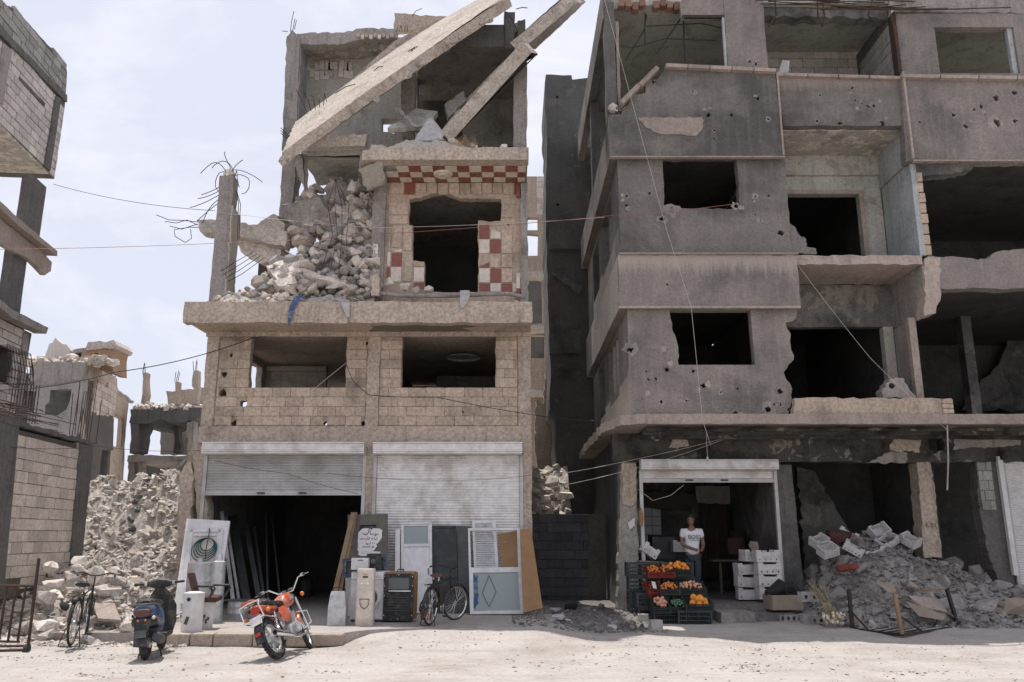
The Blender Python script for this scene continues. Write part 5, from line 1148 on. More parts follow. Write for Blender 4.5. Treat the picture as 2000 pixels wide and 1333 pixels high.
def HS(px, py):                                                            # receding side plane
    t = (px - 158) / (250 - 158); return P(px, py, HY + t * 5.5)
sw_ = mk('side_wall', MB().prism(rag([HS(150, 985), HS(186, 985), HS(196, 880), HS(220, 880), HS(223, 772), HS(226, 735), HS(166, 708)], .4, .05, 53), [], (-.3, .1, 0)), 'joint_dark', hse)
du = (HS(223, 800) - HS(158, 800)); du.z = 0; du.normalize(); dn = Vector((du.y, -du.x, 0)); Oh = HS(158, 800); Oh.z = 0
def uh(p): return ((p - Oh).dot(du), p.z)
blocks(sw_, Oh, du, dn, [uh(p) for p in (HS(170, 872), HS(221, 872), HS(224, 760), HS(178, 742))], [], L=.42, H=.25, depth=.12, mat='block_beige', seed=10, proud=.05, gap=.015, drop=.03, maxn=300)  # paler block here paints in the bounce light on this side
mk('corner_post', MB().prism(rag([HS(150, 985), HS(160, 985), HS(176, 735), HS(166, 708)], .4, .03, 54), [], (.05, -.05, 0)), 'sill_stone', hse)
mk('side_beam', MB().prism(rag([HS(168, 740), HS(226, 764), HS(226, 740), HS(168, 708)], .3, .03, 55), [], (.08, -.04, 0)), 'tan_concrete', hse)
mk('orange_parapet', MB().prism(rag([P(155, 705, 31), P(220, 728, 31), P(224, 676, 31), P(205, 672, 31), P(166, 680, 31)], .4, .06, 56), [[P(x, y, 31) for x, y in ((184, 694), (192, 694), (192, 690), (184, 690))]], (0, 1.2, 0)), 'orange_plaster', hse)
mk('parapet_cap', MB().prism(rag([P(168, 684, 30.9), P(224, 680, 30.9), P(228, 674, 30.9), P(222, 664, 30.9), P(172, 668, 30.9)], .25, .08, 57), [], (0, 1.4, 0)), 'broken_concrete', hse)
gw = mk('broken_gable', MB().prism(rag([P(86, 703, 31.5), P(136, 700, 31.5), P(138, 685, 31.5), P(122, 672, 31.5), P(108, 660, 31.5), P(96, 672, 31.5)], .3, .08, 58), [], (0, .3, 0)), 'block_white', hse)
mk('stair_head', MB().prism(rag([P(142, 704, 31.2), P(164, 704, 31.2), P(164, 680, 31.2), P(142, 684, 31.2)], .3, .05, 59), [[P(x, y, 31.2) for x, y in ((147, 702), (161, 702), (161, 688), (147, 690))]], (0, .6, 0)), 'grey_concrete', hse)
chunks(hse, 90, lambda r, i: P(r.uniform(55, 228), 702 + 10 * r.random() if i % 3 else 670, 30.2 + r.random() * 1.2) if i % 3 else P(r.uniform(60, 215), 700 + (i % 5) * 3, 30 + r.random()), (.15, .5), 'broken_concrete', 60, 'loose_stone')
s2 = [HS(186, 985), HS(238, 985), HS(243, 860), HS(252, 785), HS(226, 768), HS(220, 880), HS(196, 880)]
HS2 = lambda px, py: P(px, py, HY + 2.6 + (px - 186) / 60 * 4)
wb = mk('rear_wall', MB().prism(rag([HS2(200, 990), HS2(238, 990), HS2(242, 870), HS2(252, 782), HS2(222, 768), HS2(214, 890)], .4, .05, 61), [[HS2(x, y) for x, y in ((216, 872), (236, 874), (240, 818), (222, 808))]], (-.3, .2, 0)), 'tan_plaster', hse)
mk('room_side', MB().prism([P(164, 985, 33.5), P(205, 985, 33.5), P(212, 876, 33.5), P(176, 872, 33.5)], [], (0, .2, 0)), 'dark_concrete', hse)
mk('rear_cap', MB().prism(rag([HS2(222, 772), HS2(254, 788), HS2(262, 786), HS2(228, 760)], .3, .08, 62), [], (-.2, .5, .1)), 'broken_concrete', hse)
du = (HS2(240, 800) - HS2(205, 800)); du.z = 0; du.normalize(); dn = Vector((du.y, -du.x, 0)); Oh = HS2(205, 800); Oh.z = 0
blocks(wb, Oh, du, dn, [uh(p) for p in (HS2(206, 985), HS2(230, 985), HS2(233, 900), HS2(214, 900))], [], L=.42, H=.25, depth=.1, mat='block_beige', seed=12, proud=.05, maxn=120)
# ================================================================== frame ruin in the background
fr = thing('frame_ruin', 'gutted concrete frame with sky showing through its openings behind the rubble heap', 'building', (-14, 36, 0))
DY = 36.0
def fp(name, pts, Y, d, mat, seed, st=.35, am=.06, holes=()): return mk(name, MB().prism(rag([P(x, y, Y) for x, y in pts], st, am, seed), [[P(x, y, Y) for x, y in h] for h in holes], (0, d, 0)), mat, fr)
fp('upper_slab', [(252, 826), (300, 824), (312, 818), (330, 826), (372, 824), (392, 812), (392, 796), (254, 800)], DY, 3.5, 'dark_concrete', 71)
fp('lower_slab', [(248, 902), (392, 898), (392, 888), (250, 890)], DY, 4, 'grey_concrete', 72)
fp('post', [(253, 886), (268, 886), (270, 826), (254, 826)], DY, .5, 'dark_concrete', 73); fp('post', [(268, 888), (281, 886), (286, 860), (292, 826), (272, 826)], DY + .3, .4, 'dark_concrete', 74)
fp('post', [(365, 888), (376, 888), (378, 822), (366, 822)], DY, .5, 'grey_concrete', 75); fp('post', [(338, 885), (352, 885), (350, 830), (340, 828)], DY + 2, .4, 'dark_concrete', 76)
fp('back_wall', [(313, 888), (400, 888), (400, 826), (316, 826)], DY + 4, .3, 'grey_concrete', 77, holes=[])
fp('lower_wall', [(244, 1000), (392, 1000), (392, 900), (250, 902)], DY + 3.5, .3, 'dark_concrete', 78, holes=[[(291, 975), (305, 975), (305, 928), (291, 926)]])
for a in (250, 268, 345, 352): fp('post', [(a, 1000), (a + 10, 1000), (a + 12, 900), (a + 2, 900)], DY + .2, .4, 'grey_concrete', a)
fp('roof_post', [(274, 792), (284, 792), (288, 770), (287, 728), (278, 728), (278, 768)], DY + 1, .4, 'tan_concrete', 79); fp('roof_post', [(376, 790), (385, 790), (387, 724), (378, 724)], DY, .35, 'tan_concrete', 80); fp('roof_post', [(339, 790), (348, 790), (349, 746), (342, 746)], DY, .35, 'tan_concrete', 81)
fp('roof_wall', [(328, 790), (400, 790), (400, 758), (370, 760), (324, 764)], DY + 2, .3, 'tan_concrete', 82)
fp('diagonal_beam', [(311, 932), (318, 935), (352, 908), (360, 898), (352, 902), (312, 926)], DY - .3, .2, 'grey_concrete', 83)
chunks(fr, 60, lambda r, i: P(r.uniform(256, 390), 799 - 5 * r.random(), DY + r.random() * 2), (.15, .45), 'broken_concrete', 84, 'loose_stone')
for px, py in ((281, 728), (381, 724), (344, 746)):
    for k in range(3): a = P(px - 3 + 3 * k, py, DY + .2); mk('starter_bar', MB().tube([a, a + Vector((ra.uniform(-.08, .08), 0, .35 + .2 * ra.random()))], .014, 4), 'rebar', fr)
# ================================================================== big rubble heap on the left
def hl(x, y):
    if y > 17.7 and x > -6.78: return -.3
    s = (.6 * sst(14.2, 16.4, y) + 2.4 * sst(16.2, 24.5, y)) + .15 * sst(13.6, 15.0, y)
    r = sst(-9.8, -8.2, x) * .0 + 1
    s *= 1 - .35 * math.exp(-((x + 6.9) / .8) ** 2) * sst(19, 22, y)
    if y > 23.5: s -= .12 * (y - 23.5)
    fo = sst(-.425 * y, -.375 * y, x) * (1 - sst(17.3, 18.4, y)); s *= 1 - fo * sst(13.9, 14.8, y)
    return s + (.34 + .2 * sst(17, 20, y)) * (1 - fo) * fbm(x, y, .8, 5) * sst(13.8, 15.5, y) + .05 * fbm(x, y, 3.1, 3) * sst(13.6, 14.4, y) - .03
heapl = thing('rubble_heap', 'large sunlit heap of pale broken concrete rising on the left behind the bicycle and scooter', 'rubble', (-7.5, 16, 0))
hbm = mk('rubble_base', grid_mesh(frange(-13, -5.45, .11), frange(13.5, 29, .13), hl), 'rubble_dust', heapl); hbm['kind'] = 'stuff'
def posl(r, i):
    y = 13.9 + (3.4 * r.random() if i % 2 else 10 * r.random()); x = r.uniform(-.62 * y, -.36 * y) if y > 16 else r.uniform(-9.2, -5.5)
    x = min(x, -.385 * y if y < 17.6 else -6.85)
    if y > 17.4: x = min(x, -6.85)
    if x < -8.6 and 14.5 < y < 19: return None
    return Vector((x, y, hl(x, y) + .05))
chunks(heapl, 215, posl, lambda r, i: (.1 + .42 * r.random() ** 2.6) * (1 if i % 3 else .6), ('broken_concrete', 'broken_concrete', 'block_beige', 'block_grey', 'grey_concrete'), 91)
chunks(heapl, 60, posl, lambda r, i: .2 + .35 * r.random() ** 2, 'broken_concrete', 93, 'slab_fragment', 'flat', (.2, .4))
rl = random.Random(94); pts = []
for _ in range(17000):
    y = 13.6 + 11.5 * rl.random() ** 1.5; x = rl.uniform(-.64 * y, -.33 * y); x = min(x, -.37 * y if y < 17.4 else -6.85); x = max(x, -12.9)
    s = .025 + .13 * rl.random() ** 3 if y < 16.5 else .03 + .19 * rl.random() ** 2.8; pts.append((x, y, hl(x, y) + s * .2, s))
scatter_mesh('rubble_fragments', pts, 'broken_concrete', 95, heapl)
mk('scorched_lump', MB().hull(P(283, 966, 23.2), (.75, .5, .4), random.Random(3), 22), 'soot_shade_black', heapl)
for i in range(26):
    t = i / 26; a = P(288 - 45 * t + rl.uniform(-6, 6), 985 + 62 * t, 23 - 4.2 * t); a.z = hl(a.x, a.y) + .04
    piece('scorched_stone', chunk_mesh('soot_shade_black', i % 8), heapl, a, (.2, .16, .12), (rl.random(), rl.random(), rl.random() * 6))
def fragment(px0, py0, px1, py1, Y0, Y1, th, mat, name, w=.5):
    a, b = P(px0, py0, Y0), P(px1, py1, Y1)
    return mk(name, MB().beam(a, b, w, th), mat, heapl)
sl2 = [G(268, 1178, .3), G(325, 1176, .35), G(330, 1216, .06), G(275, 1210, .06)]
def fdrop(pts, dz): return [Vector((p.x, p.y, hl(p.x, p.y) + dz)) for p in pts]
# the pale flat panel beside the bicycle
pp = [P(181, 1177, 14.9), P(224, 1176, 14.9), P(237, 1211, 14.25), P(192, 1208, 14.25)]
plate(pp, .05, 'sill_stone', 'flat_panel', 99, heapl, .3, .01)
for (x, y, Y, w, h, d, s) in ((98, 1108, 15.8, .36, .22, .3, 1), (154, 1098, 15.9, .36, .24, .3, 2), (197, 1152, 15.2, .34, .2, .25, 3), (214, 1157, 15.1, .5, .16, .25, 4), (88, 1168, 14.9, .4, .24, .35, 5), (228, 1135, 15.5, .5, .2, .2, 6), (92, 1222, 14.2, .4, .22, .3, 7), (255, 1221, 14.1, .42, .28, .3, 8), (183, 1125, 15.7, .5, .4, .15, 9), (107, 1142, 15.4, .5, .2, .3, 10), (152, 1113, 15.6, .3, .2, .25, 11), (140, 1126, 15.5, .36, .2, .25, 12)):
    a = P(x, y, Y); a.z = max(a.z, hl(a.x, a.y) + h * .2)
    mk('block_fragment', MB().hull(a, (w, d, h), random.Random(s), 18, (.2 * math.sin(s), .25 * math.cos(s * 2), s)), 'broken_concrete', heapl)
for i in range(6):
    a = posl(rl, i)
    if a: mk('reinforcing_bar', MB().tube(bent_bar(a, (rl.uniform(-1, 1), -.2, 1), .8, 1.5, rl), .008, 4), 'rebar', heapl)
# ================================================================== dark rubble in front of the right building
def hr(x, y):
    c = math.exp(-((x - 7.5) / 1.3) ** 2) * 1.5 + math.exp(-((x - 9.3) / 1.0) ** 2) * .6 + math.exp(-((x - 10.9) / 1.0) ** 2) * .4
    c *= sst(15.6, 18.2, y) * (1 - .5 * sst(19.2, 21, y))
    return c + .2 * fbm(x, y, 1.1, 4) * sst(15.6, 16.6, y) * sst(5.9, 6.5, x) + .06 * sst(15.5, 16, y) - .02
heapr = thing('rubble_heap', 'dark dusty rubble heap spilling out of the burnt opening on the right', 'rubble', (7.8, 17, 0))
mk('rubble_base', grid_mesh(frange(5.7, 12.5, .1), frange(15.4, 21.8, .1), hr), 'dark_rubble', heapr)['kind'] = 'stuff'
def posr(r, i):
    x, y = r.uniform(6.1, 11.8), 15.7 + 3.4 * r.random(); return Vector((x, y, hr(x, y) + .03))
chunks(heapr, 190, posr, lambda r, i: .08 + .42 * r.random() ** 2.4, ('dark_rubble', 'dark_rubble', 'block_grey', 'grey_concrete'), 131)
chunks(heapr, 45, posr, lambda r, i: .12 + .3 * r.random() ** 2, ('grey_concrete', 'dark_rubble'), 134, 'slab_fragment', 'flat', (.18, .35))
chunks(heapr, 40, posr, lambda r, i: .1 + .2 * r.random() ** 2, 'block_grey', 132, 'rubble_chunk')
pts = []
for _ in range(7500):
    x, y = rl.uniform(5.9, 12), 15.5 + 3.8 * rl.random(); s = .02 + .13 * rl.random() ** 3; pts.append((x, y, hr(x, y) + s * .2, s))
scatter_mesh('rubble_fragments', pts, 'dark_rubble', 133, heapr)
# litter in the mouth of the alley
hla = lambda x, y: .07 + .07 * sst(15.4, 17.5, y) + .05 * fbm(x, y, 1.3, 4) * sst(15.0, 16.0, y)
lit = thing('debris_patch', 'dark litter and broken bits strewn across the mouth of the alley', 'rubble', (1.6, 16.5, 0))
mk('dirt_base', grid_mesh(frange(.55, 2.75, .08), frange(14.95, 21.4, .1), lambda x, y: hla(x, y) - .25 * (1 - sst(14.95, 15.6, y)) - .2 * (1 - sst(.5, .9, x)) * (1 - sst(17, 19, y)) - .3 * sst(2.5, 2.75, x) * (1 - sst(16.6, 17.4, y))), 'litter_dirt', lit)['kind'] = 'stuff'
chunks(lit, 70, lambda r, i: (lambda x, y: Vector((x, y, hla(x, y) + .02)))(r.uniform(.3, 2.6), r.uniform(15.1, 18.8)), lambda r, i: .05 + .2 * r.random() ** 2.5, ('dark_rubble', 'block_grey', 'litter_dirt'), 141)
pts = []
for _ in range(2200):
    x, y = rl.uniform(0, 2.7), 14.9 + 3.4 * rl.random(); s = .012 + .06 * rl.random() ** 3; pts.append((x, y, max(hla(x, y) if x > .6 else APZ, gh(x, y)) + s * .1, s))
scatter_mesh('litter_fragments', pts, 'litter_dirt', 142, lit)
# ================================================================== two-wheelers
def wheel(parent, c, Rr, rt, axis=(0, 1, 0), spokes=0, alloy=0, name='wheel', rim_mat='chrome', knob=False, drum=.05):
    "tyre with rim, hub and spokes as its pieces"
    ax = Vector(axis).normalized(); c = Vector(c)
    t = mk(name, MB().torus(c, ax, Rr - rt, rt, 40, 10, .95), 'rubber', parent, True)
    if knob:
        a = ax.orthogonal().normalized(); b = ax.cross(a); m = MB()
        for i in range(36):
            for s in (-.5, .0, .5):
                th = 2 * math.pi * (i + (.5 if s == 0 else 0)) / 36; d = a * math.cos(th) + b * math.sin(th)
                tg = ax.cross(d); mm = Matrix((d, tg, ax)).transposed()
                m.box(c + d * (Rr - rt * (.04 if s == 0 else .16)) + ax * (s * rt * 1.15), (.012, .034, rt * .42), mm)
        mk('tread', m, 'rubber', t)
    Ri = Rr - rt * 2
    mk('rim', MB().lathe([(Ri + rt * .55, -rt * .62), (Ri - .006, -rt * .55), (Ri - .016, 0), (Ri - .006, rt * .55), (Ri + rt * .55, rt * .62)], c, ax, 36), rim_mat, t, True)
    mk('hub', MB().lathe([(.008, -rt * 1.6), (drum, -rt * 1.1), (drum, rt * 1.1), (.008, rt * 1.6)], c, ax, 16, True), 'galvanised', t, True)
    a = ax.orthogonal().normalized(); b = ax.cross(a); m = MB()
    for i in range(spokes):
        th = 2 * math.pi * i / spokes; d = a * math.cos(th) + b * math.sin(th); sd = 1 if i % 2 else -1
        e = a * math.cos(th + .35 * (1 if i % 4 < 2 else -1)) + b * math.sin(th + .35 * (1 if i % 4 < 2 else -1))
        m.tube([c + e * drum + ax * sd * rt * .9, c + d * (Ri - .008)], .0022, 4)
    for i in range(alloy):
        th = 2 * math.pi * i / alloy; d = a * math.cos(th) + b * math.sin(th); tg = ax.cross(d); mm = Matrix((d, tg, ax)).transposed()
        m.box(c + d * (drum + Ri) / 2, (Ri - drum + .02, .035, .03), mm)
    if m.v: mk('spokes', m, rim_mat, t)
    return t
def arc(c, r, a0, a1, n=12, y=0.0): return [Vector((c[0] + r * math.cos(a0 + (a1 - a0) * i / n), y, c[2] + r * math.sin(a0 + (a1 - a0) * i / n))) for i in range(n + 1)]
def guard(c, r, a0, a1, w, th=.006, n=14):
    m = MB(); rings = []
    for i in range(n + 1):
        t = a0 + (a1 - a0) * i / n; d = Vector((math.cos(t), 0, math.sin(t))); p = Vector(c)
        rings.append([p + d * (r - .016) + Vector((0, -w, 0)), p + d * r + Vector((0, -w * .6, 0)), p + d * (r + .006) , p + d * r + Vector((0, w * .6, 0)), p + d * (r - .016) + Vector((0, w, 0)),
                      p + d * (r - th) + Vector((0, w * .55, 0)), p + d * (r - th + .004), p + d * (r - th) + Vector((0, -w * .55, 0))])
    return m.loft(rings, True)
def spin(mb, piv, ang):
    "turn a collected mesh about the vertical steering axis through piv"
    M = Matrix.Rotation(ang, 3, 'Z'); piv = Vector(piv)
    mb.v = [tuple(piv + M @ (Vector(v) - piv)) for v in mb.v]; return mb
def make_bicycle(label, paint, saddle_mat, steer=0.0, basket=False):
    t = thing('bicycle', label, 'bicycle')
    rc, fc, bb = Vector((-.52, 0, .335)), Vector((.56, 0, .335)), Vector((-.08, 0, .29))
    st, hd, hb = Vector((-.22, 0, .76)), Vector((.36, 0, .80)), Vector((.39, 0, .68))
    wheel(t, rc, .335, .019, spokes=28, drum=.028)
    f = MB()
    for a, b, r in ((bb, st, .015), (st - Vector((0, 0, .05)), hd, .014), (bb, hb, .017), (hd + Vector((-.005, 0, .03)), hb + Vector((.012, 0, -.05)), .019)): f.tube([a, b], r, 8)
    for s in (-1, 1):
        f.tube([bb + Vector((0, s * .03, 0)), rc + Vector((0, s * .065, 0))], .009, 6); f.tube([st + Vector((0, s * .015, -.04)), rc + Vector((0, s * .065, 0))], .008, 6)
    mk('frame', f, paint, t, True)
    M = Matrix.Rotation(steer, 3, 'Z'); pv = hb
    def S(v): return pv + M @ (Vector(v) - pv)
    fcs = S(fc)
    wheel(t, fcs, .335, .019, axis=M @ Vector((0, 1, 0)), spokes=28, drum=.022)
    fk = MB()
    for s in (-1, 1): fk.tube([S((.40, s * .05, .63)), S((.47, s * .055, .5)), S(fc + Vector((0, s * .055, 0)))], .01, 6)
    fk.tube([S((.385, -.05, .64)), S((.385, .05, .64))], .012, 6)
    mk('fork', fk, paint, t, True)
    h = MB(); h.tube([S((.375, 0, .8)), S((.35, 0, .97))], .012, 6)
    h.tube([S((.08, -.27, .99)), S((.2, -.27, 1.02)), S((.33, -.2, 1.03)), S((.40, -.06, .98)), S((.40, .06, .98)), S((.33, .2, 1.03)), S((.2, .27, 1.02)), S((.08, .27, .99))], .011, 8)
    mk('handlebar', h, 'steel_dark', t, True)
    for s in (-1, 1): mk('grip', MB().tube([S((.07, s * .27, .99)), S((.19, s * .27, 1.02))], .017, 8), 'rubber', t, True)
    sa = MB(); rings = []
    for i in range(8):
        u = i / 7; x = -.38 + .29 * u; w = .095 * (1 - u) ** .6 + .02; rings.append([Vector((x, w * math.cos(k * math.pi / 5), .86 + .035 * math.sin(k * math.pi / 5) + (.012 if u < .3 else 0))) for k in range(10)])
    mk('saddle', sa.loft(rings, True), saddle_mat, t, True)
    mk('seat_post', MB().tube([st, st + Vector((-.03, 0, .1))], .011, 6), 'chrome', t)
    for s in (-1, 1): mk('saddle_spring', MB().lathe([(.018, 0), (.022, .015), (.016, .03), (.022, .045)], (-.33, s * .05, .80), (0, 0, 1), 8), 'chrome', t)
    mk('mudguard', guard(rc, .365, R(20), R(175), .03), paint, t, True)
    g = guard(fc, .365, R(15), R(170), .03); g.v = [tuple(S(v)) for v in g.v]; mk('mudguard', g, paint, t, True)
    rk_ = MB()
    for y in (-.07, -.025, .025, .07): rk_.tube([(-.26, y, .72), (-.72, y, .72)], .006, 5)
    for x in (-.28, -.5, -.71): rk_.tube([(x, -.07, .72), (x, .07, .72)], .006, 5)
    for s in (-1, 1): rk_.tube([(-.55, s * .07, .72), rc + Vector((0, s * .075, 0))], .006, 5)
    mk('luggage_rack', rk_, 'steel_dark', t)
    mk('crank', MB().lathe([(.085, -.004), (.09, 0), (.085, .004)], bb + Vector((0, -.05, 0)), (0, 1, 0), 20, True).tube([bb + Vector((0, -.06, 0)), bb + Vector((.05, -.07, -.16))], .009, 5).tube([bb + Vector((0, .06, 0)), bb + Vector((-.05, .07, .16))], .009, 5), 'chrome', t)
    for s in (-1, 1): mk('pedal', MB().box(bb + Vector((-.05 * s, .12 * s, .16 * s)), (.09, .09, .024)), 'rubber', t)
    mk('chain_guard', MB().box((-.3, -.055, .34), (.46, .008, .06), (0, R(-6), 0)), paint, t)
    s_ = MB()
    for s in (-1, 1): s_.tube([rc + Vector((0, s * .07, 0)), rc + Vector((-.1, s * .15, -.33))], .008, 5)
    s_.tube([rc + Vector((-.1, -.15, -.33)), rc + Vector((-.1, .15, -.33))], .008, 5)
    mk('stand', s_, 'steel_dark', t)
    return t
bk = make_bicycle('old black bicycle standing in the sun in front of the rubble heap', 'black_plastic', 'black_plastic', .25)
place(bk, (-6.72, 13.75, .05), R(104), R(3))
bk2 = make_bicycle('dusty bicycle with brown saddle parked before the closed shutter', 'steel_dark', 'brown_leather', -.42)
place(bk2, (-1.26, 15.5, APZ), R(72), R(3)); bk2.scale = (.93,) * 3
mk('rear_lamp', MB().cbox((-.74, 0, .66), (.03, .09, .05), .01), 'black_plastic', bk); mk('tool_bag', MB().hull((-.62, .16, .58), (.18, .12, .16), random.Random(2), 20), 'black_cloth', bk)

def sring(c, w, h, n=14, p=2.6, ax='x'):
    out = []
    for k in range(n):
        a = 2 * math.pi * k / n; cs, sn = math.cos(a), math.sin(a)
        u = math.copysign(abs(cs) ** (2 / p), cs) * w; v = math.copysign(abs(sn) ** (2 / p), sn) * h
        out.append(Vector(c) + (Vector((0, u, v)) if ax == 'x' else Vector((u, v, 0)) if ax == 'z' else Vector((u, 0, v))))
    return out
# ------------------------------------------------------------------ motorcycle
mo = thing('motorcycle', 'red motorcycle with chrome rear rack leaning on its stand in the road', 'motorcycle')
wheel(mo, (-.63, 0, .30), .30, .048, alloy=5, knob=True, rim_mat='galvanised', drum=.07)
ST = .32; Ms = Matrix.Rotation(ST, 3, 'Z'); PV = Vector((.42, 0, .8))
def Sm(v): return PV + Ms @ (Vector(v) - PV)
wheel(mo, Sm((.64, 0, .30)), .30, .04, axis=Ms @ Vector((0, 1, 0)), alloy=5, rim_mat='galvanised', drum=.065)
m = MB(); pr = [((-.02, 0, .76), .09, .07), ((.04, 0, .80), .125, .105), ((.18, 0, .825), .14, .12), ((.30, 0, .83), .125, .10), ((.37, 0, .82), .06, .05)]
tk = mk('fuel_tank', m.loft([sring(c, w, h) for c, w, h in pr], True), 'red_paint', mo, True)
mk('filler_cap', MB().lathe([(.03, 0), (.03, .015), (.01, .02)], (.17, 0, .94), (0, 0, 1), 12, True), 'chrome', tk)
for s in (-1, 1): mk('tank_badge', MB().box((.2, s * .139, .83), (.17, .006, .05), (0, R(-12), 0)), 'chrome', tk)
mk('seat', MB().loft([sring(c, w, h) for c, w, h in (((.0, 0, .79), .08, .035), ((-.15, 0, .785), .125, .05), ((-.45, 0, .80), .13, .055), ((-.66, 0, .825), .10, .05), ((-.70, 0, .83), .05, .03))], True), 'black_plastic', mo, True)
mk('tail_cowl', MB().loft([sring(c, w, h) for c, w, h in (((-.35, 0, .72), .115, .05), ((-.6, 0, .745), .11, .055), ((-.76, 0, .775), .08, .05), ((-.82, 0, .79), .04, .03))], True), 'red_paint', mo, True)
mk('tail_light', MB().cbox((-.82, 0, .745), (.07, .13, .09), .02), 'red_lens', mo)
for s in (-1, 1): mk('side_cover', MB().loft([sring((x, s * .115, .60), .02, h, 12, 3) for x, h in ((-.34, .04), (-.28, .11), (-.12, .13), (-.04, .07))], True), 'red_paint', mo, True)
f = MB()
f.tube([(.40, 0, .86), (.30, 0, .56), (.16, 0, .30), (-.12, 0, .27), (-.22, 0, .42), (-.26, 0, .68)], .018, 8)
f.tube([(.38, 0, .80), (.1, 0, .70), (-.26, 0, .69), (-.70, 0, .72)], .017, 8)
for s in (-1, 1): f.tube([(-.2, s * .07, .34), (-.63, s * .09, .30)], .018, 8); f.tube([(-.2, s * .09, .68), (-.66, s * .11, .70)], .011, 6)
mk('frame', f, 'black_plastic', mo, True)
e = mk('engine', MB().cbox((.02, 0, .35), (.36, .20, .20), .05).lathe([(.085, 0), (.09, .04), (.085, .08)], (0, -.1, .36), (0, -1, 0), 18, True).lathe([(.085, 0), (.09, .04), (.085, .08)], (0, .1, .36), (0, 1, 0), 18, True), 'galvanised', mo, True)
fn = MB()
for i in range(8): fn.cbox((.11 + i * .006, 0, .46 + i * .022), (.17, .17, .009), .002, (0, R(-16), 0))
fn.cbox((.16, 0, .55), (.11, .11, .22), .01, (0, R(-16), 0)); mk('cylinder', fn, 'galvanised', e)
mk('exhaust', MB().tube([(.2, -.05, .5), (.3, -.1, .38), (.24, -.13, .24), (.0, -.14, .21), (-.2, -.15, .23), (-.32, -.16, .26)], .019, 10), 'chrome', mo, True)
mf = mk('muffler', MB().tube([(-.28, -.16, .255), (-.36, -.165, .27), (-.75, -.18, .335), (-.82, -.182, .345)], [.025, .045, .05, .042], 14, False), 'chrome', mo, True)
mk('muffler_end', MB().lathe([(.042, 0), (.03, .004), (.028, -.06), (.002, -.06)], (-.822, -.182, .345), (-1, -.03, .16), 14), 'soot_shade_black', mf)
for s in (-1, 1):
    mk('shock_absorber', MB().tube([(-.58, s * .12, .36), (-.5, s * .125, .66)], .012, 6), 'chrome', mo)
    sp_ = [Vector((-.58 + .08 * t + .028 * math.cos(t * 44), s * .12 + .028 * math.sin(t * 44), .40 + .24 * t)) for t in [i / 60 for i in range(61)]]
    mk('shock_spring', MB().tube(sp_, .006, 5), 'chrome', mo)
    mk('fork_leg', MB().tube([Sm((.43, s * .09, .84)), Sm((.52, s * .09, .58)), Sm((.645, s * .085, .30))], [.02, .02, .026], 10), 'chrome', mo, True)
    mk('footpeg', MB().tube([(.02, s * .1, .27), (.0, s * .27, .27)], .014, 6), 'rubber', mo)
    mk('indicator', MB().ball((-.80, s * .2, .685), .04, 10, 7, (1.1, .9, .8)), 'amber', mo, True)
    g_ = MB().ball((.56, s * .2, .86), .036, 10, 7); g_.v = [tuple(Sm(v)) for v in g_.v]; mk('indicator', g_, 'amber', mo, True)
mk('rear_mudguard', guard((-.63, 0, .30), .36, R(60), R(185), .075, n=16), 'black_plastic', mo, True)
mk('mud_flap', MB().box((-.985, 0, .34), (.012, .13, .15), (0, R(12), 0)), 'black_plastic', mo); mk('reflector', MB().box((-.995, 0, .40), (.012, .09, .05), (0, R(12), 0)), 'red_lens', mo)
g = guard((.64, 0, .30), .345, R(35), R(165), .06); g.v = [tuple(Sm(v)) for v in g.v]; fm = mk('front_mudguard', g, 'black_plastic', mo, True)
g = guard((.64, 0, .30), .35, R(118), R(165), .055); g.v = [tuple(Sm(v)) for v in g.v]; mk('mudguard_trim', g, 'red_paint', fm, True)
mk('number_plate', MB().box((-.90, 0, .60), (.01, .2, .13), (0, R(20), 0)), 'white_paint', mo)
m = MB()
for i in range(5): m.box((-.897, -.07 + i * .035, .60), (.012, .014, .06), (0, R(20), 0))
mk('plate_digits', m, 'ink', mo)
rk_ = MB()
for s in (-1, 1):
    rk_.tube([(-.38, s * .15, .70), (-.6, s * .17, .84), (-.92, s * .17, .86), (-.95, s * .16, .80), (-.93, s * .17, .62), (-.55, s * .16, .56)], .011, 6)
rk_.tube([(-.93, -.17, .855), (-.95, 0, .865), (-.93, .17, .855)], .011, 6); rk_.tube([(-.93, -.17, .62), (-.93, .17, .62)], .011, 6)
for y in (-.09, 0, .09): rk_.tube([(-.6, y, .865), (-.94, y, .865)], .008, 6)
rk_.tube([(-.6, -.17, .85), (-.6, .17, .85)], .01, 6); rk_.tube([(-.76, -.17, .862), (-.76, .17, .862)], .008, 6)
mk('rear_rack', rk_, 'chrome', mo, True)
mk('rack_pad', MB().cbox((-.84, .05, .895), (.16, .18, .045), .02), 'red_paint', mo)
hb_ = MB().tube([Sm(v) for v in ((.12, -.40, 1.08), (.24, -.37, 1.09), (.36, -.26, 1.10), (.42, -.1, .95), (.42, .1, .95), (.36, .26, 1.10), (.24, .37, 1.09), (.12, .40, 1.08))], .012, 8)
mk('handlebar', hb_, 'chrome', mo, True)
for s in (-1, 1):
    mk('grip', MB().tube([Sm((.11, s * .402, 1.08)), Sm((.23, s * .372, 1.09))], .018, 8), 'rubber', mo, True)
    mk('switch_box', MB().cbox(Sm((.27, s * .35, 1.095)), (.05, .06, .045), .01), 'galvanised', mo)
    mk('brake_lever', MB().tube([Sm((.29, s * .33, 1.10)), Sm((.27, s * .42, 1.085)), Sm((.16, s * .46, 1.07))], .006, 5), 'chrome', mo)
g = MB().lathe([(.002, .0), (.075, .0), (.085, .05), (.08, .09)], (.60, 0, .86), (-1, 0, 0), 18).ball((.535, 0, .86), .075, 12, 8); g.v = [tuple(Sm(v)) for v in g.v]
mk('headlight', g, 'black_plastic', mo, True)
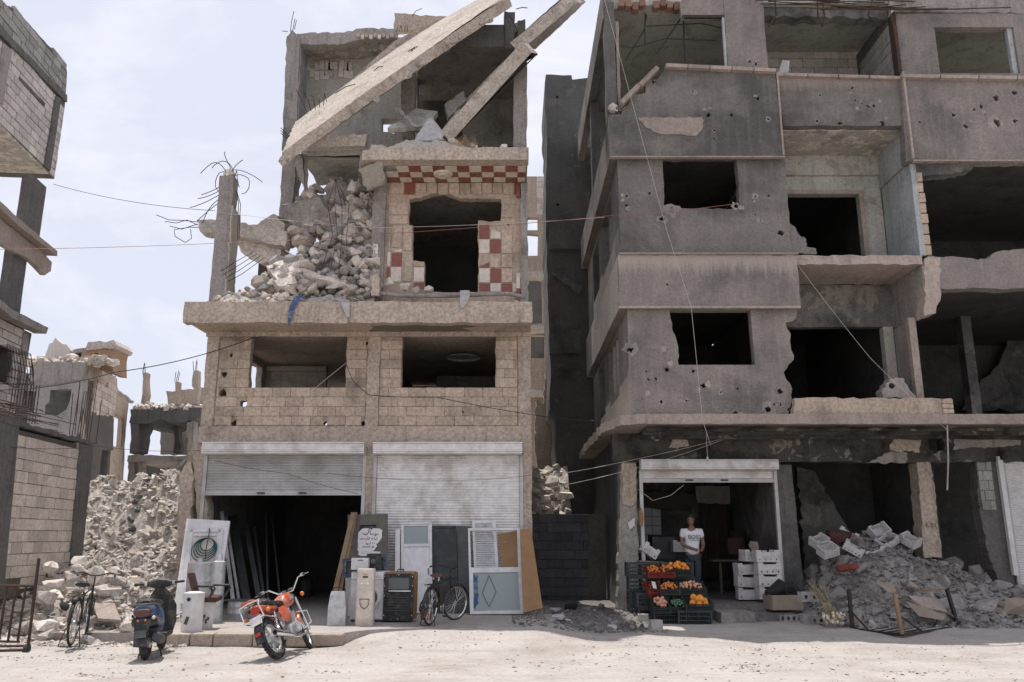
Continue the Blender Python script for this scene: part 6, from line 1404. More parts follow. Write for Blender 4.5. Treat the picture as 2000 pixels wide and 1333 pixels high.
for s in (-1, 1):
    g = MB().lathe([(.05, -.02), (.055, .02), (.045, .03), (.002, .03)], (.46, s * .06, .97), (-.5, 0, 1), 14, True); g.v = [tuple(Sm(v)) for v in g.v]
    mk('instrument', g, 'black_plastic', mo, True)
mk('crash_bar', MB().tube([(.3, -.02, .62), (.34, -.24, .55), (.3, -.26, .36), (.18, -.05, .27)], .012, 7).tube([(.3, .02, .62), (.34, .24, .55), (.3, .26, .36), (.18, .05, .27)], .012, 7), 'chrome', mo, True)
mk('side_stand', MB().tube([(-.02, .1, .26), (-.06, .3, .06)], .012, 6), 'steel_dark', mo)
mk('kick_lever', MB().tube([(-.06, -.16, .34), (-.1, -.2, .46), (-.08, -.27, .47)], .009, 6), 'chrome', mo)
place(mo, (-3.06, 12.72, .02), R(79), R(-27)); mo.scale = (.93, .88, .94)
# ------------------------------------------------------------------ scooter
sc = thing('motor_scooter', 'dark blue and black scooter parked at the kerb seen from behind', 'scooter')
wheel(sc, (-.58, 0, .23), .23, .055, alloy=5, rim_mat='dark_grey', drum=.07)
wheel(sc, (.62, .02, .23), .23, .05, alloy=5, rim_mat='dark_grey', drum=.06)
mk('tail_body', MB().loft([sring(c, w, h, 16, 2.8) for c, w, h in (((-.05, 0, .50), .15, .13), ((-.25, 0, .57), .17, .16), ((-.5, 0, .62), .175, .14), ((-.7, 0, .66), .15, .10), ((-.80, 0, .67), .11, .075))], True), 'blue_paint', sc, True)
mk('tail_panel', MB().loft([sring(c, w, h, 14, 3.2) for c, w, h in (((-.62, 0, .52), .165, .06), ((-.78, 0, .53), .155, .075), ((-.84, 0, .52), .12, .06))], True), 'black_plastic', sc, True)
mk('seat', MB().loft([sring(c, w, h, 14, 2.4) for c, w, h in (((.02, 0, .70), .10, .03), ((-.12, 0, .74), .145, .05), ((-.4, 0, .765), .155, .055), ((-.62, 0, .785), .135, .055), ((-.72, 0, .78), .08, .035))], True), 'black_plastic', sc, True)
mk('grab_rail', MB().tube([(-.5, -.17, .72), (-.72, -.16, .76), (-.86, -.08, .77), (-.88, 0, .77), (-.86, .08, .77), (-.72, .16, .76), (-.5, .17, .72)], .017, 8), 'dark_grey', sc, True)
mk('tail_light', MB().loft([sring(c, w, h, 14, 3) for c, w, h in (((-.79, 0, .665), .12, .05), ((-.845, 0, .655), .10, .042))], True), 'brown_leather', sc, True)
for s in (-1, 1):
    mk('indicator', MB().ball((-.83, s * .15, .585), .026, 10, 6), 'cream_plastic', sc, True)
    mk('reflector', MB().ball((-.865, s * .05, .56), .016, 8, 6), 'amber', sc, True)
    mk('side_stripe', MB().box((-.5, s * .176, .58), (.32, .006, .03), (0, R(14), 0)), 'blue_cloth', sc)
mk('rear_mudguard', MB().prism([Vector((-.84, -.1, .50)), Vector((-.84, .1, .50)), Vector((-.95, .085, .22)), Vector((-.95, -.085, .22))], [], (.012, 0, .006)), 'black_plastic', sc)
mk('number_plate', MB().box((-.915, 0, .38), (.01, .15, .1), (0, R(20), 0)), 'dark_grey', sc)
mk('engine', MB().cbox((-.38, .1, .26), (.48, .12, .17), .05).cbox((-.2, 0, .32), (.25, .22, .18), .04), 'dark_grey', sc, True)
mk('muffler', MB().tube([(-.2, -.14, .2), (-.36, -.16, .24), (-.42, -.165, .25), (-.72, -.17, .31), (-.76, -.17, .32)], [.02, .03, .07, .075, .05], 14), 'dark_grey', sc, True)
mk('shock_absorber', MB().tube([(-.56, .13, .28), (-.5, .13, .52)], .028, 8), 'steel_dark', sc)
mk('footboard', MB().cbox((.16, 0, .27), (.48, .38, .07), .03), 'black_plastic', sc)
mk('leg_shield', MB().loft([sring(c, w, h, 16, 3, 'z') for c, w, h in (((.44, 0, .25), .06, .17), ((.47, 0, .42), .07, .22), ((.44, 0, .66), .06, .225), ((.38, 0, .86), .05, .13), ((.36, 0, .93), .045, .07))], True), 'black_plastic', sc, True)
mk('front_mudguard', guard((.62, .02, .23), .29, R(10), R(165), .07), 'blue_paint', sc, True)
mk('fork', MB().tube([(.40, 0, .75), (.56, 0, .34), (.62, .07, .23)], .025, 8), 'steel_dark', sc)
mk('handlebar_cover', MB().loft([sring(c, w, h, 14, 2.6, 'y') for c, w, h in (((.33, -.19, 1.0), .035, .03), ((.34, -.1, 1.0), .065, .065), ((.35, 0, 1.0), .09, .085), ((.34, .1, 1.0), .065, .065), ((.33, .19, 1.0), .035, .03))], True), 'black_plastic', sc, True)
for s in (-1, 1):
    mk('grip', MB().tube([(.31, s * .2, 1.0), (.26, s * .36, 1.01)], .018, 8), 'rubber', sc, True)
    mk('brake_lever', MB().tube([(.36, s * .2, 1.0), (.33, s * .3, 1.0), (.27, s * .37, 1.0)], .006, 5), 'chrome', sc)
    mk('switch_box', MB().cbox((.31, s * .2, 1.0), (.05, .04, .05), .01), 'galvanised', sc)
mk('steering_neck', MB().tube([(.37, 0, .85), (.345, 0, 1.0)], [.07, .06], 12), 'black_plastic', sc, True)
mk('centre_stand', MB().tube([(-.2, .1, .2), (-.3, .16, .01)], .012, 6).tube([(-.2, -.1, .2), (-.3, -.16, .01)], .012, 6), 'steel_dark', sc)
place(sc, (-5.08, 12.62, .01), R(101), R(-4)); sc.scale = (.96,) * 3
# ================================================================== goods in front of the middle building
def pan(pts, th, mat, name, parent=None, holes=(), rg_=None):
    "flat panel from (px, py, depth) corners; thickness goes away from the viewer"
    q = [P(*p) for p in pts]; n = (q[1] - q[0]).cross(q[-1] - q[0]).normalized()
    if n.y < 0: n = -n
    d = n.dot(q[0])
    def onp(px, py):                                   # where the sight line meets the panel's plane
        r = P(px, py, 10.0) - Vector((0, 0, EYE)); e = Vector((0, 0, EYE)); t = (d - n.dot(e)) / n.dot(r); return e + r * t
    q = [onp(p[0], p[1]) for p in pts]
    hs = [[onp(x, y) for x, y in h] for h in holes]
    return mk(name, MB().prism(rag(q, *rg_) if rg_ else q, hs, n * th), mat, parent), onp, n
def bar(onp, n, a, b, w, d, mat, name, parent, lift=.0):
    p, q = onp(*a) - n * (d / 2 + lift), onp(*b) - n * (d / 2 + lift)
    return mk(name, MB().beam(p, q, w, d, up=n), mat, parent)
# big pale moulded panel with a hose over it
t = thing('door_panel', 'large off-white moulded door panel leaning on the cracked pier', 'door', (-6, 16.6, APZ))
o, onp, n = pan([(365, 1013, 17.3), (449, 1018, 17.3), (427, 1168, 16.55), (337, 1204, 16.45)], .05, 'white_paint', 'leaf', t)
for a, b in (((373, 1036), (432, 1036)), ((432, 1036), (420, 1160)), ((373, 1036), (358, 1180))): bar(onp, n, a, b, .1, .03, 'white_plastic', 'moulding', t)
bar(onp, n, (380, 1047), (422, 1047), .035, .04, 'white_paint', 'moulding', t)
q = [onp(*p) - n * .004 for p in ((379, 1046), (424, 1046), (414, 1160), (366, 1170))]; mk('inset', MB().prism(q, [], n * .003), 'cream_plastic', t)
t = thing('hose_coil', 'dark green garden hose coiled and hung on the off-white panel', 'hose', onp(408, 1070) - n * .05)
for k in range(5):
    c = onp(406 - k * 1.2, 1066 + k * 3) - n * (.05 + .012 * k); r = .13 + .028 * k
    a = n.orthogonal().normalized(); b = n.cross(a)
    mk('hose_loop', MB().torus(c, n, r, .011, 36, 6), 'hose_green', t, True)
mk('hose_hook', MB().tube([onp(410, 1034) - n * .03, onp(411, 1046) - n * .09, onp(405, 1078) - n * .1, onp(403, 1096) - n * .08], .01, 5), 'rebar', t)
# tanks, drum, bucket, chair
def cyl_thing(name, label, cat, px, py, z, w_px, h, mat, lid=None, n=24, prof=None):
    c = G(px, py, z); r = w_px / 2 * c.y / FPX; c.y += r
    t = thing(name, label, cat, c); pf = prof or [(r * .98, 0), (r, .01), (r, h * .33), (r * 1.02, h * .345), (r, h * .36), (r, h * .66), (r * 1.02, h * .675), (r, h * .69), (r, h - .02), (r * 1.015, h - .01), (r * .97, h)]
    mk('body', MB().lathe(pf, c, (0, 0, 1), n), mat, t, True)
    if lid: mk('lid', MB().lathe([(.002, h + .012), (r * .5, h + .012), (r * .95, h - .004)], c, (0, 0, 1), n), lid, t, True)
    return t, c, r
t, c, r = cyl_thing('boiler_tank', 'wide galvanised tank with flat top behind the white drum', 'tank', 377, 1212, APZ, 54, 1.0, 'galvanised', 'white_paint')
mk('spout', MB().lathe([(.06, 0), (.06, .07), (.05, .08)], c + Vector((-.05, 0, 1.0)), (0, 0, 1), 14, True), 'galvanised', t, True)
t, c, r = cyl_thing('boiler_tank', 'tall slim galvanised cylinder with narrow neck beside the moulded panel', 'tank', 415, 1217, APZ, 25, 1.04, 'galvanised', 'white_paint')
mk('spout', MB().lathe([(.05, 0), (.05, .1), (.045, .11)], c + Vector((0, 0, 1.04)), (0, 0, 1), 14, True), 'galvanised', t, True)
t, c, r = cyl_thing('metal_drum', 'scuffed white metal drum standing at the front of the scrap', 'drum', 366, 1236, APZ, 38, .60, 'white_paint', 'white_paint')
mk('bung', MB().lathe([(.03, 0), (.03, .012), (.01, .014)], c + Vector((-.02, -r, .5)), (0, -1, 0), 12, True), 'black_plastic', t)
mk('scratch_mark', MB().box(c + Vector((-.03, -r - .002, .18)), (.05, .004, .12), (0, .3, 0)), 'dark_grey', t)
t, c, r = cyl_thing('paint_bucket', 'paint-splashed white bucket under the old office chair', 'bucket', 397, 1229, APZ, 27, .42, 'white_plastic', None, prof=[(.095, 0), (.1, .01), (.125, .41), (.132, .412), (.132, .42), (.118, .42), (.09, .03), (.002, .03)])
for k in range(5): mk('paint_smear', MB().box(c + Vector((-.06 + .03 * k, -.12 + .01 * abs(k - 2), .12 + .04 * (k % 3))), (.03, .012, .05 + .02 * (k % 2)), (0, 0, (k - 2) * .25)), 'dark_grey', t)
cb = c + Vector((0, 0, .425))
t = thing('office_chair', 'legless office chair with maroon seat and black loop arms set on the bucket', 'chair', cb)
mk('seat', MB().cbox(cb + Vector((.02, -.02, .05)), (.36, .40, .09), .04, (.05, .02, .1)), 'maroon_cloth', t, True)
mk('backrest', MB().loft([[cb + Vector((-.16 - .12 * u + .02 * math.cos(k * .9), -.13 + .14 * math.cos(6.2832 * k / 10), .1 + .36 * u)) + Vector((.03 * math.sin(6.2832 * k / 10), 0, 0)) for k in range(10)] for u in (0, .25, .5, .75, 1)], True), 'maroon_cloth', t, True)
for dy, sx in ((-.2, 0), (.2, .12)): mk('armrest', MB().tube([cb + Vector(v) for v in ((-.1 + sx, dy, .06), (-.16 + sx, dy, .22), (-.12 + sx, dy, .25), (.14 + sx, dy, .25), (.17 + sx, dy, .22), (.08 + sx, dy, .06))], .018, 7), 'black_plastic', t, True)
t, c, r = cyl_thing('cooking_pot', 'grey metal pot covered by a flat sheet at the shop entrance', 'pot', 457, 1212, APZ, 38, .33, 'galvanised', None)
mk('cover_sheet', MB().prism(rag([c + Vector((x, y, .335)) for x, y in ((-.3, -.22), (.2, -.26), (.32, -.1), (.3, .22), (-.2, .25))], .1, .02, 3), [], (0, 0, .012)), 'dark_grey', t)
# long profiles and boards leaning inside the dark shop
rp = random.Random(71)
for i, (x0, y0, x1, y1, w, mt, lb) in enumerate(((433, 1000, 462, 1172, .07, 'galvanised', 'pale aluminium profile nearest to the moulded panel'), (441, 1010, 474, 1170, .05, 'galvanised', 'second aluminium profile leaning inside the shop'), (455, 1008, 488, 1180, .16, 'teal_metal', 'wide dark board leaning beside the aluminium profiles'), (480, 1024, 512, 1180, .10, 'dark_grey', 'grey board leaning deeper in the dark shop'), (497, 1030, 520, 1175, .06, 'dark_grey', 'thin grey batten leaning in the dark shop'), (520, 1002, 524, 1180, .04, 'dark_grey', 'upright dark post inside the open shop'), (531, 1010, 550, 1170, .04, 'dark_grey', 'slanting dark rod in the middle of the open shop'))):
    Yb = 16.6 + .35 * i; Yt = 18.6 + .45 * i
    a, b = P(x0, y0, Yt), G(x1, y1, APZ); b = P(x1, y1, Yb); b.z = APZ
    tag(mk('leaning_board' if mt != 'galvanised' else 'metal_profile', MB().beam(a, b, w, .03, up=(0, -1, .3)), mt), lb, 'board', 'boards leaning inside the shop')
t, c, r = cyl_thing('shop_bucket', 'grey bucket standing on the floor deep in the dark shop', 'bucket', 592, 1166, APZ, 26, .42, 'dark_grey')
for i, (dx, lb) in enumerate(((0, 'nearer brown plank leaning at the shop doorway by the metal tank'), (9, 'farther brown plank leaning behind the first at the shop doorway'))):
    tag(mk('wood_plank', MB().beam(P(690 + dx * .4, 1002, 17.5 + .05 * i), P(652 + dx, 1166, 16.1 + .05 * i), .09, .03, up=(0, -1, .3)), 'wood_plank'), lb, 'plank', 'brown planks leaning at the doorway')
t = thing('metal_tank', 'dented galvanised metal tank with sloping sides on the pavement', 'tank', G(657, 1223, APZ))
c = G(656, 1223, APZ) + Vector((0, .13, 0)); mk('body', MB().loft([[c + Vector((x * w, y * d, z)) for x, y in ((-1, -1), (0, -1.05), (1, -1), (1, 1), (-1, 1))] for z, w, d in ((0, .155, .12), (.3, .15, .12), (.5, .125, .11), (.56, .11, .09))], True), 'galvanised', t)
mk('strap', MB().tube([c + Vector((-.1, -.02, .55)), c + Vector((-.08, -.02, .62)), c + Vector((.1, -.02, .62)), c + Vector((.11, -.02, .55))], .01, 5), 'steel_dark', t)
for x in (-.09, .09): mk('rivet', MB().ball(c + Vector((x, -.128, .06)), .016, 8, 5), 'galvanised', t)
# grey wooden board with the paper notice
t = thing('wooden_board', 'weathered grey wooden door standing behind the washing machine', 'board', P(718, 1190, 16.8))
o, onp, n = pan([(679, 1006, 17.6), (757, 1004, 17.6), (758, 1195, 16.9), (678, 1195, 16.9)], .04, 'grey_wood', 'leaf', t, holes=[((702, 1026), (735, 1025), (735, 1036), (702, 1037))])
q = [onp(*p) + n * .03 for p in ((700, 1024), (738, 1024), (738, 1040), (700, 1040))]; mk('hatch_back', MB().prism(q, [], n * .02), 'black_plastic', t)
def nt(x, y): return onp(690 + x * .075, 1000 + y * .075) - n * .012
t = thing('paper_notice', 'torn white paper with handwritten lines hung on the grey wooden door', 'sign', nt(400, 1150))
sheet = [(230, 450), (320, 435), (400, 440), (445, 455), (480, 475), (520, 435), (640, 440), (720, 455), (762, 500), (745, 560), (752, 640), (735, 700), (690, 760), (640, 830), (590, 835), (610, 870), (620, 905), (590, 940), (575, 970), (510, 1040), (440, 1120), (380, 1145), (270, 1160), (180, 1158), (120, 1110), (145, 1060), (110, 990), (125, 920), (118, 760), (130, 600), (135, 545)]
mk('sheet', MB().prism([nt(x, y) for x, y in sheet], [], n * .006), 'paper', t)
def stroke(pts, r=.0042): return MB().tube([nt(x, y) - n * .004 for x, y in pts], r, 4)
# handwriting, drawn stroke by stroke from the right as it is written
hand = [[(650, 572), (654, 606), (628, 608)], [(628, 608), (612, 590), (596, 606), (602, 622), (570, 628)], [(602, 575), (580, 570), (566, 582), (585, 596), (555, 622), (535, 620)], [(535, 580), (520, 580), (500, 590), (520, 598), (470, 596)], [(470, 596), (452, 572), (440, 580), (450, 596), (430, 598)],
        [(404, 550), (384, 546), (380, 598), (352, 600)], [(352, 600), (340, 572), (352, 578), (345, 600), (300, 598)], [(300, 598), (296, 576), (288, 598), (262, 598), (245, 552)],
        [(625, 668), (615, 728), (590, 730), (575, 715)], [(560, 672), (552, 728), (590, 730)], [(505, 690), (488, 700), (484, 755)], [(505, 690), (515, 706), (490, 712)], [(425, 678), (420, 728)], [(430, 664), (418, 668)], [(404, 712), (392, 706), (388, 722), (398, 736)], [(378, 668), (362, 690), (378, 718), (320, 718)], [(320, 718), (310, 704), (300, 718), (288, 704), (278, 718), (250, 718)], [(250, 718), (240, 706), (225, 720), (200, 722), (180, 710)],
        [(560, 822), (540, 822), (528, 830)], [(512, 832), (492, 834)], [(450, 802), (446, 842), (420, 846)], [(400, 846), (388, 834), (378, 848), (368, 834), (358, 850), (345, 848), (332, 808)],
        [(540, 900), (536, 934)], [(520, 906), (500, 902), (492, 914), (508, 922), (496, 950)], [(440, 896), (430, 934), (412, 934)], [(412, 934), (404, 900)], [(395, 930), (380, 912), (370, 932), (340, 932), (330, 914), (320, 932)], [(320, 932), (300, 908), (290, 930), (262, 932), (248, 918), (244, 906)],
        [(404, 470), (384, 548)], [(432, 456), (406, 548)], [(466, 486), (440, 545)]]
ink = MB()
for h in hand: ink.add(*(lambda m: (m.v, m.f))(stroke(h)))
mk('handwriting', ink, 'ink', t)
for (x, y) in ((566, 640), (578, 640), (548, 560), (450, 556), (330, 618), (316, 618), (300, 565), (350, 735), (240, 690), (372, 652), (505, 812), (360, 862), (375, 862), (515, 938), (425, 885), (350, 900), (285, 892)):
    mk('ink_dot', MB().ball(nt(x, y) - n * .004, .0055, 6, 4), 'ink', t)
# navy television shell, boxes, washing machine, dispenser, heater
t = thing('screen_shell', 'empty navy plastic screen shell balanced behind the boxes', 'screen', P(712, 1128, 16.2))
o, onp, n = pan([(669, 1092, 16.3), (754, 1084, 16.3), (757, 1122, 16.2), (669, 1128, 16.2)], .05, 'navy_plastic', 'bezel', t, holes=[((676, 1097), (748, 1090), (750, 1117), (676, 1122))])
q = [onp(*p) + n * .04 for p in ((672, 1094), (752, 1088), (753, 1119), (672, 1125))]; mk('back_plate', MB().prism(q, [], n * .02), 'black_plastic', t)
def box_at(px, py, z, w, d, h, rz=0.0): c = G(px, py, z); c.y += d / 2; return c, Matrix.Rotation(rz, 3, 'Z')
def rbox(m, c, M, off, d, b=.01): return m.cbox(Vector(c) + M @ Vector(off), d, b, M)
c, M = box_at(716, 1216, APZ, .6, .55, .85, R(-4))
t = thing('washing_machine', 'white front-loading washing machine behind the water dispenser', 'washing machine', c)
mk('cabinet', rbox(MB(), c, M, (0, .02, .45), (.60, .53, .82), .02), 'white_plastic', t)
mk('plinth', rbox(MB(), c, M, (0, .03, .03), (.57, .48, .06), .01), 'dark_grey', t)
mk('control_panel', rbox(MB(), c, M, (0, -.25, .79), (.59, .03, .12), .008), 'white_paint', t)
for x in (.12, .2): mk('knob', MB().lathe([(.026, 0), (.026, .02), (.02, .024)], c + M @ Vector((x, -.265, .79)), M @ Vector((0, -1, 0)), 14, True), 'white_plastic', t, True)
dr = mk('door_ring', MB().torus(c + M @ Vector((.05, -.26, .42)), M @ Vector((0, 1, 0)), .175, .035, 36, 8, .7), 'white_plastic', t, True)
mk('door_glass', MB().lathe([(.002, .03), (.08, .02), (.145, 0)], c + M @ Vector((.05, -.26, .42)), M @ Vector((0, 1, 0)), 24), 'dark_glass', dr, True)
mk('drain_flap', rbox(MB(), c, M, (.16, -.25, .1), (.14, .012, .07), .004), 'white_paint', t)
c2, M2 = box_at(697, 1207, APZ, .4, .4, .8, R(6)); c2.x -= .12
t = thing('cooker', 'narrow white appliance half hidden at the left of the dispenser', 'appliance', c2)
mk('cabinet', rbox(MB(), c2, M2, (0, 0, .42), (.30, .36, .80), .015), 'white_paint', t); mk('knob_panel', rbox(MB(), c2, M2, (-.06, -.17, .74), (.12, .03, .1), .006), 'galvanised', t)
mk('foot', rbox(MB(), c2, M2, (0, 0, .01), (.26, .3, .02), .004), 'black_plastic', t)
c, M = box_at(709, 1223, APZ, .31, .3, .93, R(3))
t = thing('water_dispenser', 'cream water dispenser with drip tray standing on the pavement', 'water dispenser', c)
mk('cabinet', MB().loft([[c + M @ (Vector((p.x, p.y, z))) for p in sring((0, 0, 0), w, d, 20, 4.5, 'z')] for z, w, d in ((0, .155, .145), (.02, .16, .15), (.6, .155, .145), (.86, .15, .14), (.90, .155, .14), (.93, .15, .13), (.935, .12, .1))], True), 'cream_plastic', t, True)
mk('display', rbox(MB(), c, M, (0, -.142, .80), (.09, .01, .03), .003), 'black_plastic', t)
tp = mk('tap_panel', rbox(MB(), c, M, (0, -.145, .68), (.24, .012, .16), .01), 'cream_plastic', t)
for x in (-.05, .05): mk('tap', MB().lathe([(.022, 0), (.024, .03), (.015, .04)], c + M @ Vector((x, -.15, .68)), M @ Vector((0, -1, 0)), 10, True), 'white_plastic', tp, True)
dt = MB().prism([c + M @ Vector((x, -.150, z)) for x, z in ((-.085, .44), (.085, .44), (.08, .36), (.05, .30), (0, .27), (-.05, .30), (-.08, .36))], [[c + M @ Vector((x, -.150, z)) for x, z in ((-.075, .43), (.075, .43), (.07, .36), (.045, .31), (0, .285), (-.045, .31), (-.07, .36))]], M @ Vector((0, -.008, 0)))
mk('drip_tray', dt, 'brown_leather', t); mk('tray_lip', rbox(MB(), c, M, (0, -.155, .385), (.16, .02, .012), .003), 'cream_plastic', t)
mk('logo_mark', rbox(MB(), c, M, (0, -.145, .845), (.06, .006, .01), .002), 'red_lens', t)
c, M = box_at(777, 1217, APZ, .55, .42, .86, R(-5))
t = thing('room_heater', 'black fronted cabinet heater with orange brown casing', 'heater', c)
mk('casing', rbox(MB(), c, M, (0, .05, .45), (.56, .36, .82), .05), 'brown_board', t, True)
mk('front_frame', MB().prism([c + M @ Vector((x, -.16, z)) for x, z in ((-.26, .03), (.26, .03), (.27, .80), (.22, .83), (-.22, .83), (-.27, .80))], [[c + M @ Vector((x, -.16, z)) for x, z in ((-.19, .56), (.19, .56), (.19, .76), (-.19, .76))]], M @ Vector((0, .06, 0))), 'black_plastic', t)
mk('window_pane', rbox(MB(), c, M, (0, -.14, .66), (.40, .02, .22), .004), 'dark_glass', t)
for i in range(4):
    for j in range(6): mk('grille_slat', rbox(MB(), c, M, (-.15 + .1 * i, -.165, .2 + .045 * j), (.09, .014, .012), .002), 'dark_grey', t)
mk('ledge', rbox(MB(), c, M, (0.03, -.18, .535), (.40, .04, .018), .004), 'chrome', t)
for x, z in ((-.25, .78), (0, .81), (.25, .78), (-.25, .45), (.25, .45), (-.25, .12), (.25, .12), (0, .06), (-.25, .62), (.25, .62)): mk('screw', MB().ball(c + M @ Vector((x, -.163, z)), .011, 7, 5), 'chrome', t)
mk('handle', MB().tube([c + M @ Vector(v) for v in ((-.06, -.02, .86), (-.05, -.02, .90), (.05, -.02, .90), (.06, -.02, .86))], .011, 6), 'steel_dark', t)
c = P(701, 1127, 15.45); zt = .935 + APZ
t = thing('cardboard_carton', 'small white carton on top of the water dispenser and washing machine', 'box', (c.x, 15.5, 1.06))
mk('carton', MB().cbox((c.x, 15.55, 1.17), (.30, .26, .20), .008, (0, 0, R(4))), 'white_plastic', t); mk('print_line', MB().box((c.x + .02, 15.415, 1.235), (.1, .006, .012), (0, 0, R(4))), 'ink', t)
c = P(726, 1128, 15.6)
t = thing('black_carton', 'small black carton with round emblem on top of the washing machine', 'box', (c.x, 15.75, 1.05))
mk('carton', MB().cbox((c.x, 15.8, 1.20), (.23, .2, .28), .006, (0, 0, R(-3))), 'black_plastic', t)
mk('emblem', MB().torus((c.x, 15.69, 1.21), (0, 1, 0), .034, .0035, 20, 5), 'galvanised', t); mk('emblem', MB().prism([Vector((c.x + x, 15.692, 1.21 + z)) for x, z in ((-.012, .012), (.012, .012), (0, -.014))], [], (0, .006, 0)), 'galvanised', t)
mk('carton_lid', MB().cbox((c.x - .06, 15.8, 1.365), (.34, .18, .035), .005, (0, .03, 0)), 'galvanised', t)
# doors leaning on the closed shutter
t = thing('metal_door', 'white metal door with small glass pane leaning on the shutter', 'door', P(812, 1196, 17.0))
o, onp, n = pan([(784, 1021, 17.75), (843, 1020, 17.75), (845, 1198, 17.15), (783, 1198, 17.15)], .045, 'white_paint', 'leaf', t, holes=[((789, 1028), (836, 1027), (836, 1062), (789, 1063))])
q = [onp(*p) + n * .02 for p in ((788, 1026), (837, 1025), (837, 1064), (788, 1065))]; mk('glass_pane', MB().prism(q, [], n * .006), 'dusty_glass', t)
for a, b in (((786, 1024), (786, 1196)), ((841, 1023), (843, 1196)), ((784, 1023), (842, 1022)), ((787, 1067), (840, 1066))): bar(onp, n, a, b, .045, .02, 'white_plastic', 'frame', t)
mk('handle', MB().tube([onp(837, 1112) - n * .01, onp(837, 1112) - n * .05, onp(837, 1122) - n * .05, onp(837, 1122) - n * .01], .009, 6), 'steel_dark', t)
tag(mk('frame_strip', MB().beam(P(777, 1035, 17.7), P(776, 1150, 17.2), .09, .04, up=(0, -1, .3)), 'white_paint'), 'narrow white frame strip standing beside the white metal door', 'frame')
t = thing('steel_door', 'dark rusty steel double door leaning behind the bicycle', 'door', P(880, 1200, 17.0))
o, onp, n = pan([(844, 1027, 17.8), (892, 1027, 17.8), (894, 1205, 17.3), (845, 1205, 17.3)], .03, 'teal_metal', 'leaf', t)
o2_, onp2, n2 = pan([(893, 1027, 17.83), (919, 1028, 17.83), (921, 1204, 17.35), (895, 1205, 17.35)], .03, 'dark_grey', 'leaf', t)
for a, b in (((846, 1030), (847, 1203)), ((890, 1030), (892, 1203)), ((845, 1128), (892, 1128)), ((845, 1030), (891, 1030)), ((868, 1130), (869, 1203))): bar(onp, n, a, b, .035, .02, 'teal_metal', 'rib', t)
t = thing('louvre_shutter', 'grey slatted louvre shutter leaning behind the aluminium window', 'shutter', P(946, 1112, 17.6))
o, onp, n = pan([(922, 1017, 17.85), (968, 1017, 17.85), (974, 1114, 17.6), (926, 1114, 17.6)], .03, 'white_paint', 'frame', t, holes=[((927, 1022), (962, 1022), (968, 1110), (931, 1110))])
for i in range(24):
    y = 1024 + i * 3.6; dx = (y - 1022) / 88 * 5; bar(onp, n, (927 + dx * .9, y), (963 + dx, y), .026, .012, 'galvanised', 'slat', t, -.02)
for x in (938, 952): bar(onp, n, (x, 1022), (x + 5, 1110), .012, .01, 'galvanised', 'rod', t, .01)
t = thing('window_frame', 'white aluminium window frame with diamond patterned lower pane', 'window', P(968, 1198, 16.8))
o, onp, n = pan([(914, 1032, 17.55), (1015, 1031, 17.55), (1022, 1199, 16.95), (918, 1200, 16.95)], .05, 'white_plastic', 'frame', t, holes=[((918, 1037), (1010, 1036), (1012, 1108), (920, 1109)), ((924, 1119), (1012, 1118), (1016, 1192), (925, 1194))])
q = [onp(*p) + n * .02 for p in ((922, 1116), (1014, 1115), (1018, 1195), (923, 1196))]; gp = mk('glass_pane', MB().prism(q, [], n * .006), 'dusty_glass', t)
for a, b in (((955, 1124), (942, 1158)), ((942, 1158), (955, 1185)), ((955, 1185), (969, 1156)), ((969, 1156), (955, 1124))): mk('lead_line', MB().tube([onp(*a) + n * .012, onp(*b) + n * .012], .006, 4), 'dark_grey', gp)
mk('blue_film', MB().prism(rag([onp(*p) + n * .012 for p in ((925, 1122), (933, 1124), (934, 1180), (926, 1190))], .05, .015, 3), [], n * .004), 'blue_cloth', gp)
tag(pan([(972, 1044, 17.75), (1014, 1036, 17.75), (1016, 1116, 17.5), (984, 1116, 17.5)], .03, 'brown_board', 'brown_board')[0], 'brown board with white flecks behind the aluminium window', 'board', 'brown boards')
o, onp, n = pan([(1016, 1034, 17.4), (1037, 1033, 17.4), (1060, 1188, 16.6), (1022, 1197, 16.6)], .03, 'brown_board', 'brown_board'); tag(o, 'tall peeling brown board leaning at the building corner', 'board', 'brown boards')
t = thing('carrier_bag', 'clear plastic bag with white print and red base hanging at the parked bicycle', 'bag', P(834, 1205, 15.3))
mk('bag', MB().loft([[P(px, py, 15.3) + Vector((w * math.cos(6.2832 * k / 10), .06 * math.sin(6.2832 * k / 10), 0)) for k in range(10)] for px, py, w in ((841, 1152, .02), (836, 1165, .06), (832, 1180, .11), (831, 1192, .12), (833, 1200, .10))], True), 'teal_metal', t, True)
mk('bag_base', MB().loft([[P(px, py, 15.3) + Vector((w * math.cos(6.2832 * k / 10), .07 * math.sin(6.2832 * k / 10), 0)) for k in range(10)] for px, py, w in ((833, 1196, .09), (832, 1204, .10), (832, 1211, .09))], True), 'red_cloth', t, True)
for k in range(6): mk('print_mark', MB().box(P(824 + k * 3, 1182 + (k % 2) * 4, 15.18), (.025, .004, .02)), 'white_paint', t)
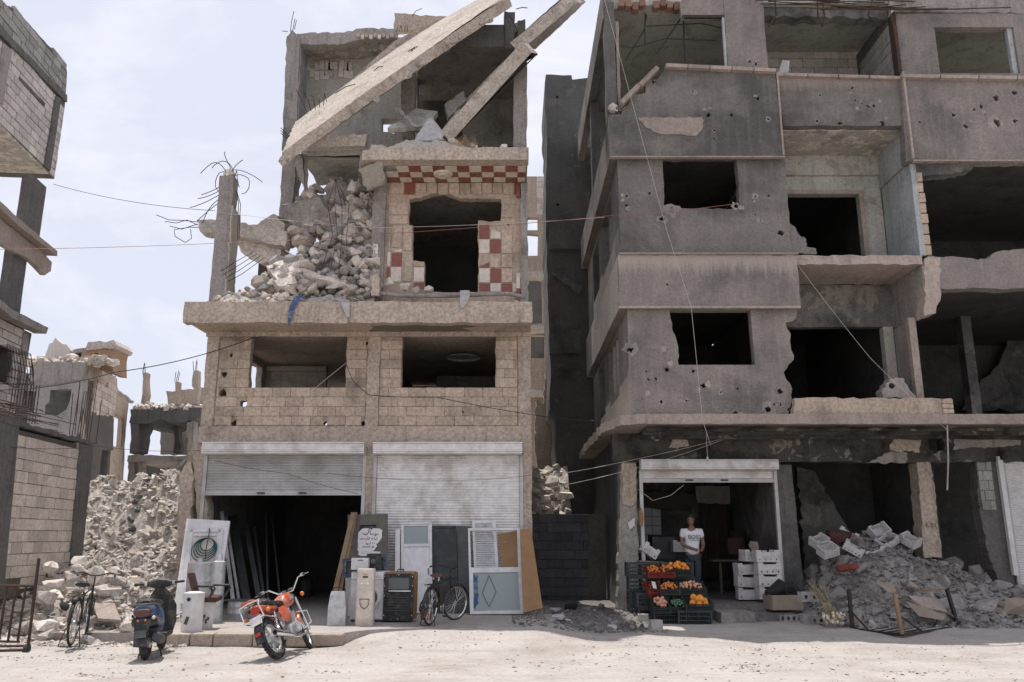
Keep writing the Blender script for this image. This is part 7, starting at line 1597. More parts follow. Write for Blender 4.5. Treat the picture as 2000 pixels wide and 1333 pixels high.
# iron frame on castors at the left edge
t = thing('iron_trolley', 'rusty iron barred trolley frame on a castor at the left edge', 'trolley', P(30, 1270, 13.2))
GY = 13.15
def gp_(x, y, d=0): return P(x, y, GY + d)
mk('tall_post', MB().tube([gp_(76, 1091), gp_(55, 1262)], .022, 6), 'rebar', t)
mk('top_rail', MB().tube([gp_(-40, 1143), gp_(70, 1145)], .02, 6), 'rebar', t)
for x in (14, 32, 51, -6): mk('bar', MB().tube([gp_(x, 1144), gp_(x - 17, 1256)], .017, 6), 'rebar', t)
for (a, b, d) in (((-40, 1252), (38, 1254), 0), ((-40, 1263), (54, 1262), .15), ((-40, 1272), (50, 1270), -.2), ((-40, 1278), (48, 1280), -.35)): mk('bottom_rail', MB().tube([gp_(*a, d), gp_(*b, d)], .018, 6), 'rebar', t)
mk('castor', MB().lathe([(.02, -.03), (.09, -.03), (.1, 0), (.09, .03), (.02, .03)], gp_(52, 1271, -.2), (1, .2, 0), 16, True), 'rubber', t, True)

# ================================================================== fruit shop
def make_crate(w, d, h, mat):
    m = MB(); t_ = .014
    for x in (-w / 2, w / 2):
        for y in (-d / 2, d / 2): m.box((x, y, h / 2), (.035, .035, h))
    for z in (.012, h * .33, h * .62, h - .02):
        hh = .035 if z > h * .9 or z < .02 else .016
        for y in (-d / 2, d / 2): m.box((0, y, z), (w, t_, hh))
        for x in (-w / 2, w / 2): m.box((x, 0, z), (t_, d, hh))
    k = int(w / .045)
    for i in range(1, k):
        for y in (-d / 2, d / 2): m.box((-w / 2 + w * i / k, y, h / 2), (.008, t_ * .8, h))
    k = int(d / .06)
    for i in range(1, k):
        for x in (-w / 2, w / 2): m.box((x, -d / 2 + d * i / k, h / 2), (t_ * .8, .008, h))
    for i in range(7): m.box((0, -d / 2 + d * (i + .5) / 7, .008), (w, d / 7 * .55, .012))
    me = bpy.data.meshes.new('crate'); me.from_pydata(m.v, [], m.f); me.materials.append(MATS[mat]); return me
CR = make_crate(.60, .38, .27, 'crate_green'); TR = make_crate(.50, .34, .15, 'crate_green'); RT = make_crate(.27, .36, .12, 'crate_red')
def crate(me, x, y, z, label, rz=0.0, rx=0.0, name='fruit_crate', group='plastic fruit crates'):
    o = bpy.data.objects.new(name, me); COL.objects.link(o); o.location = (x, y, z); o.rotation_euler = (rx, 0, rz)
    return tag(o, label, 'crate', group)
for (x, y, z, lb) in ((3.42, 16.62, .03, 'bottom front crate of the right stack under the large oranges'), (2.98, 16.76, .03, 'bottom front crate of the left stack beside the concrete block'),
                      (3.40, 17.06, .03, 'bottom crate of the middle right stack'), (3.40, 17.06, .31, 'second crate of the middle right stack below the apricots'),
                      (2.74, 17.14, .03, 'bottom crate of the middle left stack'), (2.72, 17.14, .31, 'second crate of the middle left stack above the peach tray'),
                      (3.32, 17.48, .03, 'bottom crate of the rear right stack'), (3.32, 17.48, .31, 'second crate of the rear right stack'), (3.32, 17.48, .59, 'third crate of the rear right stack below the small oranges'), (3.3, 17.5, .87, 'topmost crate of the rear right stack behind the small oranges'),
                      (2.64, 17.54, .03, 'bottom crate of the rear left stack'), (2.64, 17.54, .31, 'second crate of the rear left stack'), (2.64, 17.54, .59, 'third crate of the rear left stack by the pier'), (2.62, 17.56, .87, 'topmost crate of the rear left stack by the pier')):
    crate(CR, x, y, z, lb, rp.uniform(-.05, .05))
FR = {}
def fruit_mesh(mat, r):
    k = (mat, r)
    if k not in FR:
        m = MB().ball((0, 0, 0), r, 12, 8, (1, 1, .94)); me = bpy.data.meshes.new('fruit'); me.from_pydata(m.v, [], m.f); me.materials.append(MATS[mat]); me.polygons.foreach_set('use_smooth', [True] * len(me.polygons)); FR[k] = me
    return FR[k]
def fill(tray, mat, r, n_, w, d, z0, name, label, group, heap=.05):
    rnd = random.Random(int(n_ * 13 + w * 100)); M = tray.matrix_basis; done = []
    for i in range(n_):
        for k in range(40):
            x, y = rnd.uniform(-w / 2 + r, w / 2 - r), rnd.uniform(-d / 2 + r, d / 2 - r); z = z0 + heap * (1 - (2 * x / w) ** 2) * (1 - (2 * y / d) ** 2) * (1 if i % 2 else .2)
            if i > n_ * .6: z += r * 1.3; x *= .7; y *= .7
            if all((x - a) ** 2 + (y - b) ** 2 + (z - c) ** 2 > (1.75 * r) ** 2 for a, b, c in done): break
        done.append((x, y, z)); o = bpy.data.objects.new(name, fruit_mesh(mat, r)); COL.objects.link(o); o.location = M @ Vector((x, y, z)); o.rotation_euler = (rnd.random(), rnd.random(), 6 * rnd.random())
        tag(o, label, 'fruit', group)
T1 = crate(TR, 3.50, 16.60, .33, 'tilted tray of large oranges at the front of the display', .05, .30); bpy.context.view_layer.update()
fill(T1, 'orange_fruit', .064, 11, .46, .30, .10, 'orange', 'large orange in the tilted front tray', 'large oranges in the front tray', .02)
T2 = crate(TR, 3.28, 17.26, .93, 'upper tray of small oranges near the standing man', .02, .28)
fill(T2, 'orange_fruit', .042, 24, .46, .30, .11, 'orange', 'small orange in the upper tray near the man', 'small oranges in the upper tray')
T3 = crate(TR, 3.46, 16.92, .60, 'middle right tray of pink apricots', -.02, .30)
fill(T3, 'onion_fruit', .028, 34, .46, .30, .11, 'apricot', 'pink apricot in the middle right tray', 'apricots in the middle right tray')
R1 = crate(RT, 2.80, 17.24, .92, 'red tray of small apricots at the left of the top row', .05, .32, 'fruit_tray'); fill(R1, 'apricot_fruit', .026, 26, .24, .32, .08, 'apricot', 'small apricot in the left red tray of the top row', 'apricots in the left red tray')
R2 = crate(RT, 3.05, 17.24, .92, 'red tray heaped with yellow apricots beside the small oranges', -.04, .32, 'fruit_tray'); fill(R2, 'apricot_fruit', .027, 24, .24, .32, .09, 'apricot', 'yellow apricot in the second red tray', 'apricots in the second red tray')
R3 = crate(RT, 2.74, 16.95, .60, 'tilted red tray with a printed paper label', .12, .55, 'fruit_tray'); fill(R3, 'red_cloth', .026, 24, .24, .32, .05, 'cherry', 'dark red fruit in the tilted red tray', 'dark fruit in the tilted red tray', .02)
tag(mk('paper_label', MB().box((2.75, 16.90, .73), (.075, .006, .22), (R(-58), .2, .12)), 'paper'), 'crumpled printed paper label lying on the tilted red tray', 'label')
T4 = crate(make_crate(.36, .28, .12, 'crate_green'), 3.02, 16.86, .60, 'small middle tray of pale apricots', 0, .3, 'fruit_tray'); fill(T4, 'apricot_fruit', .028, 22, .33, .25, .1, 'apricot', 'pale apricot in the small middle tray', 'apricots in the small middle tray')
T5 = crate(make_crate(.30, .34, .14, 'crate_green'), 2.80, 16.64, .32, 'low tray of peaches behind the concrete block', .08, .5, 'fruit_tray'); fill(T5, 'onion_fruit', .036, 20, .27, .30, .11, 'peach', 'peach in the low tray behind the concrete block', 'peaches in the low tray')
T6 = crate(make_crate(.34, .30, .12, 'crate_green'), 3.14, 16.66, .31, 'low tray of small green fruit at the front', 0, .4, 'fruit_tray')
plain('green_fruit', (.10, .19, .11), .5); fill(T6, 'green_fruit', .02, 34, .30, .26, .1, 'green_fruit', 'small green fruit in the low front tray', 'green fruit in the low tray')
# foam boxes
def foam(c, w, d, h, rot, label, parent=None, mat='foam_white', nh=4):
    c = Vector(c); M = Euler(rot).to_matrix(); t = thing('foam_box', label, 'box', c, 'white foam boxes')
    o = [Vector((-w / 2, -d / 2, 0)), Vector((w / 2, -d / 2, 0)), Vector((w / 2, d / 2, 0)), Vector((-w / 2, d / 2, 0))]
    m = MB(); th = .025
    front = [Vector((-w / 2, -d / 2, 0)), Vector((w / 2, -d / 2, 0)), Vector((w / 2, -d / 2, h)), Vector((w * .3, -d / 2, h)), Vector((w * .27, -d / 2, h - .04)), Vector((-w * .27, -d / 2, h - .04)), Vector((-w * .3, -d / 2, h)), Vector((-w / 2, -d / 2, h))]
    hs = [[Vector((x + .016 * math.cos(a), -d / 2, h * .22 + .022 * math.sin(a))) for a in (0, 1.05, 2.1, 3.14, 4.19, 5.24)] for x in [-w * .36 + w * .72 * i / (nh - 1) for i in range(nh)]]
    for s, hl_ in ((0, hs), (1, [])):
        f = [Vector((p.x, p.y + s * (d - th), p.z)) for p in front]; m.prism(f, hl_, (0, th, 0))
    for x in (-w / 2, w / 2 - th): m.bx(x + .0005, x + th - .0005, -d / 2 + th, d / 2 - th, 0, h - .002)
    m.bx(-w / 2 + th, w / 2 - th, -d / 2 + th, d / 2 - th, 0, th)
    m.v = [tuple(c + M @ Vector(v)) for v in m.v]; mk('shell', m, mat, t)
    return t
b0 = P(1494, 1137, 18.0)
for k, (dx, rz, lb) in enumerate(((0.0, .0, 'lowest foam box of the stack at the shop doorway'), (.0, .02, 'second foam box up in the doorway stack'), (.01, -.02, 'third foam box up in the doorway stack'), (-.02, .02, 'topmost front foam box in the doorway stack'))):
    foam((5.30 + dx, 18.05, .40 + k * .245), .48, .34, .24, (0, 0, rz), lb)
for k, (x, y, z, ry, lb) in enumerate(((5.0, 18.5, .36, .0, 'lowest rear foam box behind the doorway stack'), (4.98, 18.5, .61, .05, 'middle rear foam box behind the doorway stack'), (5.0, 18.5, .87, -.06, 'upper rear foam box behind the doorway stack'), (5.12, 18.45, 1.13, .04, 'foam box with a paper bag on top of the stack'))):
    foam((x, y, z), .48, .34, .24, (0, ry, .08 * (k - 1)), lb, nh=2)
tag(mk('paper_bag', MB().hull((5.16, 18.42, 1.46), (.26, .2, .18), random.Random(6), 20), 'cardboard'), 'crumpled brown paper bag on the top foam box in the shop', 'bag')
foam(P(1262, 1084, 18.4), .36, .3, .22, (0, .6, .2), 'white foam box tipped behind the left door rail of the fruit shop', nh=2)
foam(P(1330, 1078, 20.0), .45, .34, .26, (0, 0, .1), 'white foam box behind the standing man', nh=3)
tag(mk('dark_carton', MB().cbox(P(1292, 1068, 20.2), (.55, .4, .5), .01, (.15, 0, .1)), 'dark_grey'), 'dark carton standing behind the fruit trays in the shop', 'box')
tag(mk('plank_shelf', MB().cbox(P(1275, 1098, 18.2), (.6, .4, .03), .006, (0, .06, 0)), 'wood_plank'), 'pale plank shelf above the rear crates by the door rail', 'plank')
for i, (x, y, Y, w, ro, lb) in enumerate(((1600, 1060, 18.0, .42, (.5, -.3, .3), 'foam box tilted at the far left on the dark rubble'), (1617, 1078, 17.6, .46, (.5, -.25, .2), 'foam box lying lowest on the left of the dark rubble'), (1652, 1050, 18.2, .5, (-.6, .5, -.5), 'open foam box with its mouth up behind the others'), (1663, 1074, 17.7, .5, (.2, .55, -.3), 'foam box half sunk in the middle of the dark rubble'),
                                          (1714, 1038, 18.3, .52, (.9, -.3, .25), 'topmost foam box facing forward on the dark rubble'), (1732, 1060, 17.9, .56, (.45, -.45, .35), 'large foam box with rows of holes below the topmost one'), (1712, 1082, 17.6, .5, (.2, -.35, -.2), 'foam box lying flat below the large one'), (1776, 1058, 17.95, .45, (.3, .5, -.9), 'foam box standing on end nearest to the numbered pier'))):
    foam(P(x, y + 5, Y + .25), w * .8, .27, .19, ro, lb, nh=5)
foam(P(1892, 1196, 16.6), .5, .3, .2, (.1, -.1, .1), 'dirty foam box lying at the foot of the dark rubble on the right', nh=2)
tag(mk('red_cloth', MB().hull(P(1658, 1108, 17.0), (.55, .3, .16), random.Random(12), 26, (0, -.15, .2)), 'red_cloth'), 'crumpled red cloth lying on the dark rubble', 'cloth')
tag(mk('brown_sack', MB().hull(P(1640, 1048, 18.4), (.6, .4, .35), random.Random(13), 26, (0, 0, 0)), 'red_cloth' if 0 else 'maroon_cloth'), 'dark brown sack between the foam boxes', 'sack')
# cardboard carton with black bag
c = Vector((5.36, 17.35, .25)); t = thing('cardboard_box', 'open cardboard box on the shop step holding a black bag', 'box', c)
m = MB(); Mz = Matrix.Rotation(.12, 3, 'Z')
for off, d in (((0, -.22, .14), (.62, .015, .28)), ((0, .22, .14), (.62, .015, .28)), ((-.31, 0, .14), (.015, .425, .28)), ((.31, 0, .14), (.015, .425, .28)), ((0, 0, .008), (.6, .42, .015))): m.box(c + Mz @ Vector(off), d, Mz)
mk('carton', m, 'cardboard', t)
t = thing('black_bag', 'black holdall slumped on the cardboard box', 'bag', c + Vector((0, 0, .28)))
mk('bag', MB().loft([[c + Vector((x + .0 * k, .17 * math.cos(6.2832 * k / 12) * w, .33 + .15 * w * math.sin(6.2832 * k / 12) + dz)) for k in range(12)] for x, w, dz in ((-.34, .3, -.02), (-.22, .75, .0), (-.05, 1.1, .09), (.08, .9, .04), (.22, 1.0, .03), (.33, .8, -.04), (.40, .3, -.1))], True), 'black_cloth', t, True)
mk('bag_flap', MB().torus(c + Vector((.1, -.2, .36)), (0, 1, .2), .09, .02, 18, 6), 'black_cloth', t, True)
def hollow_block(name, c, rot, label, L=.4, Wd=.2, H=.15, nh=4, mat='block_grey', group='hollow concrete blocks'):
    c = Vector(c); M = Euler(rot).to_matrix(); m = MB()
    out = [Vector((-L / 2, -Wd / 2, 0)), Vector((L / 2, -Wd / 2, 0)), Vector((L / 2, -Wd / 2, H)), Vector((-L / 2, -Wd / 2, H))]
    hs = [[Vector((-L / 2 + L * (i + .5) / nh + .034 * math.cos(a), -Wd / 2, H / 2 + .045 * math.sin(a))) for a in [k * .7854 for k in range(8)]] for i in range(nh)]
    m.prism(out, hs, (0, Wd, 0)); m.v = [tuple(c + M @ Vector(v)) for v in m.v]
    return tag(mk(name, m, mat), label, 'block', group)
hollow_block('hollow_block', (5.35, 16.98, .05), (0, 0, .03), 'hollow block with four holes below the cardboard box', .44, .22, .13)
hollow_block('hollow_block', G(1282, 1236, .03) + Vector((0, .2, 0)), (1.57, 0, .1), 'upright grey concrete block beside the left fruit crates', .2, .4, .2, 2)
hollow_block('hollow_block', G(1262, 1222, .03) + Vector((0, .35, 0)), (1.57, 0, -.15), 'second grey block standing behind the first by the pier', .2, .36, .18, 2)
hollow_block('hollow_block', G(1581, 1222, .03) + Vector((0, .15, 0)), (1.57, 0, .05), 'tall concrete block standing under the garlic bundle', .26, .42, .2, 2)
hollow_block('hollow_block', G(1584, 1224, .03) + Vector((0.05, .18, .43)), (0, 0, .1), 'hollow block laid on top with round hole facing front', .32, .2, .17, 2)
hollow_block('hollow_block', G(1595, 1222, .03) + Vector((0.0, -.02, 0)), (0, 0, .0), 'small concrete block at the foot beside the garlic', .26, .16, .18, 2)
hollow_block('hollow_block', G(1643, 1204, .03) + Vector((0, .2, 0)), (0, 0, .4), 'concrete block lying behind the garlic bundle', .36, .2, .3, 2)
# garlic
g0 = G(1628, 1222, .04); t = thing('garlic_bundle', 'bundle of dried garlic with long stems leaning on the concrete blocks', 'garlic', g0)
for i in range(34):
    b = P(1628 + rp.uniform(-20, 22), 1205 + rp.uniform(-7, 14), 15.75 + rp.uniform(-.1, .1)); b.z = max(b.z, .06)
    nk = P(1612 + rp.uniform(-6, 10), 1180, 15.95); tip = P(1590 + rp.uniform(-14, 34), 1145 + rp.uniform(-16, 12), 16.2 + rp.uniform(-.15, .2))
    mk('stem', MB().tube([b, nk, nk.lerp(tip, .5) + Vector((rp.uniform(-.04, .04), 0, 0)), tip], [.006, .005, .004, .002], 4), 'garlic_stem', t)
    mk('bulb', MB().ball(b, .028, 8, 6, (1, 1, 1.15)), 'garlic_bulb', t, True)
    if i % 2: mk('dry_leaf', MB().tube([nk, nk.lerp(tip, .6) + Vector((rp.uniform(-.12, .12), 0, .02)), tip + Vector((rp.uniform(-.15, .15), 0, rp.uniform(-.1, .05)))], [.005, .006, .001], 3), 'grey_wood', t)
# upturned steel table frame
t = thing('steel_frame', 'upturned black steel table frame with four legs in the air at the road edge', 'frame', G(1762, 1241, .02))
cs = [G(1665, 1229, .05), G(1762, 1241, .05), G(1871, 1225, .05), G(1769, 1213, .05)]
tp_ = [(1658, 1153), (1747, 1159), (1849, 1150), (1756, 1140)]
for i in range(4):
    mk('rail', MB().beam(cs[i], cs[(i + 1) % 4], .045, .045), 'steel_dark', t)
    tip = P(*tp_[i], cs[i].y - .05); mk('leg', MB().beam(cs[i] + Vector((0, 0, .02)), tip, .055, .055), ('steel_dark', 'wood_plank', 'steel_dark', 'steel_dark')[i], t)
for k in range(1, 6): mk('slat', MB().beam(cs[0].lerp(cs[1], k / 6) + Vector((0, 0, .01)), cs[3].lerp(cs[2], k / 6) + Vector((0, 0, .01)), .025, .02), 'steel_dark', t)
for i in (0, 1, 3): mk('brace', MB().beam(cs[i] + Vector((0, 0, .3)), cs[i].lerp(cs[(i + 1) % 4], .33) + Vector((0, 0, .02)), .03, .02), 'steel_dark', t)
mk('cross_bar', MB().beam(P(1849, 1151, cs[2].y - .05), P(1795, 1154, cs[2].y + .25), .03, .03), 'wood_plank', t)
# cardboard and sheets on the dark heap
for i, (pts, mt, nm, lb, cat) in enumerate((([(1712, 1137, 16.4), (1745, 1142, 16.4), (1752, 1156, 16.2), (1735, 1158, 16.2)], 'cardboard', 'cardboard_sheet', 'torn cardboard flap on the dark rubble above the steel frame', 'cardboard'), ([(1770, 1176, 16.0), (1848, 1203, 15.8), (1842, 1212, 15.75), (1795, 1204, 15.8)], 'cardboard', 'cardboard_sheet', 'long flattened cardboard strip behind the steel frame', 'cardboard'), ([(1775, 1165, 16.1), (1830, 1170, 16.1), (1850, 1196, 15.9), (1800, 1186, 16.0)], 'sill_stone', 'cardboard_sheet', 'pale bent cardboard sheet behind the steel frame', 'cardboard'))):
    q = [P(*p) for p in pts]; q = [Vector((p.x, p.y, max(p.z, hr(p.x, p.y) + .04))) for p in q]; m = MB().add(q + [p + Vector((0, .01, .012)) for p in q], [(0, 1, 2, 3), (7, 6, 5, 4), (0, 4, 5, 1), (1, 5, 6, 2), (2, 6, 7, 3), (3, 7, 4, 0)]); tag(mk(nm, m, mt), lb, cat)
tag(mk('crushed_carton', MB().hull(P(1980, 1186, 16.4), (.8, .4, .38), random.Random(15), 22, (0, 0, .2)), 'cardboard'), 'crushed brown carton at the right edge of the dark rubble', 'box')
for i, (x, y, w, lb) in enumerate(((1078, 1200, .2, 'grey plastic bag by the brown board at the alley mouth'), (1118, 1196, .3, 'dark plastic bag in the middle of the alley litter'), (1195, 1228, .16, 'grey rag lying in front of the pier'), (1090, 1212, .22, 'pale torn paper in the alley litter'))):
    c = G(x, y, .1); c.z = max(hla(c.x, c.y), gh(c.x, c.y)) + .05; tag(mk('plastic_bag' if i != 2 else 'rag', MB().hull(c, (w * 1.4, w, w * .6), random.Random(20 + i), 24, (0, 0, i)), ('grey_cloth', 'black_cloth', 'grey_cloth', 'grey_cloth')[i]), lb, 'litter')
# cloth hanging over the slab edges
def drape(label, pts, w, mat):
    m = MB(); m.loft([[Vector(p) + Vector((ww * math.cos(6.2832 * k / 8) * (1 + .3 * math.sin(k * 2.3 + i)), .03 * math.sin(6.2832 * k / 8), 0)) for k in range(8)] for i, (p, ww) in enumerate(zip(pts, w))], True)
    return tag(mk('hanging_cloth', m, mat, None, True), label, 'cloth')
drape('torn blue and white cloth hanging over the balcony slab edge', [P(590, 578, 17.1), P(578, 586, 16.93), P(570, 600, 16.9), P(566, 618, 16.9), P(564, 635, 16.9)], [.1, .08, .05, .045, .015], 'blue_cloth')
drape('grey rag hanging over the ledge below the tiled room', [P(908, 568, 17.1), P(906, 578, 16.93), P(904, 590, 16.9), P(902, 602, 16.9)], [.1, .1, .07, .03], 'grey_cloth')
drape('grey cloth draped over the broken slab corner', [P(655, 582, 17.2), P(672, 590, 16.93), P(676, 605, 16.9), P(680, 620, 16.9)], [.14, .1, .06, .03], 'grey_cloth')
drape('white sheet crumpled on the debris under the fallen roof slab', [P(840, 232, 17.5), P(838, 250, 17.35), P(836, 264, 17.2), P(834, 276, 17.05)], [.06, .2, .28, .3], 'grey_cloth')
gs = MB(); rgx = random.Random(5)
for i in range(130):
    b = P(895 + rgx.gauss(0, 16), 283, 17.0 + rgx.random() * .4); b.z = 9.93
    gs.tube([b, b + Vector((rgx.uniform(-.08, .08), 0, .12 + .16 * rgx.random())), b + Vector((rgx.uniform(-.18, .18), 0, .2 + .2 * rgx.random()))], [.006, .004, .001], 3)
o = mk('dry_grass', gs, 'dry_grass'); o['kind'] = 'stuff'; o['label'] = 'dry grass tuft growing on the upper slab edge'
# ================================================================== cables
W = lambda pts, r, m, lb, sag=0.0, nm='cable': wire(nm, pts, r, m, lb, 'cable', sag)
W([A(104, 360), P(420, 412, 17.9)], .009, 'wire_black', 'thin black cable from the tall left building to the freestanding column', .12)
W([P(425, 414, 17.9), P(735, 445, 17.85), P(1180, 425, 16.9)], .007, 'wire_pale', 'pale cable running past the tile room to the grey building', .04)
W([P(-40, 488, 15.5), P(480, 473, 17.6), P(735, 458, 17.8), P(1210, 420, 16.8), P(1440, 398, 16.95)], .008, 'wire_red', 'reddish cable stretched across the whole street front', .03)
W([P(-40, 762, 13.5), P(220, 728, 15.5), P(494, 660, 17.95)], .013, 'wire_black', 'thick black cable rising to the first floor window', .1)
W([P(494, 660, 17.95), P(560, 655, 17.95)], .013, 'wire_black', 'short black cable at the window lintel', 0)
W([P(676, 710, 17.95), P(690, 745, 17.93), P(722, 772, 17.93), P(852, 776, 17.93), P(1050, 812, 17.9), P(1160, 822, 17.4)], .010, 'wire_black', 'black cable looping along the block wall between the windows', .02)
W([P(675, 710, 17.97), P(610, 763, 17.97)], .008, 'wire_pale', 'pale wire slanting across the left first floor window', 0)
W([P(1178, -10, 16.3), P(1302, 450, 16.5), P(1350, 600, 16.6), P(1372, 820, 16.6), P(1388, 870, 16.8)], .006, 'wire_pale', 'pale vertical cable hanging down the grey building front', .0)
W([P(1560, 520, 16.9), P(1700, 700, 16.8), P(1850, 840, 16.7)], .005, 'wire_pale', 'thin wire slanting across the recessed balcony', .03)
W([P(1060, 930, 18.3), P(1205, 905, 18.3), P(1420, 855, 18.1), P(1560, 815, 16.7)], .008, 'wire_pale', 'upper pale cable over the fruit shop', .02)
W([P(1060, 955, 18.3), P(1240, 915, 18.3), P(1420, 856, 18.1)], .008, 'wire_pale', 'lower pale cable over the fruit shop', .03)
W([P(1245, 955, 18.28), P(1275, 978, 18.25), P(1310, 968, 18.25), P(1335, 948, 18.28)], .007, 'wire_pale', 'slack wire hooked under the fruit shop shutter', .0)
W([P(420, 900, 17.6), P(560, 925, 17.6), P(700, 965, 17.7)], .006, 'wire_black', 'thin cable drooping in front of the raised shutter', .03)
W([P(640, 925, 17.6), P(860, 938, 17.55), P(1040, 928, 17.7)], .006, 'wire_black', 'thin cable drooping across the closed shutter', .04)
W([P(0, 872, 14.2), P(190, 872, 16.8), P(392, 880, 17.9)], .007, 'wire_black', 'thin dark cable across the block wall on the left', .05)
W([P(1850, 830, 16.72), P(1852, 900, 16.72), P(1850, 958, 16.72)], .022, 'sill_stone', 'loose batten dangling from the canopy slab edge', 0, 'hanging_batten')
t = thing('bare_bulb', 'bare white bulb on a pale flex in front of the shop shutter', 'light bulb', P(1382, 905, 17.9))
mk('flex', MB().tube([P(1380, 840, 17.4), P(1380, 865, 17.7), P(1382, 892, 17.9)], .007, 5), 'wire_pale', t); mk('holder', MB().lathe([(.016, 0), (.02, .03), (.02, .07)], P(1382, 899, 17.9), (0, 0, 1), 10, True), 'white_plastic', t)
mk('bulb', MB().ball(P(1382, 904, 17.9), .034, 12, 8, (1, 1, 1.2)), 'bulb_white', t, True)
# ================================================================== the man in the shop
def skin_mesh(name, verts, edges, radii, mat, parent, sub=2, root=0):
    me = bpy.data.meshes.new(name); me.from_pydata([tuple(v) for v in verts], edges, [])
    o = bpy.data.objects.new(name, me); COL.objects.link(o)
    sm = o.modifiers.new('skin', 'SKIN'); sm.use_smooth_shade = True
    for i, r in enumerate(radii):
        sv = me.skin_vertices[0].data[i]; sv.radius = r if isinstance(r, tuple) else (r, r); sv.use_root = (i == root)
    ss = o.modifiers.new('sub', 'SUBSURF'); ss.levels = sub; ss.render_levels = sub
    dg = bpy.context.evaluated_depsgraph_get(); m2 = bpy.data.meshes.new_from_object(o.evaluated_get(dg))
    bpy.data.objects.remove(o); m2.name = name; m2.materials.clear(); m2.materials.append(MATS[mat])
    m2.polygons.foreach_set('use_smooth', [True] * len(m2.polygons))
    q = bpy.data.objects.new(name, m2); COL.objects.link(q)
    if parent: q.parent = parent
    return q
mb_ = P(1357, 1168, 18.55); base = Vector((mb_.x, 18.55, .335))
man = thing('person', 'man in white printed T-shirt and dark jeans standing in the fruit shop doorway', 'person', base)
# joints: x to the photo's right, y away from the viewer
J = {'pel': (0, 0, .94), 'sp1': (0, 0, 1.06), 'sp2': (0, 0, 1.2), 'ch': (0, .01, 1.36), 'nk': (0, .0, 1.5), 'hd0': (-.005, -.004, 1.575),
     'sl': (-.19, .01, 1.42), 'el': (-.225, -.0, 1.14), 'wl': (.01, -.2, 1.045), 'hl': (.075, -.235, 1.03),
     'sr': (.19, .01, 1.42), 'er': (.235, .0, 1.14), 'wr': (.165, -.2, 1.03), 'hr': (.12, -.25, 1.02),
     'hpl': (-.095, 0, .86), 'kl': (-.11, -.02, .5), 'al': (-.115, .03, .09), 'tl': (-.13, -.11, .03), 'hpr': (.095, 0, .86), 'kr': (.085, -.04, .5), 'ar': (.03, .02, .09), 'tr': (.05, -.12, .03)}
Rr = {'pel': (.15, .11), 'sp1': (.135, .10), 'sp2': (.14, .105), 'ch': (.155, .11), 'nk': (.062, .058), 'hd0': (.05, .05), 'sl': .06, 'el': .042, 'wl': .029, 'hl': (.04, .024), 'sr': .06, 'er': .042, 'wr': .029, 'hr': (.04, .024),
      'hpl': .09, 'kl': .062, 'al': .042, 'tl': (.04, .03), 'hpr': .09, 'kr': .062, 'ar': .042, 'tr': (.04, .03)}
def chain(keys, edges, name, mat, grow=0.0, over=None, sub=2):
    idx = {k: i for i, k in enumerate(keys)}; rr_ = []
    for k in keys:
        r = (over or {}).get(k, Rr.get(k, .05)); rr_.append(tuple(x + grow for x in r) if isinstance(r, tuple) else r + grow)
    return skin_mesh(name, [J[k] for k in keys], [(idx[a], idx[b]) for a, b in edges], rr_, mat, man, sub)
body = chain(list(J), [('pel', 'sp1'), ('sp1', 'sp2'), ('sp2', 'ch'), ('ch', 'nk'), ('nk', 'hd0'), ('ch', 'sl'), ('sl', 'el'), ('el', 'wl'), ('wl', 'hl'), ('ch', 'sr'), ('sr', 'er'), ('er', 'wr'), ('wr', 'hr'), ('pel', 'hpl'), ('hpl', 'kl'), ('kl', 'al'), ('al', 'tl'), ('pel', 'hpr'), ('hpr', 'kr'), ('kr', 'ar'), ('ar', 'tr')], 'body', 'skin')
HZ = ((1.545, .026, .070, -.02), (1.556, .040, .086, .01), (1.575, .054, .094, .045), (1.60, .062, .097, .066), (1.622, .066, .097, .078), (1.642, .069, .094, .088), (1.658, .071, .090, .093), (1.674, .072, .096, .096), (1.70, .072, .094, .097), (1.73, .066, .082, .09), (1.757, .048, .056, .066), (1.772, .014, .018, .022))
hm_ = MB(); rings = []
for zi, (z, w, f, b_) in enumerate(HZ):
    rg_ = []
    for k in range(24):
        a = 2 * math.pi * k / 24; cx, sy = math.cos(a), math.sin(a); y = sy * (f if sy < 0 else b_); x = w * cx
        if 17 <= k <= 19:
            nz = {3: .012, 4: .022, 5: .014, 6: .007}.get(zi, 0) * (1 if k == 18 else .35); y -= nz
        if k in (15, 16, 20, 21) and zi == 6: y += .008
        rg_.append(Vector((x, y, z)))
    rings.append(rg_)
hm_.loft(rings, True); Mh = Matrix.Rotation(-.22, 3, 'Z')
bm = bmesh.new(); bm.from_mesh(body.data); vs_ = [bm.verts.new(Vector((-.01, -.01, 0)) + Mh @ Vector(v)) for v in hm_.v]
for f_ in hm_.f: bm.faces.new([vs_[i] for i in f_]).smooth = True
bmesh.ops.recalc_face_normals(bm, faces=bm.faces[:]); bm.to_mesh(body.data); bm.free()
J.update({'hem': (0, 0, .90), 'slm': (-.215, .005, 1.26), 'srm': (.22, .005, 1.26)})
chain(['hem', 'sp1', 'sp2', 'ch', 'neck', 'sl', 'slm', 'sr', 'srm'] if 0 else ['hem', 'sp1', 'sp2', 'ch', 'sl', 'slm', 'sr', 'srm'], [('hem', 'sp1'), ('sp1', 'sp2'), ('sp2', 'ch'), ('ch', 'sl'), ('sl', 'slm'), ('ch', 'sr'), ('sr', 'srm')], 'shirt', 'shirt_white', .022, {'hem': (.155, .115), 'slm': .062, 'srm': .062})
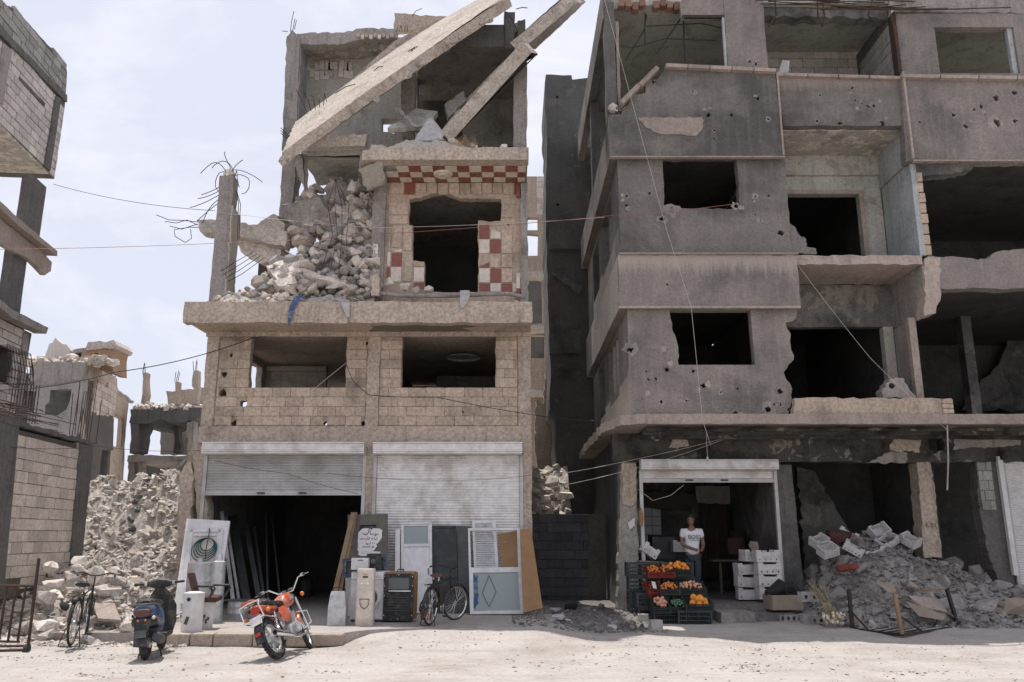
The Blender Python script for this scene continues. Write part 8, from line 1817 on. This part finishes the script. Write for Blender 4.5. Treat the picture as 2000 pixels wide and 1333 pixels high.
chain(['pel', 'hpl', 'kl', 'al', 'hpr', 'kr', 'ar'], [('pel', 'hpl'), ('hpl', 'kl'), ('kl', 'al'), ('pel', 'hpr'), ('hpr', 'kr'), ('kr', 'ar')], 'jeans', 'jeans', .018, {'pel': (.13, .10), 'hpl': .07, 'hpr': .07, 'kl': .052, 'kr': .052})
for k in ('l', 'r'):
    a = J['a' + k]; mk('shoe', MB().loft([[Vector(base) + Vector((a[0] + w * math.cos(6.2832 * i / 12), a[1] - .0 + dy + 0 * i, .0 + max(0, h * (.5 + .5 * math.sin(6.2832 * i / 12))))) for i in range(12)] for dy, w, h in ((.07, .03, .07), (.03, .045, .10), (-.06, .048, .08), (-.14, .045, .05), (-.18, .02, .03))], True), 'black_plastic', man, True)
hd = Vector(base) + Vector((-.01, -.005, 1.665))
mk('hair', MB().loft([[hd + Vector((.079 * s * math.cos(6.2832 * k / 16), .002 + .101 * s * math.sin(6.2832 * k / 16), z + (.03 if math.sin(6.2832 * k / 16) < -.3 else 0))) for k in range(16)] for z, s in ((.0, .96), (.035, 1.0), (.075, .95), (.102, .68), (.116, .15))], True), 'hair', man, True)
for s in (-1, 1):
    mk('eye', MB().ball(hd + Mh @ Vector((s * .028, -.082, -.007)), .010, 8, 6), 'white_plastic', body); mk('pupil', MB().ball(hd + Mh @ Vector((s * .028, -.0915, -.007)), .0055, 6, 4), 'hair', body)
    mk('brow', MB().box(hd + Mh @ Vector((s * .029, -.093, .014)), (.034, .014, .010), (0, -.1 * s, -.22)), 'hair', man)
    mk('ear', MB().ball(hd + Mh @ Vector((s * .073, .01, -.015)), .022, 8, 6, (.4, .8, 1.2)), 'skin', body)
mk('mouth', MB().box(hd + Mh @ Vector((0, -.096, -.078)), (.040, .012, .008), (0, 0, -.22)), 'brown_leather', body)
for s, hc in ((-1, (.085, -.245, 1.03)), (1, (.125, -.262, 1.02))):
    hc = Vector(base) + Vector(hc)
    for i in range(4):
        st = hc + Vector((s * -.02, -.01, .018 - .016 * i)); L = (.05, .058, .055, .044)[i]
        mk('finger', MB().tube([st, st + Vector((-s * L * .5, -.022, -.008)), st + Vector((-s * L * .9, -.004, -.014)), st + Vector((-s * L * .75, .014, -.012))], [.0095, .009, .008, .006], 7), 'skin', body, True)
    mk('thumb', MB().tube([hc + Vector((s * .01, .0, .022)), hc + Vector((-s * .008, -.022, .036)), hc + Vector((-s * .03, -.03, .034))], [.011, .01, .007], 7), 'skin', body, True)
tx = mark_text('shirt_print', 'BOSS', Vector(base) + Vector((.02, -.158, 1.30)), .115, 'ink', man, 0, R(-3), .004, 0, 1.05)
mark_text('shirt_print', 'HUGO BOSS', Vector(base) + Vector((.02, -.158, 1.235)), .03, 'ink', man, 0, 0, .004, 0, 1.3)
# shop things seen in the dimness
tag(mk('table_top', MB().cbox(P(1440, 1095, 20.5), (1.3, .6, .05), .01), 'grey_wood') if 0 else mk('shop_table', MB().cbox(P(1440, 1095, 20.5), (1.3, .6, .05), .01).bx(P(1400, 1095, 20.5).x, P(1400, 1095, 20.5).x + .06, 20.3, 20.36, .33, P(1440, 1095, 20.5).z - .02).bx(P(1475, 1095, 20.5).x, P(1475, 1095, 20.5).x + .06, 20.3, 20.36, .33, P(1440, 1095, 20.5).z - .02), 'grey_wood'), 'grey wooden table in the dim shop behind the man', 'table')
tag(mk('brown_sack', MB().hull(P(1437, 1068, 20.4), (.5, .45, .5), random.Random(16), 26, (0, 0, 0)), 'maroon_cloth'), 'round brown sack sitting on the shop table', 'sack')
tag(mk('net_bag', MB().hull(P(1252, 1010, 18.2), (.1, .12, .42), random.Random(17), 20, (0, 0, 0)), 'brown_board'), 'orange net bag hanging inside the left door rail', 'bag')
tag(mk('hanging_coat', MB().hull(P(1440, 1020, 22.4), (.4, .2, .75), random.Random(18), 24, (0, 0, 0)), 'black_cloth'), 'dark coat hanging on the shop back wall', 'coat')
